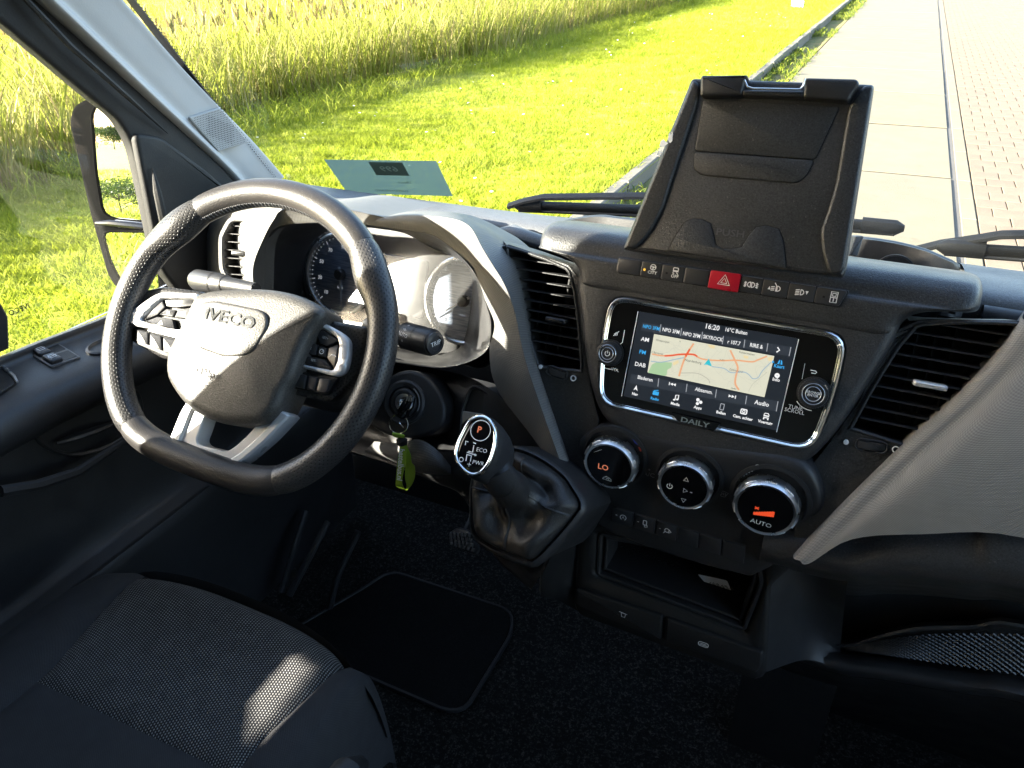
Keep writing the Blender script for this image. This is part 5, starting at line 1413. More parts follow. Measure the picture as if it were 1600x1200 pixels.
mb = MB(); line(mb, FI, [(c[0] + .0235 * math.cos(a), c[1] + .0235 * math.sin(a)) for a in np.linspace(R(60), R(-20), 12)], .0016, .0062); mb.build('marks', M['greyprint'], ign, smooth=False)
# key, ring and strap
key = thing('ignition_key', 'folding ignition key with dark head standing in the lock', 'key', FI.p(*c, .008))
k0 = FI.p(c[0], c[1], .006); kd = FI.hit(641, 622); 
mb = MB(); tube(mb, [k0, k0 + FI.w * .014], .0022, 6, ry=.001); box(mb, FI, c[0] - .0005, c[1] - .004, .006, c[0] + .0005, c[1] + .004, .018); mb.build('blade', M['silver'], key)
hd = [FI.p(*FI.hit(644, 620, .02), .02), FI.p(*FI.hit(638, 632, .024), .024), FI.p(*FI.hit(630, 645, .026), .026), FI.p(*FI.hit(626, 653, .026), .026)]
mb = MB(); tube(mb, hd, [.0055, .0085, .0085, .004], 14, ry=[.004, .0055, .0055, .003], up=FI.w); mb.build('key_head', M['gloss'], key)
mb = MB(); Fk = frame_n(hd[0] * .7 + hd[1] * .3 + FI.w * .0058, FI.w + .0 * FI.u); 
for q in (-.0032, 0, .0032): box(mb, Fk, q - .001, -.003, -.002, q + .001, .003, .0006, .0003)
mb.build('key_buttons', M['silver'], key)
rc = FI.p(*FI.hit(622, 662, .024), .022); Fr = frame_n(rc, (.25, -.85, .45))
mb = MB(); tube(mb, [Fr.p(.0125 * math.cos(a), .0125 * math.sin(a), .001 * math.sin(a * 2)) for a in np.linspace(0, 2 * math.pi, 33)[:-1]], .0009, 6, closed=True); mb.build('split_ring', M['chrome'], key)
tube_ = MB(); tube(tube_, [FI.p(*FI.hit(628, 650, .026), .026), FI.p(*FI.hit(624, 660, .025), .026), FI.p(*FI.hit(630, 668, .025), .024)], .0011, 6); tube_.build('key_link', M['chrome'], key)
stp = thing('key_strap', 'lime green key strap with white lettering hanging from the ring', 'key strap', onY(628, 765, .66))
zs = lambda x, y: (560 + x / 5.4545, 560 + y / 5.4545)
FSx = frame_n(onY(632, 720, .645), (.25, -.92, .18))
h3 = lambda x, y, w=0: FSx.hit(*zs(x, y), w)
def ribbon(mb, left, right, th, wl):
    A_ = spline([(*h3(*a, w), w) for a, w in zip(left, wl)], 5); B_ = spline([(*h3(*b, w), w) for b, w in zip(right, wl)], 5)
    rows = [[FSx.p(*a), FSx.p(*(V(a) * .5 + V(b) * .5)), FSx.p(*b)] for a, b in zip(A_, B_)]
    sheet(mb, rows, 3, 1, 0, th, flip=True)
mb = MB(); ribbon(mb, [(345, 690), (350, 760), (330, 900), (318, 1040), (318, 1085), (345, 1108)], [(408, 690), (412, 760), (396, 900), (372, 1040), (380, 1095), (400, 1122)], .0012, [.004, .005, .006, .006, .004, -.002])
ribbon(mb, [(400, 1118), (412, 1080), (400, 1010), (402, 900), (398, 780)], [(415, 1125), (470, 1050), (486, 960), (462, 860), (412, 740)], .0012, [-.002, .0, .0, -.001, .002])
mb.build('strap', M['green_strap'], stp, angle=60)
mb = MB(); ribbon(mb, [(292, 628), (286, 645), (300, 668)], [(386, 648), (392, 662), (384, 692)], .003, [.004, .006, .004]); mb.build('strap_loop', M['green_strap'], stp, angle=60)
mb = MB(); tube(mb, [FSx.p(*h3(350, 670), .002), FSx.p(*h3(380, 700), .004), FSx.p(*h3(390, 730), .004)], [.005, .009, .006], 10, ry=[.003, .005, .003], up=FSx.w); mb.build('strap_clip', M['black'], stp)
mb = MB(); a_, b_ = h3(372, 740, .007), h3(345, 1070, .007); ang = math.atan2(b_[1] - a_[1], b_[0] - a_[0])
text(mb, FSx, 'bestelbus.nl', (a_[0] + b_[0]) / 2, (a_[1] + b_[1]) / 2, .0070, .0072, rot=ang, bold=.025, sx=math.hypot(a_[0] - b_[0], a_[1] - b_[1]) / .0600); mb.build('lettering', M['white'], stp, smooth=False)
# ------------------------------------------------------------------ row of switches above the display
swr = thing('switch_row', 'row of black switches with a red hazard button above the display', 'switch row', FA.p(0, .09))
W0 = .004
mb = MB(); plate(mb, FA, rounded([(-.1225, .1035), (-.1205, .0850), (.1125, .0850), (.1175, .1035)], [.003, .004, .003, .003]), -.004, W0 + .0015, .001, 1); mb.build('carrier', M['black'], swr)
bx = [-.1215, -.0942, -.0712, -.0464, -.0197, .0127, .0350, .0606, .0865, .1160]
icons = ['', 'city', 'esp', '', 'haz', 'fog', 'wash', 'level', 'doc']
def d_icon(mb, F, u, v, s, w, flip=1, n=10): line(mb, F, [(u, v - s)] + [(u + flip * s * 1.15 * math.cos(a), v + s * math.sin(a)) for a in np.linspace(-math.pi / 2, math.pi / 2, n)] + [(u, v + s)], .0007, w, closed=True)
for k in range(9):
    a, b = bx[k] + .0004, bx[k + 1] - .0004; t = W0 + .0028; haz = k == 4
    sh = .0018 if k == 8 else 0
    mb = MB(); q = [(a, .0862), (b - sh, .0862), (b, .1026), (a, .1026)] if k < 8 else [(a, .0862), (b - .005, .0862), (b, .1026), (a, .1026)]
    if haz: q = [(a, .0846), (b, .0846), (b, .1036), (a, .1036)]
    plate(mb, FA, rounded(q, .0015 if 0 < k < 8 else .003, 3), W0, t + (.0012 if haz else 0), .0008, 2)
    b_ = mb.build('hazard_button' if haz else 'button', M['red'] if haz else M['button'], swr)
    c = ((a + b) / 2, .0945); mb = MB(); w = t + .0004
    ic = icons[k]
    if ic == 'haz':
        w += .0012
        line(mb, FA, [(c[0] - .0062, c[1] - .0042), (c[0] + .0062, c[1] - .0042), (c[0], c[1] + .0062)], .0010, w, closed=True); line(mb, FA, [(c[0] - .0031, c[1] - .0026), (c[0] + .0031, c[1] - .0026), (c[0], c[1] + .0026)], .0009, w, closed=True)
    elif ic == 'city':
        u = c[0] + .002
        line(mb, FA, ell(u, c[1] + .0028, .0030, n=16), .0009, w, closed=True); line(mb, FA, [(u - .003, c[1] + .0032), (u + .003, c[1] + .0032)], .0009, w); line(mb, FA, [(u, c[1] + .0030), (u, c[1])], .0010, w); text(mb, FA, 'CITY', u, c[1] - .0030, w, .0030, sx=1.1, bold=.02)
    elif ic == 'esp':
        u = c[0] + .003
        line(mb, FA, rounded(rect(u - .0026, c[1] + .0024, u + .0026, c[1] + .0058), .001), .0008, w, closed=True); box(mb, FA, u - .0030, c[1] + .0014, w - .0001, u + .0030, c[1] + .0032, w)
        line(mb, FA, [(u - .002, c[1] + .001), (u - .003, c[1]), (u - .001, c[1] - .001)], .0006, w); line(mb, FA, [(u + .001, c[1] + .001), (u + .002, c[1]), (u + .003, c[1] - .001)], .0006, w); text(mb, FA, 'OFF', u, c[1] - .0034, w, .0032, bold=.02)
    elif ic == 'fog':
        for f in (-1, 1):
            d_icon(mb, FA, c[0] + f * .0006, c[1], .0026, w, f)
            for j in (-1, 0, 1): line(mb, FA, [(c[0] + f * .0045, c[1] + j * .0018), (c[0] + f * .0072, c[1] + j * .0018 - .0004)], .0007, w)
            line(mb, FA, [(c[0] + f * .0058, c[1] + .0028), (c[0] + f * .0060, c[1] - .0030)], .0006, w)
    elif ic == 'wash':
        d_icon(mb, FA, c[0] + .002, c[1], .0026, w, 1); line(mb, FA, [(c[0] - .001, c[1] + .0055), (c[0] + .001, c[1] + .003), (c[0] + .001, c[1] - .003)], .0008, w)
        for j in (-1, 0, 1): line(mb, FA, [(c[0] - .0005, c[1] + j * .0017), (c[0] - .004, c[1] + j * .0017 - .0006)], .0007, w)
        poly(mb, FA, [(c[0] - .0070, c[1] - .0018), (c[0] - .0042, c[1] - .0018), (c[0] - .0056, c[1] + .0016)], w)
    elif ic == 'level':
        d_icon(mb, FA, c[0] - .0008, c[1], .0026, w, 1)
        for j in (-2, -1, 0, 1): line(mb, FA, [(c[0] - .002, c[1] + j * .0016 + .0008), (c[0] - .0058, c[1] + j * .0016)], .0007, w)
        poly(mb, FA, [(c[0] + .0036, c[1] + .0020), (c[0] + .0066, c[1] + .0020), (c[0] + .0051, c[1] - .0016)], w)
    elif ic == 'doc':
        u = c[0] + .003; line(mb, FA, rect(u - .0030, c[1] - .0052, u + .0030, c[1] + .0052), .0009, w, closed=True); line(mb, FA, rect(u - .0016, c[1] + .0010, u + .0016, c[1] + .0038), .0007, w, closed=True); line(mb, FA, [(u - .003, c[1] - .0004), (u + .003, c[1] - .0004)], .0007, w); line(mb, FA, [(u, c[1] - .001), (u, c[1] - .0045)], .0007, w)
    if mb.v: mb.build('symbol', M['white'], b_, smooth=False)
    if ic in ('city', 'esp', 'doc'):
        mb = MB(); u = c[0] - .0062; 
        if ic == 'city': lathe(mb, FA, u - .001, c[1] - .001, [(.0014, t - .001), (.0014, t + .0005)], 14)
        else: box(mb, FA, u - .0012, c[1] - .0020, t - .001, u + .0010, c[1] - .0002, t + .0004)
        mb.build('indicator_lamp', M['amber'] if ic == 'city' else M['leddark'], b_)

# ------------------------------------------------------------------ document holder standing on the cowl
hol = thing('document_holder', 'black document holder with spring clip standing above the switches', 'document holder', FA.p(0, .11, .02))
HB = .031
s4 = lambda l, w=HB: [FA.hit(900 + x / 2.857, 80 + y / 2.857, w) for x, y in l]
bo = s4([(515, 118), (205, 885), (1190, 1010), (1205, 985), (1334, 145)])
mb = MB(); plate(mb, FA, rounded(bo, [.004] * 5, 4), .006, HB, .0045, 4, back=True); mb.build('board', M['dark'], hol, angle=45)
# raised flanks either side of the sheet area
fl = s4([(522, 122), (556, 150), (540, 235), (418, 600), (392, 690), (330, 810), (262, 884), (212, 880)], HB + .003)
mb = MB(); plate(mb, FA, rounded(fl, .006, 4), HB - .004, HB + .0035, .0034, 4); mb.build('side_rail', M['dark'], hol, angle=60); mb = MB(); fr = s4([(1330, 148), (1285, 150), (1218, 240), (1158, 600), (1118, 730), (1090, 800), (1100, 900), (1130, 1000), (1196, 985)], HB + .003)
plate(mb, FA, rounded(fr, .008, 4), HB - .004, HB + .0035, .0034, 4); mb.build('side_rail', M['dark'], hol, angle=60)
for q in ([(570, 216), (1176, 246), (1066, 484), (531, 444)], [(530, 449), (1064, 489), (1020, 565), (980, 588), (560, 552), (528, 525)]):
    mb = MB(); o_ = rounded(s4(q, HB), .004, 4); plate(mb, FA, inset(ccw(o_), -.0009), HB - .001, HB + .0002, 0); mb.build('seam', M['rubber'], hol)
    mb = MB(); plate(mb, FA, o_, HB - .001, HB + .0012, .0008, 2); mb.build('lid', M['dark'], hol)
tg = s4([(412, 888), (440, 835), (485, 765), (520, 748), (565, 752), (600, 770), (612, 815), (620, 862), (650, 882), (690, 884), (740, 876), (775, 820), (805, 786), (850, 780), (905, 795), (925, 850), (936, 968)], HB)
mb = MB(); o_ = ccw([tuple(p) for p in tg]); plate(mb, FA, inset(o_, -.0009), HB - .001, HB + .0002, 0); mb.build('seam', M['rubber'], hol)
mb = MB(); plate(mb, FA, o_, HB - .001, HB + .0011, .0007, 2); mb.build('push_tab', M['dark'], hol)
a_, b_ = s4([(640, 808), (738, 818)], HB); mb = MB(); text(mb, FA, 'PUSH', (a_[0] + b_[0]) / 2, (a_[1] + b_[1]) / 2, HB + .0004, .0066, rot=math.atan2(b_[1] - a_[1], b_[0] - a_[0]), sx=1.25, bold=.012); mb.build('toned_word', M['relief_tone'], hol, smooth=False)  # word lies flat; its relief is only the paler colour
# spring clip along the upper edge
HC = HB + .012
for q, w1 in (([(555, 118), (562, 106), (770, 104), (752, 128), (740, 196), (553, 200)], HC), ([(1022, 116), (1255, 122), (1268, 145), (1236, 186), (1216, 224), (1012, 206)], HC), ([(738, 168), (1024, 172), (1018, 206), (740, 196)], HC - .001), ([(760, 106), (1022, 118), (1018, 160), (770, 150)], HB - .004)):
    mb = MB(); plate(mb, FA, rounded(s4(q, HC), .003, 3), HB - .012, w1, .0030, 3); mb.build('clip', M['dark_smooth'] if w1 > HB else M['rubber'], hol, angle=50)
mb = MB(); e_ = s4([(752, 128), (765, 158), (790, 166), (1000, 170), (1014, 150), (1022, 120)], HC + .0008); tube(mb, [FA.p(*p, HC + .0004) for p in e_], .0009, 6); mb.build('clip_edge', M['silver'], hol)
mb = MB()
for (x, y), k in (((423, 376), 'lock'), ((372, 452), 'lock')):
    c = s4([(x, y)], HB + .0035)[0]; box(mb, FA, c[0] - .0022, c[1] - .003, HB + .0030, c[0] + .0022, c[1] + .0012, HB + .0040); line(mb, FA, [(c[0] - .0014, c[1] + .001), (c[0] - .0012, c[1] + .0032), (c[0] + .0012, c[1] + .0032), (c[0] + .0014, c[1] + .001)], .0007, HB + .0040)
ar = s4([(372, 425), (378, 402), (392, 392), (398, 402), (412, 412), (395, 425), (385, 430)], HB + .0035); poly(mb, FA, ar, HB + .0040); ar = s4([(410, 388), (432, 388), (430, 402), (420, 410), (412, 398)], HB + .0035); poly(mb, FA, ar, HB + .0040)
mb.build('lock_symbols', M['white'], hol, smooth=False)

# ------------------------------------------------------------------ radio and navigation unit
rad = thing('infotainment_unit', 'radio and map display in a bright chrome surround in the console', 'car radio', FA.p(0, -.06))
so2 = ccw(so)
mb = MB(); hoop(mb, FA, inset(so2, -.0002), inset(so2, .0040), -.006, .0042, .0016); hoop(mb, FA, inset(so2, .0046), inset(so2, .0056), -.006, .0026, .0005); bz = mb.build('bezel', M['chrome'], rad, angle=40)
mb = MB(); plate(mb, FA, inset(so2, .0030), -.006, .0015, .0004, 1); mb.build('fascia', M['gloss'], rad)
# break in the lower chrome with the model name
mb = MB(); nt = [(-.037, -.0580), (.021, -.0580), (.014, -.0668), (-.030, -.0668)]; nt = [FA.hit(900 + x / 3.478, 420 + y / 3.478, .004) for x, y in ((520, 780), (790, 840), (745, 885), (715, 870), (575, 835), (550, 825))]
plate(mb, FA, nt, -.006, .0052, .0006, 1); mb.build('name_plate', M['gloss'], rad)
s5 = lambda x, y, w=.0022: FA.hit(900 + x / 3.478, 420 + y / 3.478, w)
u5 = .000695 / 3.478
c = s5(645, 836, .0056); a_ = s5(575, 820); b_ = s5(715, 852)
mb = MB(); text(mb, FA, 'DAILY', c[0], c[1], .0055, 27 * u5, sx=1.45, bold=.02, rot=math.atan2(b_[1] - a_[1], b_[0] - a_[0]) * .4); mb.build('name', M['chrome'], rad, smooth=False)
SC = .0018
mb = MB(); plate(mb, FA, [s5(345, 232), s5(1205, 378), s5(1090, 880), s5(258, 692)], SC - .001, SC, 0); scr = mb.build('screen', M['scr'], rad)
def scrt(name, mat): 
    m = MB(); m.fin = lambda: m.build(name, M[mat], scr, smooth=False); return m
w_ = scrt('white_print', 'scr_white'); bl = scrt('blue_print', 'scr_blue'); gr = scrt('grey_print', 'scr_grey'); tb = scrt('tab_band', 'scr_band')
T1, T2 = SC + .0003, SC + .0006
for q in ([(360, 290), (1170, 425), (1160, 475), (352, 335)], [(300, 570), (1100, 720), (1085, 775), (290, 620)]): poly(tb, FA, [s5(*p) for p in q], T1)
def tx(m, s, x, y, h, al='CENTER', sx=1.0, bold=.015): c = s5(x, y); text(m, FA, s, c[0], c[1], T2, h * u5, align=al, sx=sx, bold=bold)
tx(w_, '16:20', 740, 318, 26, sx=.95); tx(w_, '16°C Buiten', 870, 340, 20, sx=.82)
tx(bl, 'NPO 3FM', 409, 320, 20, sx=.80)
for s, x, y in (('NPO 3FM', 516, 338), ('NPO 2FM', 628, 360), ('SKYROCK', 744, 378), ('r 107.7', 858, 402), ('RIRE &', 980, 420)): tx(w_, s, x, y, 20, sx=.80)
c = s5(1100, 441); line(w_, FA, [(c[0] - .0014, c[1] + .0026), (c[0] + .0012, c[1]), (c[0] - .0014, c[1] - .0026)], .0013, T2)
tx(w_, 'AM', 376, 385, 22); tx(bl, 'FM', 362, 454, 22); tx(w_, 'DAB', 349, 522, 22)
tx(w_, 'Bladeren', 376, 597, 20, sx=.85); tx(w_, 'Afstemm.', 695, 663, 20, sx=.85); tx(w_, 'Audio', 1010, 732, 23, sx=.9)
for x, y, f in ((528, 628, -1), (845, 693, 1)):
    c = s5(x, y)
    for d in (-.0016, .0016): poly(w_, FA, [(c[0] + d - f * .0014, c[1] + .0016), (c[0] + d - f * .0014, c[1] - .0016), (c[0] + d + f * .0018, c[1])], T2)
    line(w_, FA, [(c[0] + f * .0042, c[1] + .0018), (c[0] + f * .0042, c[1] - .0018)], .0007, T2)
for a, b in (((462, 300), (456, 345)), ((574, 322), (568, 365)), ((688, 342), (682, 385)), ((802, 365), (795, 410)), ((918, 385), (912, 428)), ((1043, 405), (1036, 450)), ((450, 595), (445, 640)), ((604, 625), (598, 670)), ((764, 655), (757, 700)), ((928, 690), (921, 735)), ((1168, 425), (1158, 475)), ((1098, 720), (1088, 775))): line(gr, FA, [s5(*a), s5(*b)], .0005, T2)
# bottom row of icons
def ic(m, x, y, kind):
    c = s5(x, y); L_ = lambda pts, wd=.0009, cl=False: line(m, FA, [(c[0] + p[0] * .001, c[1] + p[1] * .001) for p in pts], wd, T2, closed=cl); Pp = lambda pts: poly(m, FA, [(c[0] + p[0] * .001, c[1] + p[1] * .001) for p in pts], T2)
    if kind == 'nav': m.add([(c[0], c[1] + .0035, T2), (c[0] - .0024, c[1] - .003, T2), (c[0], c[1] - .0012, T2), (c[0] + .0024, c[1] - .003, T2)], [(0, 1, 2), (0, 2, 3)], 0, None, FA)
    if kind == 'radio': Pp(rect(-3.4, -2.6, 3.4, 1.6)); L_([(-2.6, 2.0), (2.6, 3.4)], .0008)
    if kind == 'music': L_([(-1, -2.4), (-1, 3), (2.2, 3.6), (2.2, -1.4)], .0011); Pp(ell(-1.9, -2.4, 1.3, 1.0, 10)); Pp(ell(1.3, -1.4, 1.3, 1.0, 10))
    if kind == 'apps': Pp(ell(-1.4, 1.8, 1.9, n=14)); Pp(ell(2.0, -.2, 1.8, n=14)); Pp(ell(-1.2, -2.4, 1.7, n=14))
    if kind == 'phone': L_(rounded(rect(-1.9, -3.2, 1.9, 3.2), .5), .0007, True)
    if kind == 'cam': L_(rounded(rect(-3, -2.4, 3, 2.4), 1.), .0012, True); L_(ell(0, 0, 1.3, n=14), .0008, True)
    if kind == 'car':
        L_([(-2.6, 1.4), (-1.6, 3.2), (1.6, 3.2), (2.6, 1.4)], .0009); Pp(rect(-2.8, -.2, 2.8, 1.2)); Pp(rect(-2.8, -2.0, 2.8, -.9)); Pp(rect(-2.8, -3.6, -1.4, -2.2)); Pp(rect(1.4, -3.6, 2.8, -2.2))
    if kind == 'road': Pp([(-2.6, -2.2), (-1.4, 2.2), (-.4, 2.2), (-.6, -2.2)]); Pp([(2.6, -2.2), (1.4, 2.2), (.4, 2.2), (.6, -2.2)])
    if kind == 'info': L_(ell(0, 0, 1.5, n=16), .0022, True)
for s, x, y, k, m in (('Nav', 326, 648, 'nav', w_), ('Radio', 434, 674, 'radio', bl), ('Media', 545, 702, 'music', w_), ('Apps', 668, 722, 'apps', w_), ('Bellen', 794, 750, 'phone', gr), ('Cam. achter', 912, 776, 'cam', w_), ('Voertuig', 1034, 802, 'car', w_)):
    ic(m, x, y, k); tx(w_ if m is gr else m, s, x - 6, y + 33, 15, sx=.95, bold=.03)
ic(bl, 1110, 508, 'road'); tx(bl, 'Kaart', 1104, 531, 18, sx=.9, bold=.02); ic(w_, 1093, 580, 'info'); tx(w_, 'Info', 1088, 603, 17, bold=.02); c = s5(1072, 506); poly(bl, FA, [(c[0] - .0012, c[1] + .0016), (c[0] - .0012, c[1] - .0016), (c[0] + .0014, c[1])], T2)
for m in (w_, bl, gr, tb): tag(m.fin(), kind='stuff')
# map
mq = [s5(424, 354), s5(1078, 474), s5(1024, 698), s5(388, 562)]
mb = MB(); poly(mb, FA, mq, T1); mp_ = mb.build('map', M['map'], scr, smooth=False)
def mapm(name, mat, fn): m = MB(); fn(m); tag(m.build(name, M[mat], scr, smooth=False), kind='stuff')
s7 = lambda x, y: FA.hit(1000 + x / 5.333, 480 + y / 5.333, .0022)
Lr_ = lambda m, pts, wd, w=.0003: line(m, FA, [tuple(p) for p in spline([s7(*p) for p in pts], 5)], wd, T1 + w)
def lanes(m):
    r = np.random.default_rng(4)
    def inside(p): return not (p is None)
    for k in range(60):
        a, b = r.uniform(.03, .97), r.uniform(.05, .95); pts = []; h = r.uniform(0, 6.28)
        for j in range(r.integers(4, 9)):
            if not (.01 < a < .99 and .02 < b < .98): break
            pts.append(tuple((V(mq[0]) * (1 - a) + V(mq[1]) * a) * (1 - b) + (V(mq[3]) * (1 - a) + V(mq[2]) * a) * b)); h += r.normal(0, .5); a += .035 * math.cos(h); b += .08 * math.sin(h)
        if len(pts) > 2: line(m, FA, [tuple(p) for p in spline(pts, 3)], .00032, T1 + .00015)
mapm('lanes', 'map_pale', lanes)
mapm('park', 'map_green', lambda m: poly(m, FA, [s7(*p) for p in ((66, 546), (100, 478), (140, 456), (210, 458), (268, 462), (262, 500), (228, 522), (222, 566), (200, 572))], T1 + .0002))
mapm('town', 'map_yellow', lambda m: (poly(m, FA, [s7(*p) for p in ((272, 462), (318, 440), (325, 462), (280, 488))], T1 + .0002), poly(m, FA, [s7(*p) for p in ((1060, 420), (1108, 412), (1098, 450), (1070, 446))], T1 + .0002), poly(m, FA, [s7(*p) for p in ((560, 310), (625, 320), (620, 345), (585, 340))], T1 + .0002), poly(m, FA, [s7(*p) for p in ((860, 400), (905, 408), (900, 430), (868, 424))], T1 + .0002)))
mapm('river', 'map_water', lambda m: (Lr_(m, [(90, 450), (180, 458), (290, 435), (370, 420)], .0007), Lr_(m, [(600, 495), (700, 510), (760, 545), (860, 540), (905, 560), (940, 595), (985, 585), (1020, 530), (1090, 460)], .0005)))
mapm('minor_road', 'map_minor', lambda m: (Lr_(m, [(340, 548), (470, 550), (540, 580), (575, 610), (580, 634)], .0007), Lr_(m, [(905, 700), (940, 640), (1000, 590), (1060, 540)], .0004)))
mapm('main_road', 'map_road', lambda m: (Lr_(m, [(325, 575), (350, 490), (385, 400), (448, 302)], .0020), Lr_(m, [(100, 390), (200, 405), (330, 395), (440, 395), (500, 425), (560, 438), (680, 445), (800, 442), (930, 455), (980, 440), (1060, 408)], .0016), Lr_(m, [(752, 358), (790, 440), (815, 505), (798, 580), (795, 640), (825, 690)], .0019)))
mapm('traffic', 'map_red', lambda m: (Lr_(m, [(205, 406), (270, 402), (330, 393), (440, 393), (478, 410)], .0018, .0005), Lr_(m, [(380, 412), (415, 350)], .0020, .0005)))
mapm('position_arrow', 'map_cyan', lambda m: m.add([(*s7(575, 428), T2), (*s7(532, 480), T2), (*s7(560, 478), T2 + .0003), (*s7(598, 494), T2)], [(0, 1, 2), (0, 2, 3)], 0, None, FA))
def mtx(m):
    for s, x, y, h in (('Weesrmijnet', 190, 283, 17), ('S. Barneveln', 145, 382, 16), ('Geldermalsen', 890, 385, 17), ('Waardenburg', 440, 452, 20), ('Zaltbommel', 800, 528, 17), ('Hedel', 780, 678, 14), ('N 832', 684, 440, 12), ('N', 334, 285, 13)):
        c = s7(x, y); text(m, FA, s, c[0], c[1], T2, h * .000695 / 5.333, sx=.9)
mapm('place_names', 'map_text', mtx)
# edge lines, symbols and knobs
mb = MB(); line(mb, FA, [s5(337, 232), s5(247, 693)], .0006, .0021); line(mb, FA, [s5(1210, 383), s5(1090, 888)], .0006, .0021)
line(mb, FA, [s5(264, 333), s5(252, 400), s5(238, 412)], .0005, .0021); line(mb, FA, [s5(1244, 515), s5(1228, 600)], .0004, .0021)
c = s5(220, 352, .0022); poly(mb, FA, [(c[0] - .003, c[1] - .001), (c[0], c[1] + .002), (c[0], c[1] - .0028)], .0021); line(mb, FA, [(c[0] + .0026, c[1] + .0030), (c[0] - .003, c[1] - .003)], .0006, .0023); line(mb, FA, [(c[0] + .001, c[1] + .0018), (c[0] + .001, c[1] - .002)], .0008, .0021)
c = s5(212, 550); text(mb, FA, 'VOL', c[0], c[1], .0021, 17 * u5); c = s5(1193, 755); text(mb, FA, 'TUNE', c[0], c[1], .0021, 19 * u5); c = s5(1187, 775); text(mb, FA, 'SCROLL', c[0], c[1], .0021, 19 * u5)
kc = {0: FA.hit(951, 552, .010), 1: FA.hit(1271, 615, .010)}
for k, a0, a1 in ((0, -115, -60), (1, -140, -85)):
    line(mb, FA, [(kc[k][0] + .0185 * math.cos(R(a)), kc[k][1] + .0185 * math.sin(R(a))) for a in np.linspace(a0, a1, 10)], .0009, .0021)
c = s5(1290, 560); line(mb, FA, [(c[0] - .003, c[1] + .0012), (c[0] + .002, c[1] + .0012), (c[0] + .0032, c[1]), (c[0] + .002, c[1] - .0014), (c[0] - .0018, c[1] - .0014)], .0007, .0021)
mb.build('fascia_print', M['white'], rad, smooth=False)
for k in (0, 1):
    u, v = kc[k]; rr = .0135 if k == 0 else .0148
    mb = MB(); lathe(mb, FA, u, v, [(rr * 1.12, .001), (rr * 1.12, .003), (rr, .0035), (rr, .0130), (rr * .94, .0150), (rr * .80, .0155), (rr * .78, .0148), (rr * .3, .0146)], 72, ribs=(2, 3, 36, .0005)); kb = mb.build('knob', M['dark_smooth'], rad, angle=25)
    mb = MB()
    for r_ in (.74, .52): o_ = ell(u, v, rr * r_, n=36); hoop(mb, FA, o_, inset(o_, .0007), .0146, .0157, .0002)
    mb.build('knob_ring', M['silver'], kb)
    mb = MB()
    if k == 0: line(mb, FA, [(u + .0027 * math.cos(a), v + .0027 * math.sin(a)) for a in np.linspace(R(125), R(415), 16)], .0007, .0152); line(mb, FA, [(u, v + .0034), (u, v)], .0007, .0152)
    else: text(mb, FA, 'BROWSE', u, v + .0014, .0152, .0024, bold=.02); text(mb, FA, 'ENTER', u, v - .0016, .0152, .0024, bold=.02)
    mb.build('symbol', M['white'], kb, smooth=False)

# ------------------------------------------------------------------ heater panel
cli = thing('climate_panel', 'heater control panel with three silver ringed knobs below the radio', 'climate control', FB.p(0, -.05))
s6 = lambda x, y, w=0: FB.hit(860 + x / 2.857, 640 + y / 2.857, w)
co_ = [s6(*p) for p in ((128, 150), (165, 105), (235, 76), (400, 90), (640, 140), (900, 180), (1060, 205), (1150, 240), (1200, 300), (1225, 380), (1215, 450), (1125, 580), (1060, 650), (925, 728), (850, 728), (560, 650), (230, 525), (200, 470), (165, 390), (130, 270))]
co_ = [tuple(p) for p in spline(co_, 3, True)]
mb = MB(); plate(mb, FB, co_, -.05, .008, .010, 5); mb.build('panel', M['dark_smooth'], cli, angle=60)
ci = inset(ccw(co_), .013)
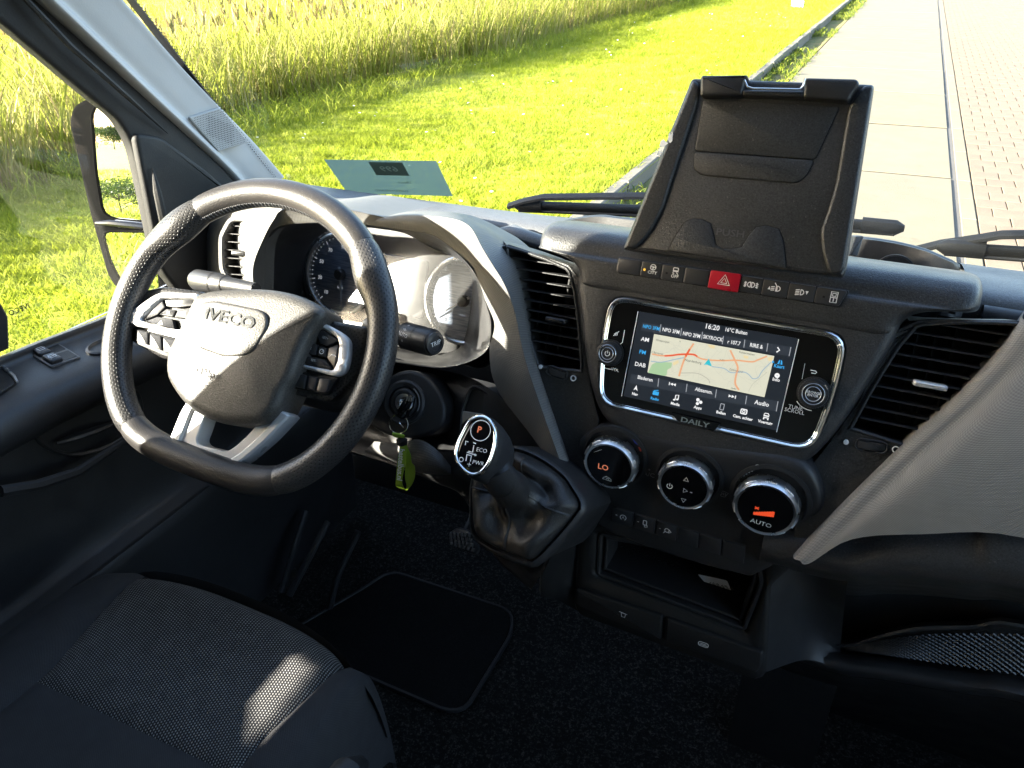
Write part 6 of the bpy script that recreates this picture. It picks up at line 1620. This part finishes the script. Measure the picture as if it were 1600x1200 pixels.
# knobs in dished collars
for k, (x, y, r0_, kind) in enumerate(((265, 245, .0312, 'temp'), (598, 338, .0300, 'mode'), (960, 440, .0335, 'fan'))):
    u, v = s6(x, y, .020)
    mb = MB(); lathe(mb, FB, u + .002, v + .005, [(r0_ * 1.28, .006), (r0_ * 1.27, .0095), (r0_ * 1.14, .0105), (r0_ * 1.10, .008)], 56); mb.build('knob_collar', M['dark_smooth'], cli, angle=50)
    mb = MB(); lathe(mb, FB, u, v, [(r0_ * 1.0, .006), (r0_ * 1.0, .018), (r0_ * .975, .0215), (r0_ * .93, .0245), (r0_ * .86, .0240), (r0_ * .85, .0225)], 120); kb = mb.build('knob', M['silver'], cli, angle=40)
    mb = MB()
    for g0 in range(0, 360, 36):
        for j in range(7):
            a = R(g0 + j * 3.0 + 8); e = V(math.cos(a), math.sin(a)); s_ = V(-e[1], e[0])
            p = V(u, v) + e * r0_; plate(mb, FB, [tuple(p - s_ * .0006 - e * .001), tuple(p - s_ * .0006 + e * .0009), tuple(p + s_ * .0006 + e * .0009), tuple(p + s_ * .0006 - e * .001)], .008, .0205, .0004, 1)
    tag(mb.build('grip_ribs', M['silver'], kb, smooth=False), kind='stuff')
    mb = MB(); lathe(mb, FB, u, v, [(r0_ * .855, .018), (r0_ * .855, .0232), (r0_ * .84, .0236)], 56); mb.build('knob_face', M['gloss'], kb)
    wf = .0240; sp = lambda X, Y: s6(X, Y, .024)
    mb = MB(); md = MB()
    if kind == 'temp':
        c = sp(235, 258); text(md, FB, 'LO', c[0], c[1], wf, .0070, bold=.01)
        md.build('display', M['led_orange'], kb, smooth=False)
        c = sp(252, 310); line(mb, FB, [(c[0] - .0055, c[1] - .001), (c[0] - .004, c[1] + .001), (c[0] - .001, c[1] + .003), (c[0] + .002, c[1] + .0025), (c[0] + .005, c[1] + .0005), (c[0] + .0055, c[1] - .0015), (c[0] - .0055, c[1] - .001)], .0007, wf); line(mb, FB, [(c[0] - .001, c[1] + .001), (c[0] + .002, c[1] + .001), (c[0] + .002, c[1] - .0005)], .0006, wf)
        line(mb, FB, [sp(195, 190), sp(230, 178)], .0004, wf)
    elif kind == 'mode':
        for X, Y, a in ((606, 314, 90), (600, 362, 0), (594, 404, -90)):
            c = sp(X, Y); line(mb, FB, [(c[0] + .0030 * math.cos(R(a + d)), c[1] + .0030 * math.sin(R(a + d))) for d in (0, 120, 240)], .0006, wf, closed=True)
        c = sp(628, 370); line(mb, FB, [(c[0] - .0012, c[1]), (c[0] + .0012, c[1])], .0008, wf)
        c = sp(532, 342); line(mb, FB, [(c[0] + .0030 * math.cos(a), c[1] + .0030 * math.sin(a)) for a in np.linspace(R(125), R(415), 16)], .0007, wf); line(mb, FB, [(c[0], c[1] + .0038), (c[0], c[1])], .0007, wf)
    else:
        for j in range(8):
            c = sp(912 + j * 11.5, 463 + j * 1.4); h_ = .0016 + j * .00045; box(md, FB, c[0] - .0014, c[1] - .002, wf - .0003, c[0] + .0013, c[1] + h_, wf)
        c = sp(922, 440); line(md, FB, [(c[0] - .002, c[1] - .0014), (c[0] + .002, c[1] + .0014)], .0012, wf); line(md, FB, [(c[0] - .002, c[1] + .0014), (c[0] + .002, c[1] - .0014)], .0012, wf)
        md.build('display', M['led_red'], kb, smooth=False)
        c = sp(940, 508); text(mb, FB, 'AUTO', c[0], c[1], wf, .0050, sx=1.1, rot=R(-3), bold=.01)
    mb.build('symbol', M['white'], kb, smooth=False)
wp = .0083
mb = MB(); c = s6(440, 290, .008); text(mb, FB, 'A/C', c[0], c[1], wp, .0055, sx=1.05); c = s6(442, 268, .008); lathe(mb, FB, c[0], c[1], [(.0011, wp - .001), (.0011, wp)], 10); mb.build('print', M['greyprint'], cli, smooth=False)
mb = MB(); c = s6(772, 378, .008); line(mb, FB, [(c[0] - .005, c[1] + .003), (c[0], c[1] + .0042), (c[0] + .005, c[1] + .003), (c[0] + .002, c[1] - .003), (c[0] - .002, c[1] - .003)], .0006, wp, closed=True)
for j in (-1, 0, 1): line(mb, FB, [(c[0] + j * .002, c[1] - .001), (c[0] + j * .002 + .0006, c[1] + .0006), (c[0] + j * .002, c[1] + .0022)], .0005, wp)
mb.build('print', M['greyprint'], cli, smooth=False)
mb = MB()
for j in range(7):
    c = s6(836 + j * 12, 306 - j * 7.2, .0085); box(mb, FB, c[0] - .0016, c[1] - .0012, wp - .0004, c[0] + .0016, c[1] + .0008 + .0003 * j, wp + .0006)
c = s6(925, 258, .0085); poly(mb, FB, ell(c[0], c[1] + .001, .0030, n=10), wp + .0007); c = s6(836, 310, .0085); poly(mb, FB, ell(c[0], c[1], .0024, n=8), wp + .0007)
mb.build('fan_scale', M['white'], cli, smooth=False)
mb = MB(); poly(mb, FB, [s6(366, 128, .0085), s6(378, 150, .0085), s6(392, 158, .0085), s6(385, 138, .0085)], wp + .0007); mb.build('cold_mark', M['blueprint'], cli, smooth=False)
mb = MB(); poly(mb, FB, [s6(392, 166, .0085), s6(402, 188, .0085), s6(410, 182, .0085), s6(402, 166, .0085)], wp + .0007); mb.build('warm_mark', M['redprint'], cli, smooth=False)
be = [((278, 428), (274, 494)), ((376, 456), (370, 525)), ((474, 486), (468, 556)), ((571, 516), (563, 586)), ((668, 546), (660, 618)), ((769, 577), (762, 650)), ((876, 604), (865, 688))]
for k in range(6):
    q = [s6(*be[k][0], .008), s6(*be[k + 1][0], .008), s6(*be[k + 1][1], .008), s6(*be[k][1], .008)]
    mb = MB(); o_ = inset(ccw(q), .0008); plate(mb, FB, inset(ccw(q), .0001), .006, .0082, 0); plate(mb, FB, rounded(o_, .001, 2), .006, .0102, .0009, 2); b_ = mb.build('button', M['button'], cli)
    c = np.mean(q, axis=0); mb = MB(); w = .0106
    if k == 0: line(mb, FB, [(c[0] + .0036 * math.cos(a) + .001, c[1] + .0036 * math.sin(a)) for a in np.linspace(R(-60), R(240), 16)], .0006, w); text(mb, FB, 'A', c[0] + .001, c[1], w, .0032); line(mb, FB, [(c[0] - .0085, c[1] + .001), (c[0] - .0065, c[1] + .001)], .0005, w)
    if k == 1: line(mb, FB, rounded(rect(c[0] - .0014, c[1] - .001, c[0] + .0026, c[1] + .0052), .001), .0006, w, closed=True); line(mb, FB, [(c[0], c[1] - .001), (c[0] + .001, c[1] - .004), (c[0] + .004, c[1] - .003), (c[0] + .003, c[1] - .0005)], .0006, w); line(mb, FB, [(c[0] - .0085, c[1] + .001), (c[0] - .0065, c[1] + .001)], .0005, w)
    if k == 2: line(mb, FB, ell(c[0] + .001, c[1] + .001, .0026, n=14), .0006, w, closed=True); line(mb, FB, [(c[0] - .001, c[1] - .001), (c[0] - .003, c[1] - .004)], .0007, w); line(mb, FB, [(c[0] + .003, c[1] + .003), (c[0] + .006, c[1]), (c[0] + .003, c[1] - .002)], .0007, w); line(mb, FB, [(c[0] - .0085, c[1] + .001), (c[0] - .0065, c[1] + .001)], .0005, w)
    if mb.v: mb.build('symbol', M['white'], b_, smooth=False)

# ------------------------------------------------------------------ card left in the tray
FCx = frame_n(FTr.pix(1128, 926, .002), (.10, -.62, .78))
cq = [FCx.pix(x, y) for x, y in ((1090, 897), (1113, 924), (1144, 926), (1136, 907))]
nrm = np.cross(cq[1] - cq[0], cq[3] - cq[0]); FCd = frame_n(sum(cq) / 4, nrm if nrm[2] > 0 else -nrm)
mb = MB(); q = [((p - FCd.o) @ FCd.u, (p - FCd.o) @ FCd.v) for p in cq]; plate(mb, FCd, rounded(q, .002), -.0005, .0004, 0, back=True)
card = mb.build('paper_card', M['paper']); tag(card, 'small white printed card lying in the open console tray', 'card')
mb = MB(); ctr_ = np.mean(q, axis=0)
e_u = V(q[3]) - V(q[0]); e_v = V(q[1]) - V(q[0])
for k, s in enumerate(('Bij', 'Kon', 'Mbar', 'Rad', 'Door', 'Var')):
    a_ = V(q[0]) + e_u * (.16 + .14 * k) + e_v * (.55 + .01 * k); text(mb, FCd, s, a_[0], a_[1], .0008, .0034, rot=math.atan2(-e_v[1], -e_v[0]), bold=.02)
mb.build('card_print', M['ink'], card, smooth=False)

# ------------------------------------------------------------------ gear lever with its leather boot
gl_ = thing('gear_lever', 'gear lever with chrome rimmed knob and creased leather boot', 'gear lever', (-.26, .60, -.58))
FBt = frame_n(onY(830, 800, .585), (-.08, -.72, .69))
bo_ = [FBt.hit(*p) for p in ((742, 748), (739, 796), (742, 830), (756, 846), (786, 860), (822, 874), (836, 870), (866, 840), (897, 803), (904, 788), (892, 766), (874, 742), (836, 716), (798, 704), (758, 718))]
bo_ = ccw(resample([tuple(p) for p in spline(bo_, 4, True)], 72))
mb = MB(); hs = inset(bo_, -.006); low = inset(bo_, -.020); n_ = 72
rings = [[FBt.p(p[0], p[1] + .05, -.22) for p in inset(bo_, .004)], [FBt.p(p[0], p[1] + .012, -.05) for p in inset(bo_, -.004)], [FBt.p(p[0], p[1], -.010) for p in inset(bo_, -.008)], [FBt.p(p[0], p[1], -.002) for p in hs], [FBt.p(p[0], p[1], .0) for p in inset(bo_, -.003)], [FBt.p(p[0], p[1], -.006) for p in inset(bo_, .001)]]
vs = [p for r in rings for p in r]; fs = [(k * n_ + i, k * n_ + (i + 1) % n_, (k + 1) * n_ + (i + 1) % n_, (k + 1) * n_ + i) for k in range(len(rings) - 1) for i in range(n_)]
mb.add(vs, fs); mb.build('boot_surround', M['dark_smooth'], dash, angle=50)
neck = onY(782, 752, .555); FK = frame_n(onY(749, 690, .545), (.08, -.74, .67))
nk = V(*[(neck - FBt.o) @ a for a in (FBt.u, FBt.v, FBt.w)])
mb = MB(); rows = []; cb = np.mean(bo_, axis=0)
prof_b = [(1.0, 0, -.006), (.97, 0, .004), (.90, .0, .010), (.78, .03, .014), (.64, .10, .012), (.52, .25, .010), (.42, .45, .014), (.33, .68, .024), (.26, .86, .036), (.22, .97, .046), (.20, 1.0, .054)]
for j, (s, m, w) in enumerate(prof_b):
    r = []
    for i, p in enumerate(bo_ + bo_[:1]):
        a = 2 * math.pi * i / n_; fold = math.sin(a * 5 + j * .9) * .6 + math.sin(a * 3 - j * .5 + 1) * .5
        q = V(cb) + (V(p) - V(cb)) * s; tgt = V(nk[0], nk[1]); 
        if j >= 7: rn = .021 - .0012 * (j - 7); q = V(rn * math.cos(a + math.atan2(bo_[0][1] - cb[1], bo_[0][0] - cb[0])), rn * math.sin(a + math.atan2(bo_[0][1] - cb[1], bo_[0][0] - cb[0]))) + V(cb) * (1 - m) + tgt * m
        else: q = q * 1.0 + (tgt - V(cb)) * m * (1.0)
        amp = .0055 * math.sin(math.pi * min(1, j / 9)) if j else 0
        ww = w * (nk[2] / .054 if j >= 7 else 1 + (nk[2] / .054 - 1) * j / 8)
        r.append(FBt.p(q[0], q[1], ww + fold * amp))
    rows.append(r)
sheet(mb, rows, 2, 4); mb.build('boot', M['boot'], gl_, angle=80)
G = np.array(rows)
mb = MB()
for i in (2, 20, 38, 56):
    for d in (-1, 1):
        pts = [G[j, i] * .9 + G[j, (i + d) % n_] * .1 + FBt.w * .0012 for j in range(1, 8)]; tube(mb, spline(pts, 3), .0009, 4)
mb.build('boot_seam', M['boot'], gl_)
mb = MB(); tube(mb, [neck - FBt.w * .01, neck + (FK.o - neck) * .25, neck + (FK.o - neck) * .5 - FK.w * .02], [.019, .0185, .017], 24); mb.build('collar', M['dark_smooth'], gl_)
ko = [FK.hit(*zs(x, y)) for x, y in ((1000, 492), (1045, 482), (1090, 490), (1130, 515), (1165, 565), (1185, 630), (1186, 720), (1165, 810), (1135, 890), (1085, 960), (1030, 1000), (975, 1008), (920, 985), (870, 940), (830, 880), (818, 810), (838, 720), (870, 650), (912, 570), (950, 520))]
ko = ccw([tuple(p) for p in spline(ko, 3, True)])
mb = MB(); back = [(-.052, .55), (-.046, .78), (-.036, .92), (-.022, 1.02), (-.008, 1.04), (-.001, 1.0), (.001, .97)]
kc_ = np.mean(ko, axis=0); n_k = len(ko); vs = []
for w, s in back: vs += [FK.p(*(V(kc_) + (V(p) - V(kc_)) * s + V(.016, -.010) * (-w / .05) * .8), w) for p in ko]
fs = [(k * n_k + i, k * n_k + (i + 1) % n_k, (k + 1) * n_k + (i + 1) % n_k, (k + 1) * n_k + i) for k in range(len(back) - 1) for i in range(n_k)] + [tuple(range(n_k))[::-1]]
mb.add(vs, fs); kn = mb.build('knob', M['dark_smooth'], gl_, angle=60)
mb = MB(); hoop(mb, FK, ko, inset(ko, .0046), -.004, .0048, .0022); mb.build('chrome_rim', M['chrome'], gl_, angle=50)
mb = MB(); plate(mb, FK, inset(ko, .0042), -.002, .0030, .0008, 1, dome=.0015); mb.build('knob_face', M['gloss'], gl_, angle=60)
hk = lambda x, y: FK.hit(*zs(x, y), .0046); wk = .0052
mb = MB(); ra = math.atan2(*(V(hk(1090, 892)) - V(hk(985, 870)))[::-1])
for s, x, y, h_ in (('ECO', 1052, 785, .0040), ('PWR', 1022, 893, .0040), ('+', 945, 908, .0060)): c = hk(x, y); text(mb, FK, s, c[0], c[1], wk, h_, rot=ra)
L2 = lambda *p: line(mb, FK, [hk(*q) for q in p], .0011, wk)
L2((912, 740), (918, 705), (938, 712)); L2((980, 718), (1004, 728)); L2((940, 792), (975, 800), (986, 740)); L2((926, 800), (1008, 826)); L2((918, 875), (928, 815)); L2((928, 820), (965, 830), (955, 880)); c = hk(878, 862); line(mb, FK, ell(c[0], c[1], .0022, n=14), .0008, wk, closed=True); L2((1008, 826), (992, 815)); L2((1008, 826), (990, 830))
c = hk(1042, 615); line(mb, FK, ell(c[0], c[1], .0105, n=32), .0006, wk - .0002, closed=True)
mb.build('shift_pattern', M['white'], gl_, smooth=False)
mb = MB(); c = hk(1032, 610); text(mb, FK, 'P', c[0], c[1], wk, .0062, rot=ra, bold=.03); mb.build('parking_mark', M['led_orange'], gl_, smooth=False)

# ------------------------------------------------------------------ footwell
bp = thing('brake_pedal', 'ribbed rubber brake pedal in the dark footwell', 'pedal', onY(722, 850, .93))
FPd = frame_n(onY(720, 846, .93), (.0, -.80, .60)); pq = [FPd.hit(*p) for p in ((702, 832), (714, 824), (734, 830), (748, 858), (742, 868), (706, 854), (700, 846))]
mb = MB(); plate(mb, FPd, rounded(pq, .006), -.012, 0, .003, 2, back=True); mb.build('pad', M['button'], bp)
mb = MB(); us = [p[0] for p in pq]; vs_ = [p[1] for p in pq]
for i in range(6):
    for j in range(4):
        c = lerp4([FPd.hit(703, 832), FPd.hit(736, 832), FPd.hit(744, 864), FPd.hit(704, 850)], (i + .5) / 6, (j + .5) / 4)
        box(mb, FPd, c[0] - .0030, c[1] - .0034, 0, c[0] + .0030, c[1] + .0034, .005, .0012)
tag(mb.build('pad_studs', M['pad_rubber'], bp), kind='stuff')
mb = MB(); tube(mb, [FPd.p(0, 0, -.01), FPd.p(0, .08, -.05), V(-.58, 1.1, -.75)], .010, 8); mb.build('lever_arm', M['black'], bp)
mq_ = [onZ(572, 918, FLOOR + .006), onZ(610, 892, FLOOR + .006), onZ(800, 955, FLOOR + .006), onZ(800, 990, FLOOR + .006), onZ(728, 1108, FLOOR + .006), onZ(700, 1112, FLOOR + .006), onZ(560, 1052, FLOOR + .006), onZ(430, 1000, FLOOR + .006)]
mb = MB(); plate(mb, WORLD, rounded([p[:2] for p in mq_], .03, 5), FLOOR, FLOOR + .008, .003, 2); o = mb.build('floor_mat', M['carpet_mat']); tag(o, 'plain black floor mat on the speckled carpet in front of the driver seat', 'floor mat')
mb = MB(); mo = resample(rounded([p[:2] for p in mq_], .03, 5), 80); tube(mb, [V(p[0], p[1], FLOOR + .006) for p in mo], .0045, 6, closed=True); mb.build('bound_edge', M['black'], o)
# seat pedestal, sill and plastic step beside the seat
mb = MB(); rows = [[V(-.88, .36, -.80), V(-.62, .40, -.80), V(-.40, .36, -.80)], [V(-.86, .34, -1.0), V(-.62, .37, -1.0), V(-.40, .34, -1.0)], [V(-.86, .34, FLOOR), V(-.62, .37, FLOOR), V(-.40, .34, FLOOR)]]
sheet(mb, rows, 4, 4); box(mb, WORLD, -.87, -.1, FLOOR, -.39, .33, -.80); seatbox = mb
# ------------------------------------------------------------------ driver's seat
seat = thing('driver_seat', 'driver seat cushion in dark flecked cloth with plain side bolsters', 'car seat', (-.62, .2, FLOOR))
seatbox.build('pedestal', M['black'], seat)
def zc(x, y):
    """height of the cushion: raised bolsters, rolled front edge"""
    s = (x + .615) / .25; z = -.705
    z -= .030 * (max(0, abs(s) - .62) / .4) ** 2
    edge = .470 - .055 * max(0, abs(s) - .15) ** 2 * 1.0
    f = y - (edge - .055)
    if f > 0: z -= .055 * (1 - math.sqrt(max(0, 1 - (min(f, .0545) / .055) ** 2)))
    return z
def seat_pt(s, y):
    """s from -1 (door side) to 1 (console side); the outline narrows towards the front"""
    half = (.240 if s < 0 else .205) - .05 * max(0, (y - .25) / .22) ** 2 * (1 if s < 0 else .4)
    x = -.615 + s * half - (.0 if s < 0 else 0)
    return V(x, y, 0)
def patch(s0, s1, y0, y1, ns, ny, lab, mat, puff=.006):
    rows = []
    for i in range(ns + 1):
        s = s0(0) if False else None
        r = []
        for j in range(ny + 1):
            t = j / ny; y = y0(i / ns) + (y1(i / ns) - y0(i / ns)) * t
            a, b = s0(y), s1(y); ss = a + (b - a) * i / ns
            p = seat_pt(ss, y); e = min(i / ns, 1 - i / ns) * (b - a) * .22; e2 = min(t, 1 - t) * (y1(.5) - y0(.5))
            d = min(e, e2 if lab != 'c' else e2)
            z = zc(p[0], y) + puff * (1 - math.exp(-d / .010)) - .004
            r.append(V(p[0], y, z))
        rows.append(r)
    mb = MB(); sheet(mb, rows, 1, 1); return mb
front = lambda f: .470 - .040 * abs(2 * f - 1) ** 2.5
sL = lambda y: -.78 + .27 * min(1, max(0, (.44 - y) / .16)) ** .8
sR = lambda y: .93 - .14 * min(1, max(0, (.44 - y) / .12))
split = lambda f: .262 + .010 * f
mb = patch(sL, sR, split, front, 40, 40, 'c', None); mb.build('cushion_centre', M['seat_weave'], seat, angle=80)
mb = patch(sL, sR, lambda f: -.12, split, 40, 30, 'c', None); mb.build('cushion_rear', M['seat_plain'], seat, angle=80)
def bolster(sa, sb, side):
    mb = MB(); rows = []
    for i in range(25):
        r = []
        for j in range(41):
            t = j / 40; y = -.12 + (.438 + .12) * t; f = i / 24
            a, b = sa(y), sb(y)
            if f <= .6:
                ss = a + (b - a) * f / .6; p = seat_pt(ss, y); e = f / .6 * abs(b - a) * .2
                z = zc(p[0], y) + .006 * (1 - math.exp(-e / .010)) - .004
                r.append(V(p[0], y, z))
            else:
                g = (f - .6) / .4; p = seat_pt(b, y); out = side * .022 * math.sin(math.pi * .5 * g)
                z = zc(p[0], y) + .002 - .16 * (1 - math.cos(math.pi * .5 * g))
                r.append(V(p[0] + out, y - .0, z))
        rows.append(r)
    # close the front of the bolster
    for r in rows: r.append(r[-1] + V(0, .012, -.02)); r.append(r[-2] + V(0, .010, -.12))
    sheet(mb, rows, 1, 1, flip=(side < 0)); return mb
bolster(sL, lambda y: -1.0, -1).build('bolster', M['seat_plain'], seat, angle=80)
bolster(sR, lambda y: 1.0, 1).build('bolster', M['seat_plain'], seat, angle=80)
mb = MB(); rows = [[V(x, front((x + .84) / .44) - .004, zc(x, .43) - .01), V(x, front((x + .84) / .44) + .004, -.79), V(x, .44, -.84)] for x in np.linspace(-.84, -.40, 9)]; sheet(mb, rows, 2, 3); mb.build('cushion_front', M['seat_plain'], seat, angle=80)
mb = MB(); tube(mb, [onY(520, 1240, .27), onY(542, 1212, .29), onY(562, 1198, .31)], [.016, .017, .010], 12); mb.build('seat_lever', M['black'], seat)

# ------------------------------------------------------------------ wipers and windscreen sticker
def wiper(label, blade, arm, cap_end=True):
    t = thing('windscreen_wiper', label, 'wiper', blade[0], 'wipers at the foot of the windscreen')
    mb = MB(); d = V(blade[-1]) - V(blade[0]); tube(mb, blade, .008, 10, ry=.011, up=(0, -.5, .85)); mb.build('blade', M['rubber'], t)
    mb = MB(); tube(mb, [V(p) - V(0, .004, .009) for p in blade], .0035, 8); mb.build('squeegee', M['black'], t)
    mb = MB(); tube(mb, arm, .008, 8, ry=.005, up=(0, -.5, .85)); mb.build('arm', M['trimblack'], t)
    mb = MB()
    for a, b in ((blade[0], blade[1]), (blade[-1], blade[-2])):
        a, b = V(a), V(b); e = (b - a) / np.linalg.norm(b - a); tube(mb, [a - e * .012, a, a + e * .05], [.004, .011, .012], 10, ry=[.006, .014, .015], up=(0, -.5, .85))
    mb.build('end_cap', M['trimblack'], t)
YW = 1.29
wiper('long wiper behind the document holder on the driver side of the windscreen', [onY(812, 321, YW), onY(900, 324, YW), onY(1000, 328, YW), onY(1200, 340, YW), onY(1400, 356, YW)],
      [onY(795, 322, YW), onY(820, 314, YW - .01), onY(850, 308, YW - .01), onY(1000, 306, YW - .01), onY(1150, 318, YW - .01), onY(1300, 350, YW - .02)])
wiper('wiper on the passenger side of the windscreen with bent arm', [onY(1478, 386, 1.24), onY(1540, 391, 1.24), onY(1600, 395, 1.23), onY(1760, 410, 1.20)],
      [onY(1400, 398, 1.28), onY(1470, 381, 1.25), onY(1520, 374, 1.24), onY(1565, 367, 1.23), onY(1620, 366, 1.22), onY(1760, 395, 1.19)])
# sticker stuck on the inside of the glass
def on_glass(px, py):
    d = sight(px, py); best = None
    for t in np.linspace(-.05, .6, 400):
        y = 1.10 - .60 * t; p = d * (y / d[1])
        for _ in range(3):
            s = max(-1, min(1, (p[0] + .115) / (.925 - .07 * t))); y = 1.10 - .60 * t + .13 * (1 - s * s) * (1 - .3 * t); p = d * (y / d[1])
        z = -.41 + .80 * t - .05 * (1 - s * s) * (1 - t); e = abs(p[2] - z)
        if best is None or e < best[0]: best = (e, p)
    return best[1]
st4 = [on_glass(*p) for p in ((508, 245), (683, 247), (709, 302), (545, 298))]
nrm = np.cross(st4[1] - st4[0], st4[3] - st4[0]); nrm = nrm if nrm[1] < 0 else -nrm; FSt = frame_n(sum(st4) / 4 + nrm / np.linalg.norm(nrm) * .006, nrm)
q = [((p - FSt.o) @ FSt.u, (p - FSt.o) @ FSt.v) for p in st4]
mb = MB(); poly(mb, FSt, q, 0); stk = mb.build('windscreen_sticker', M['sticker']); tag(stk, 'translucent green sticker on the windscreen above the wheel, its print reversed', 'sticker')
M['stk_ink'] = flat('sticker ink', (.10, .17, .15), .7); M['stk_pale'] = flat('sticker pale', (.34, .48, .43), .7)
L4 = lambda a, b: lerp4(q, a, b)
mb = MB(); poly(mb, FSt, [L4(.40, .05), L4(.70, .05), L4(.70, .42), L4(.40, .42)], .0004); mb.build('print_panel', M['stk_ink'], stk, smooth=False)
mb = MB(); ct = L4(.55, .235); d_ = V(L4(.7, .235)) - V(L4(.4, .235)); text(mb, FSt, '699', ct[0], ct[1], .0008, .013, mirror=True, rot=math.atan2(d_[1], d_[0]), bold=.02, sx=1.25); mb.build('number', M['stk_pale'], stk, smooth=False)
mb = MB(); ct = L4(.45, .88); text(mb, FSt, 'LUZERN-MILANO', ct[0], ct[1], .0004, .0055, mirror=True, rot=math.atan2(d_[1], d_[0]), sx=1.1); ct = L4(.62, .62); text(mb, FSt, 'Ubench', ct[0], ct[1], .0004, .006, mirror=True, rot=math.atan2(d_[1], d_[0])); mb.build('small_print', M['stk_ink'], stk, smooth=False)
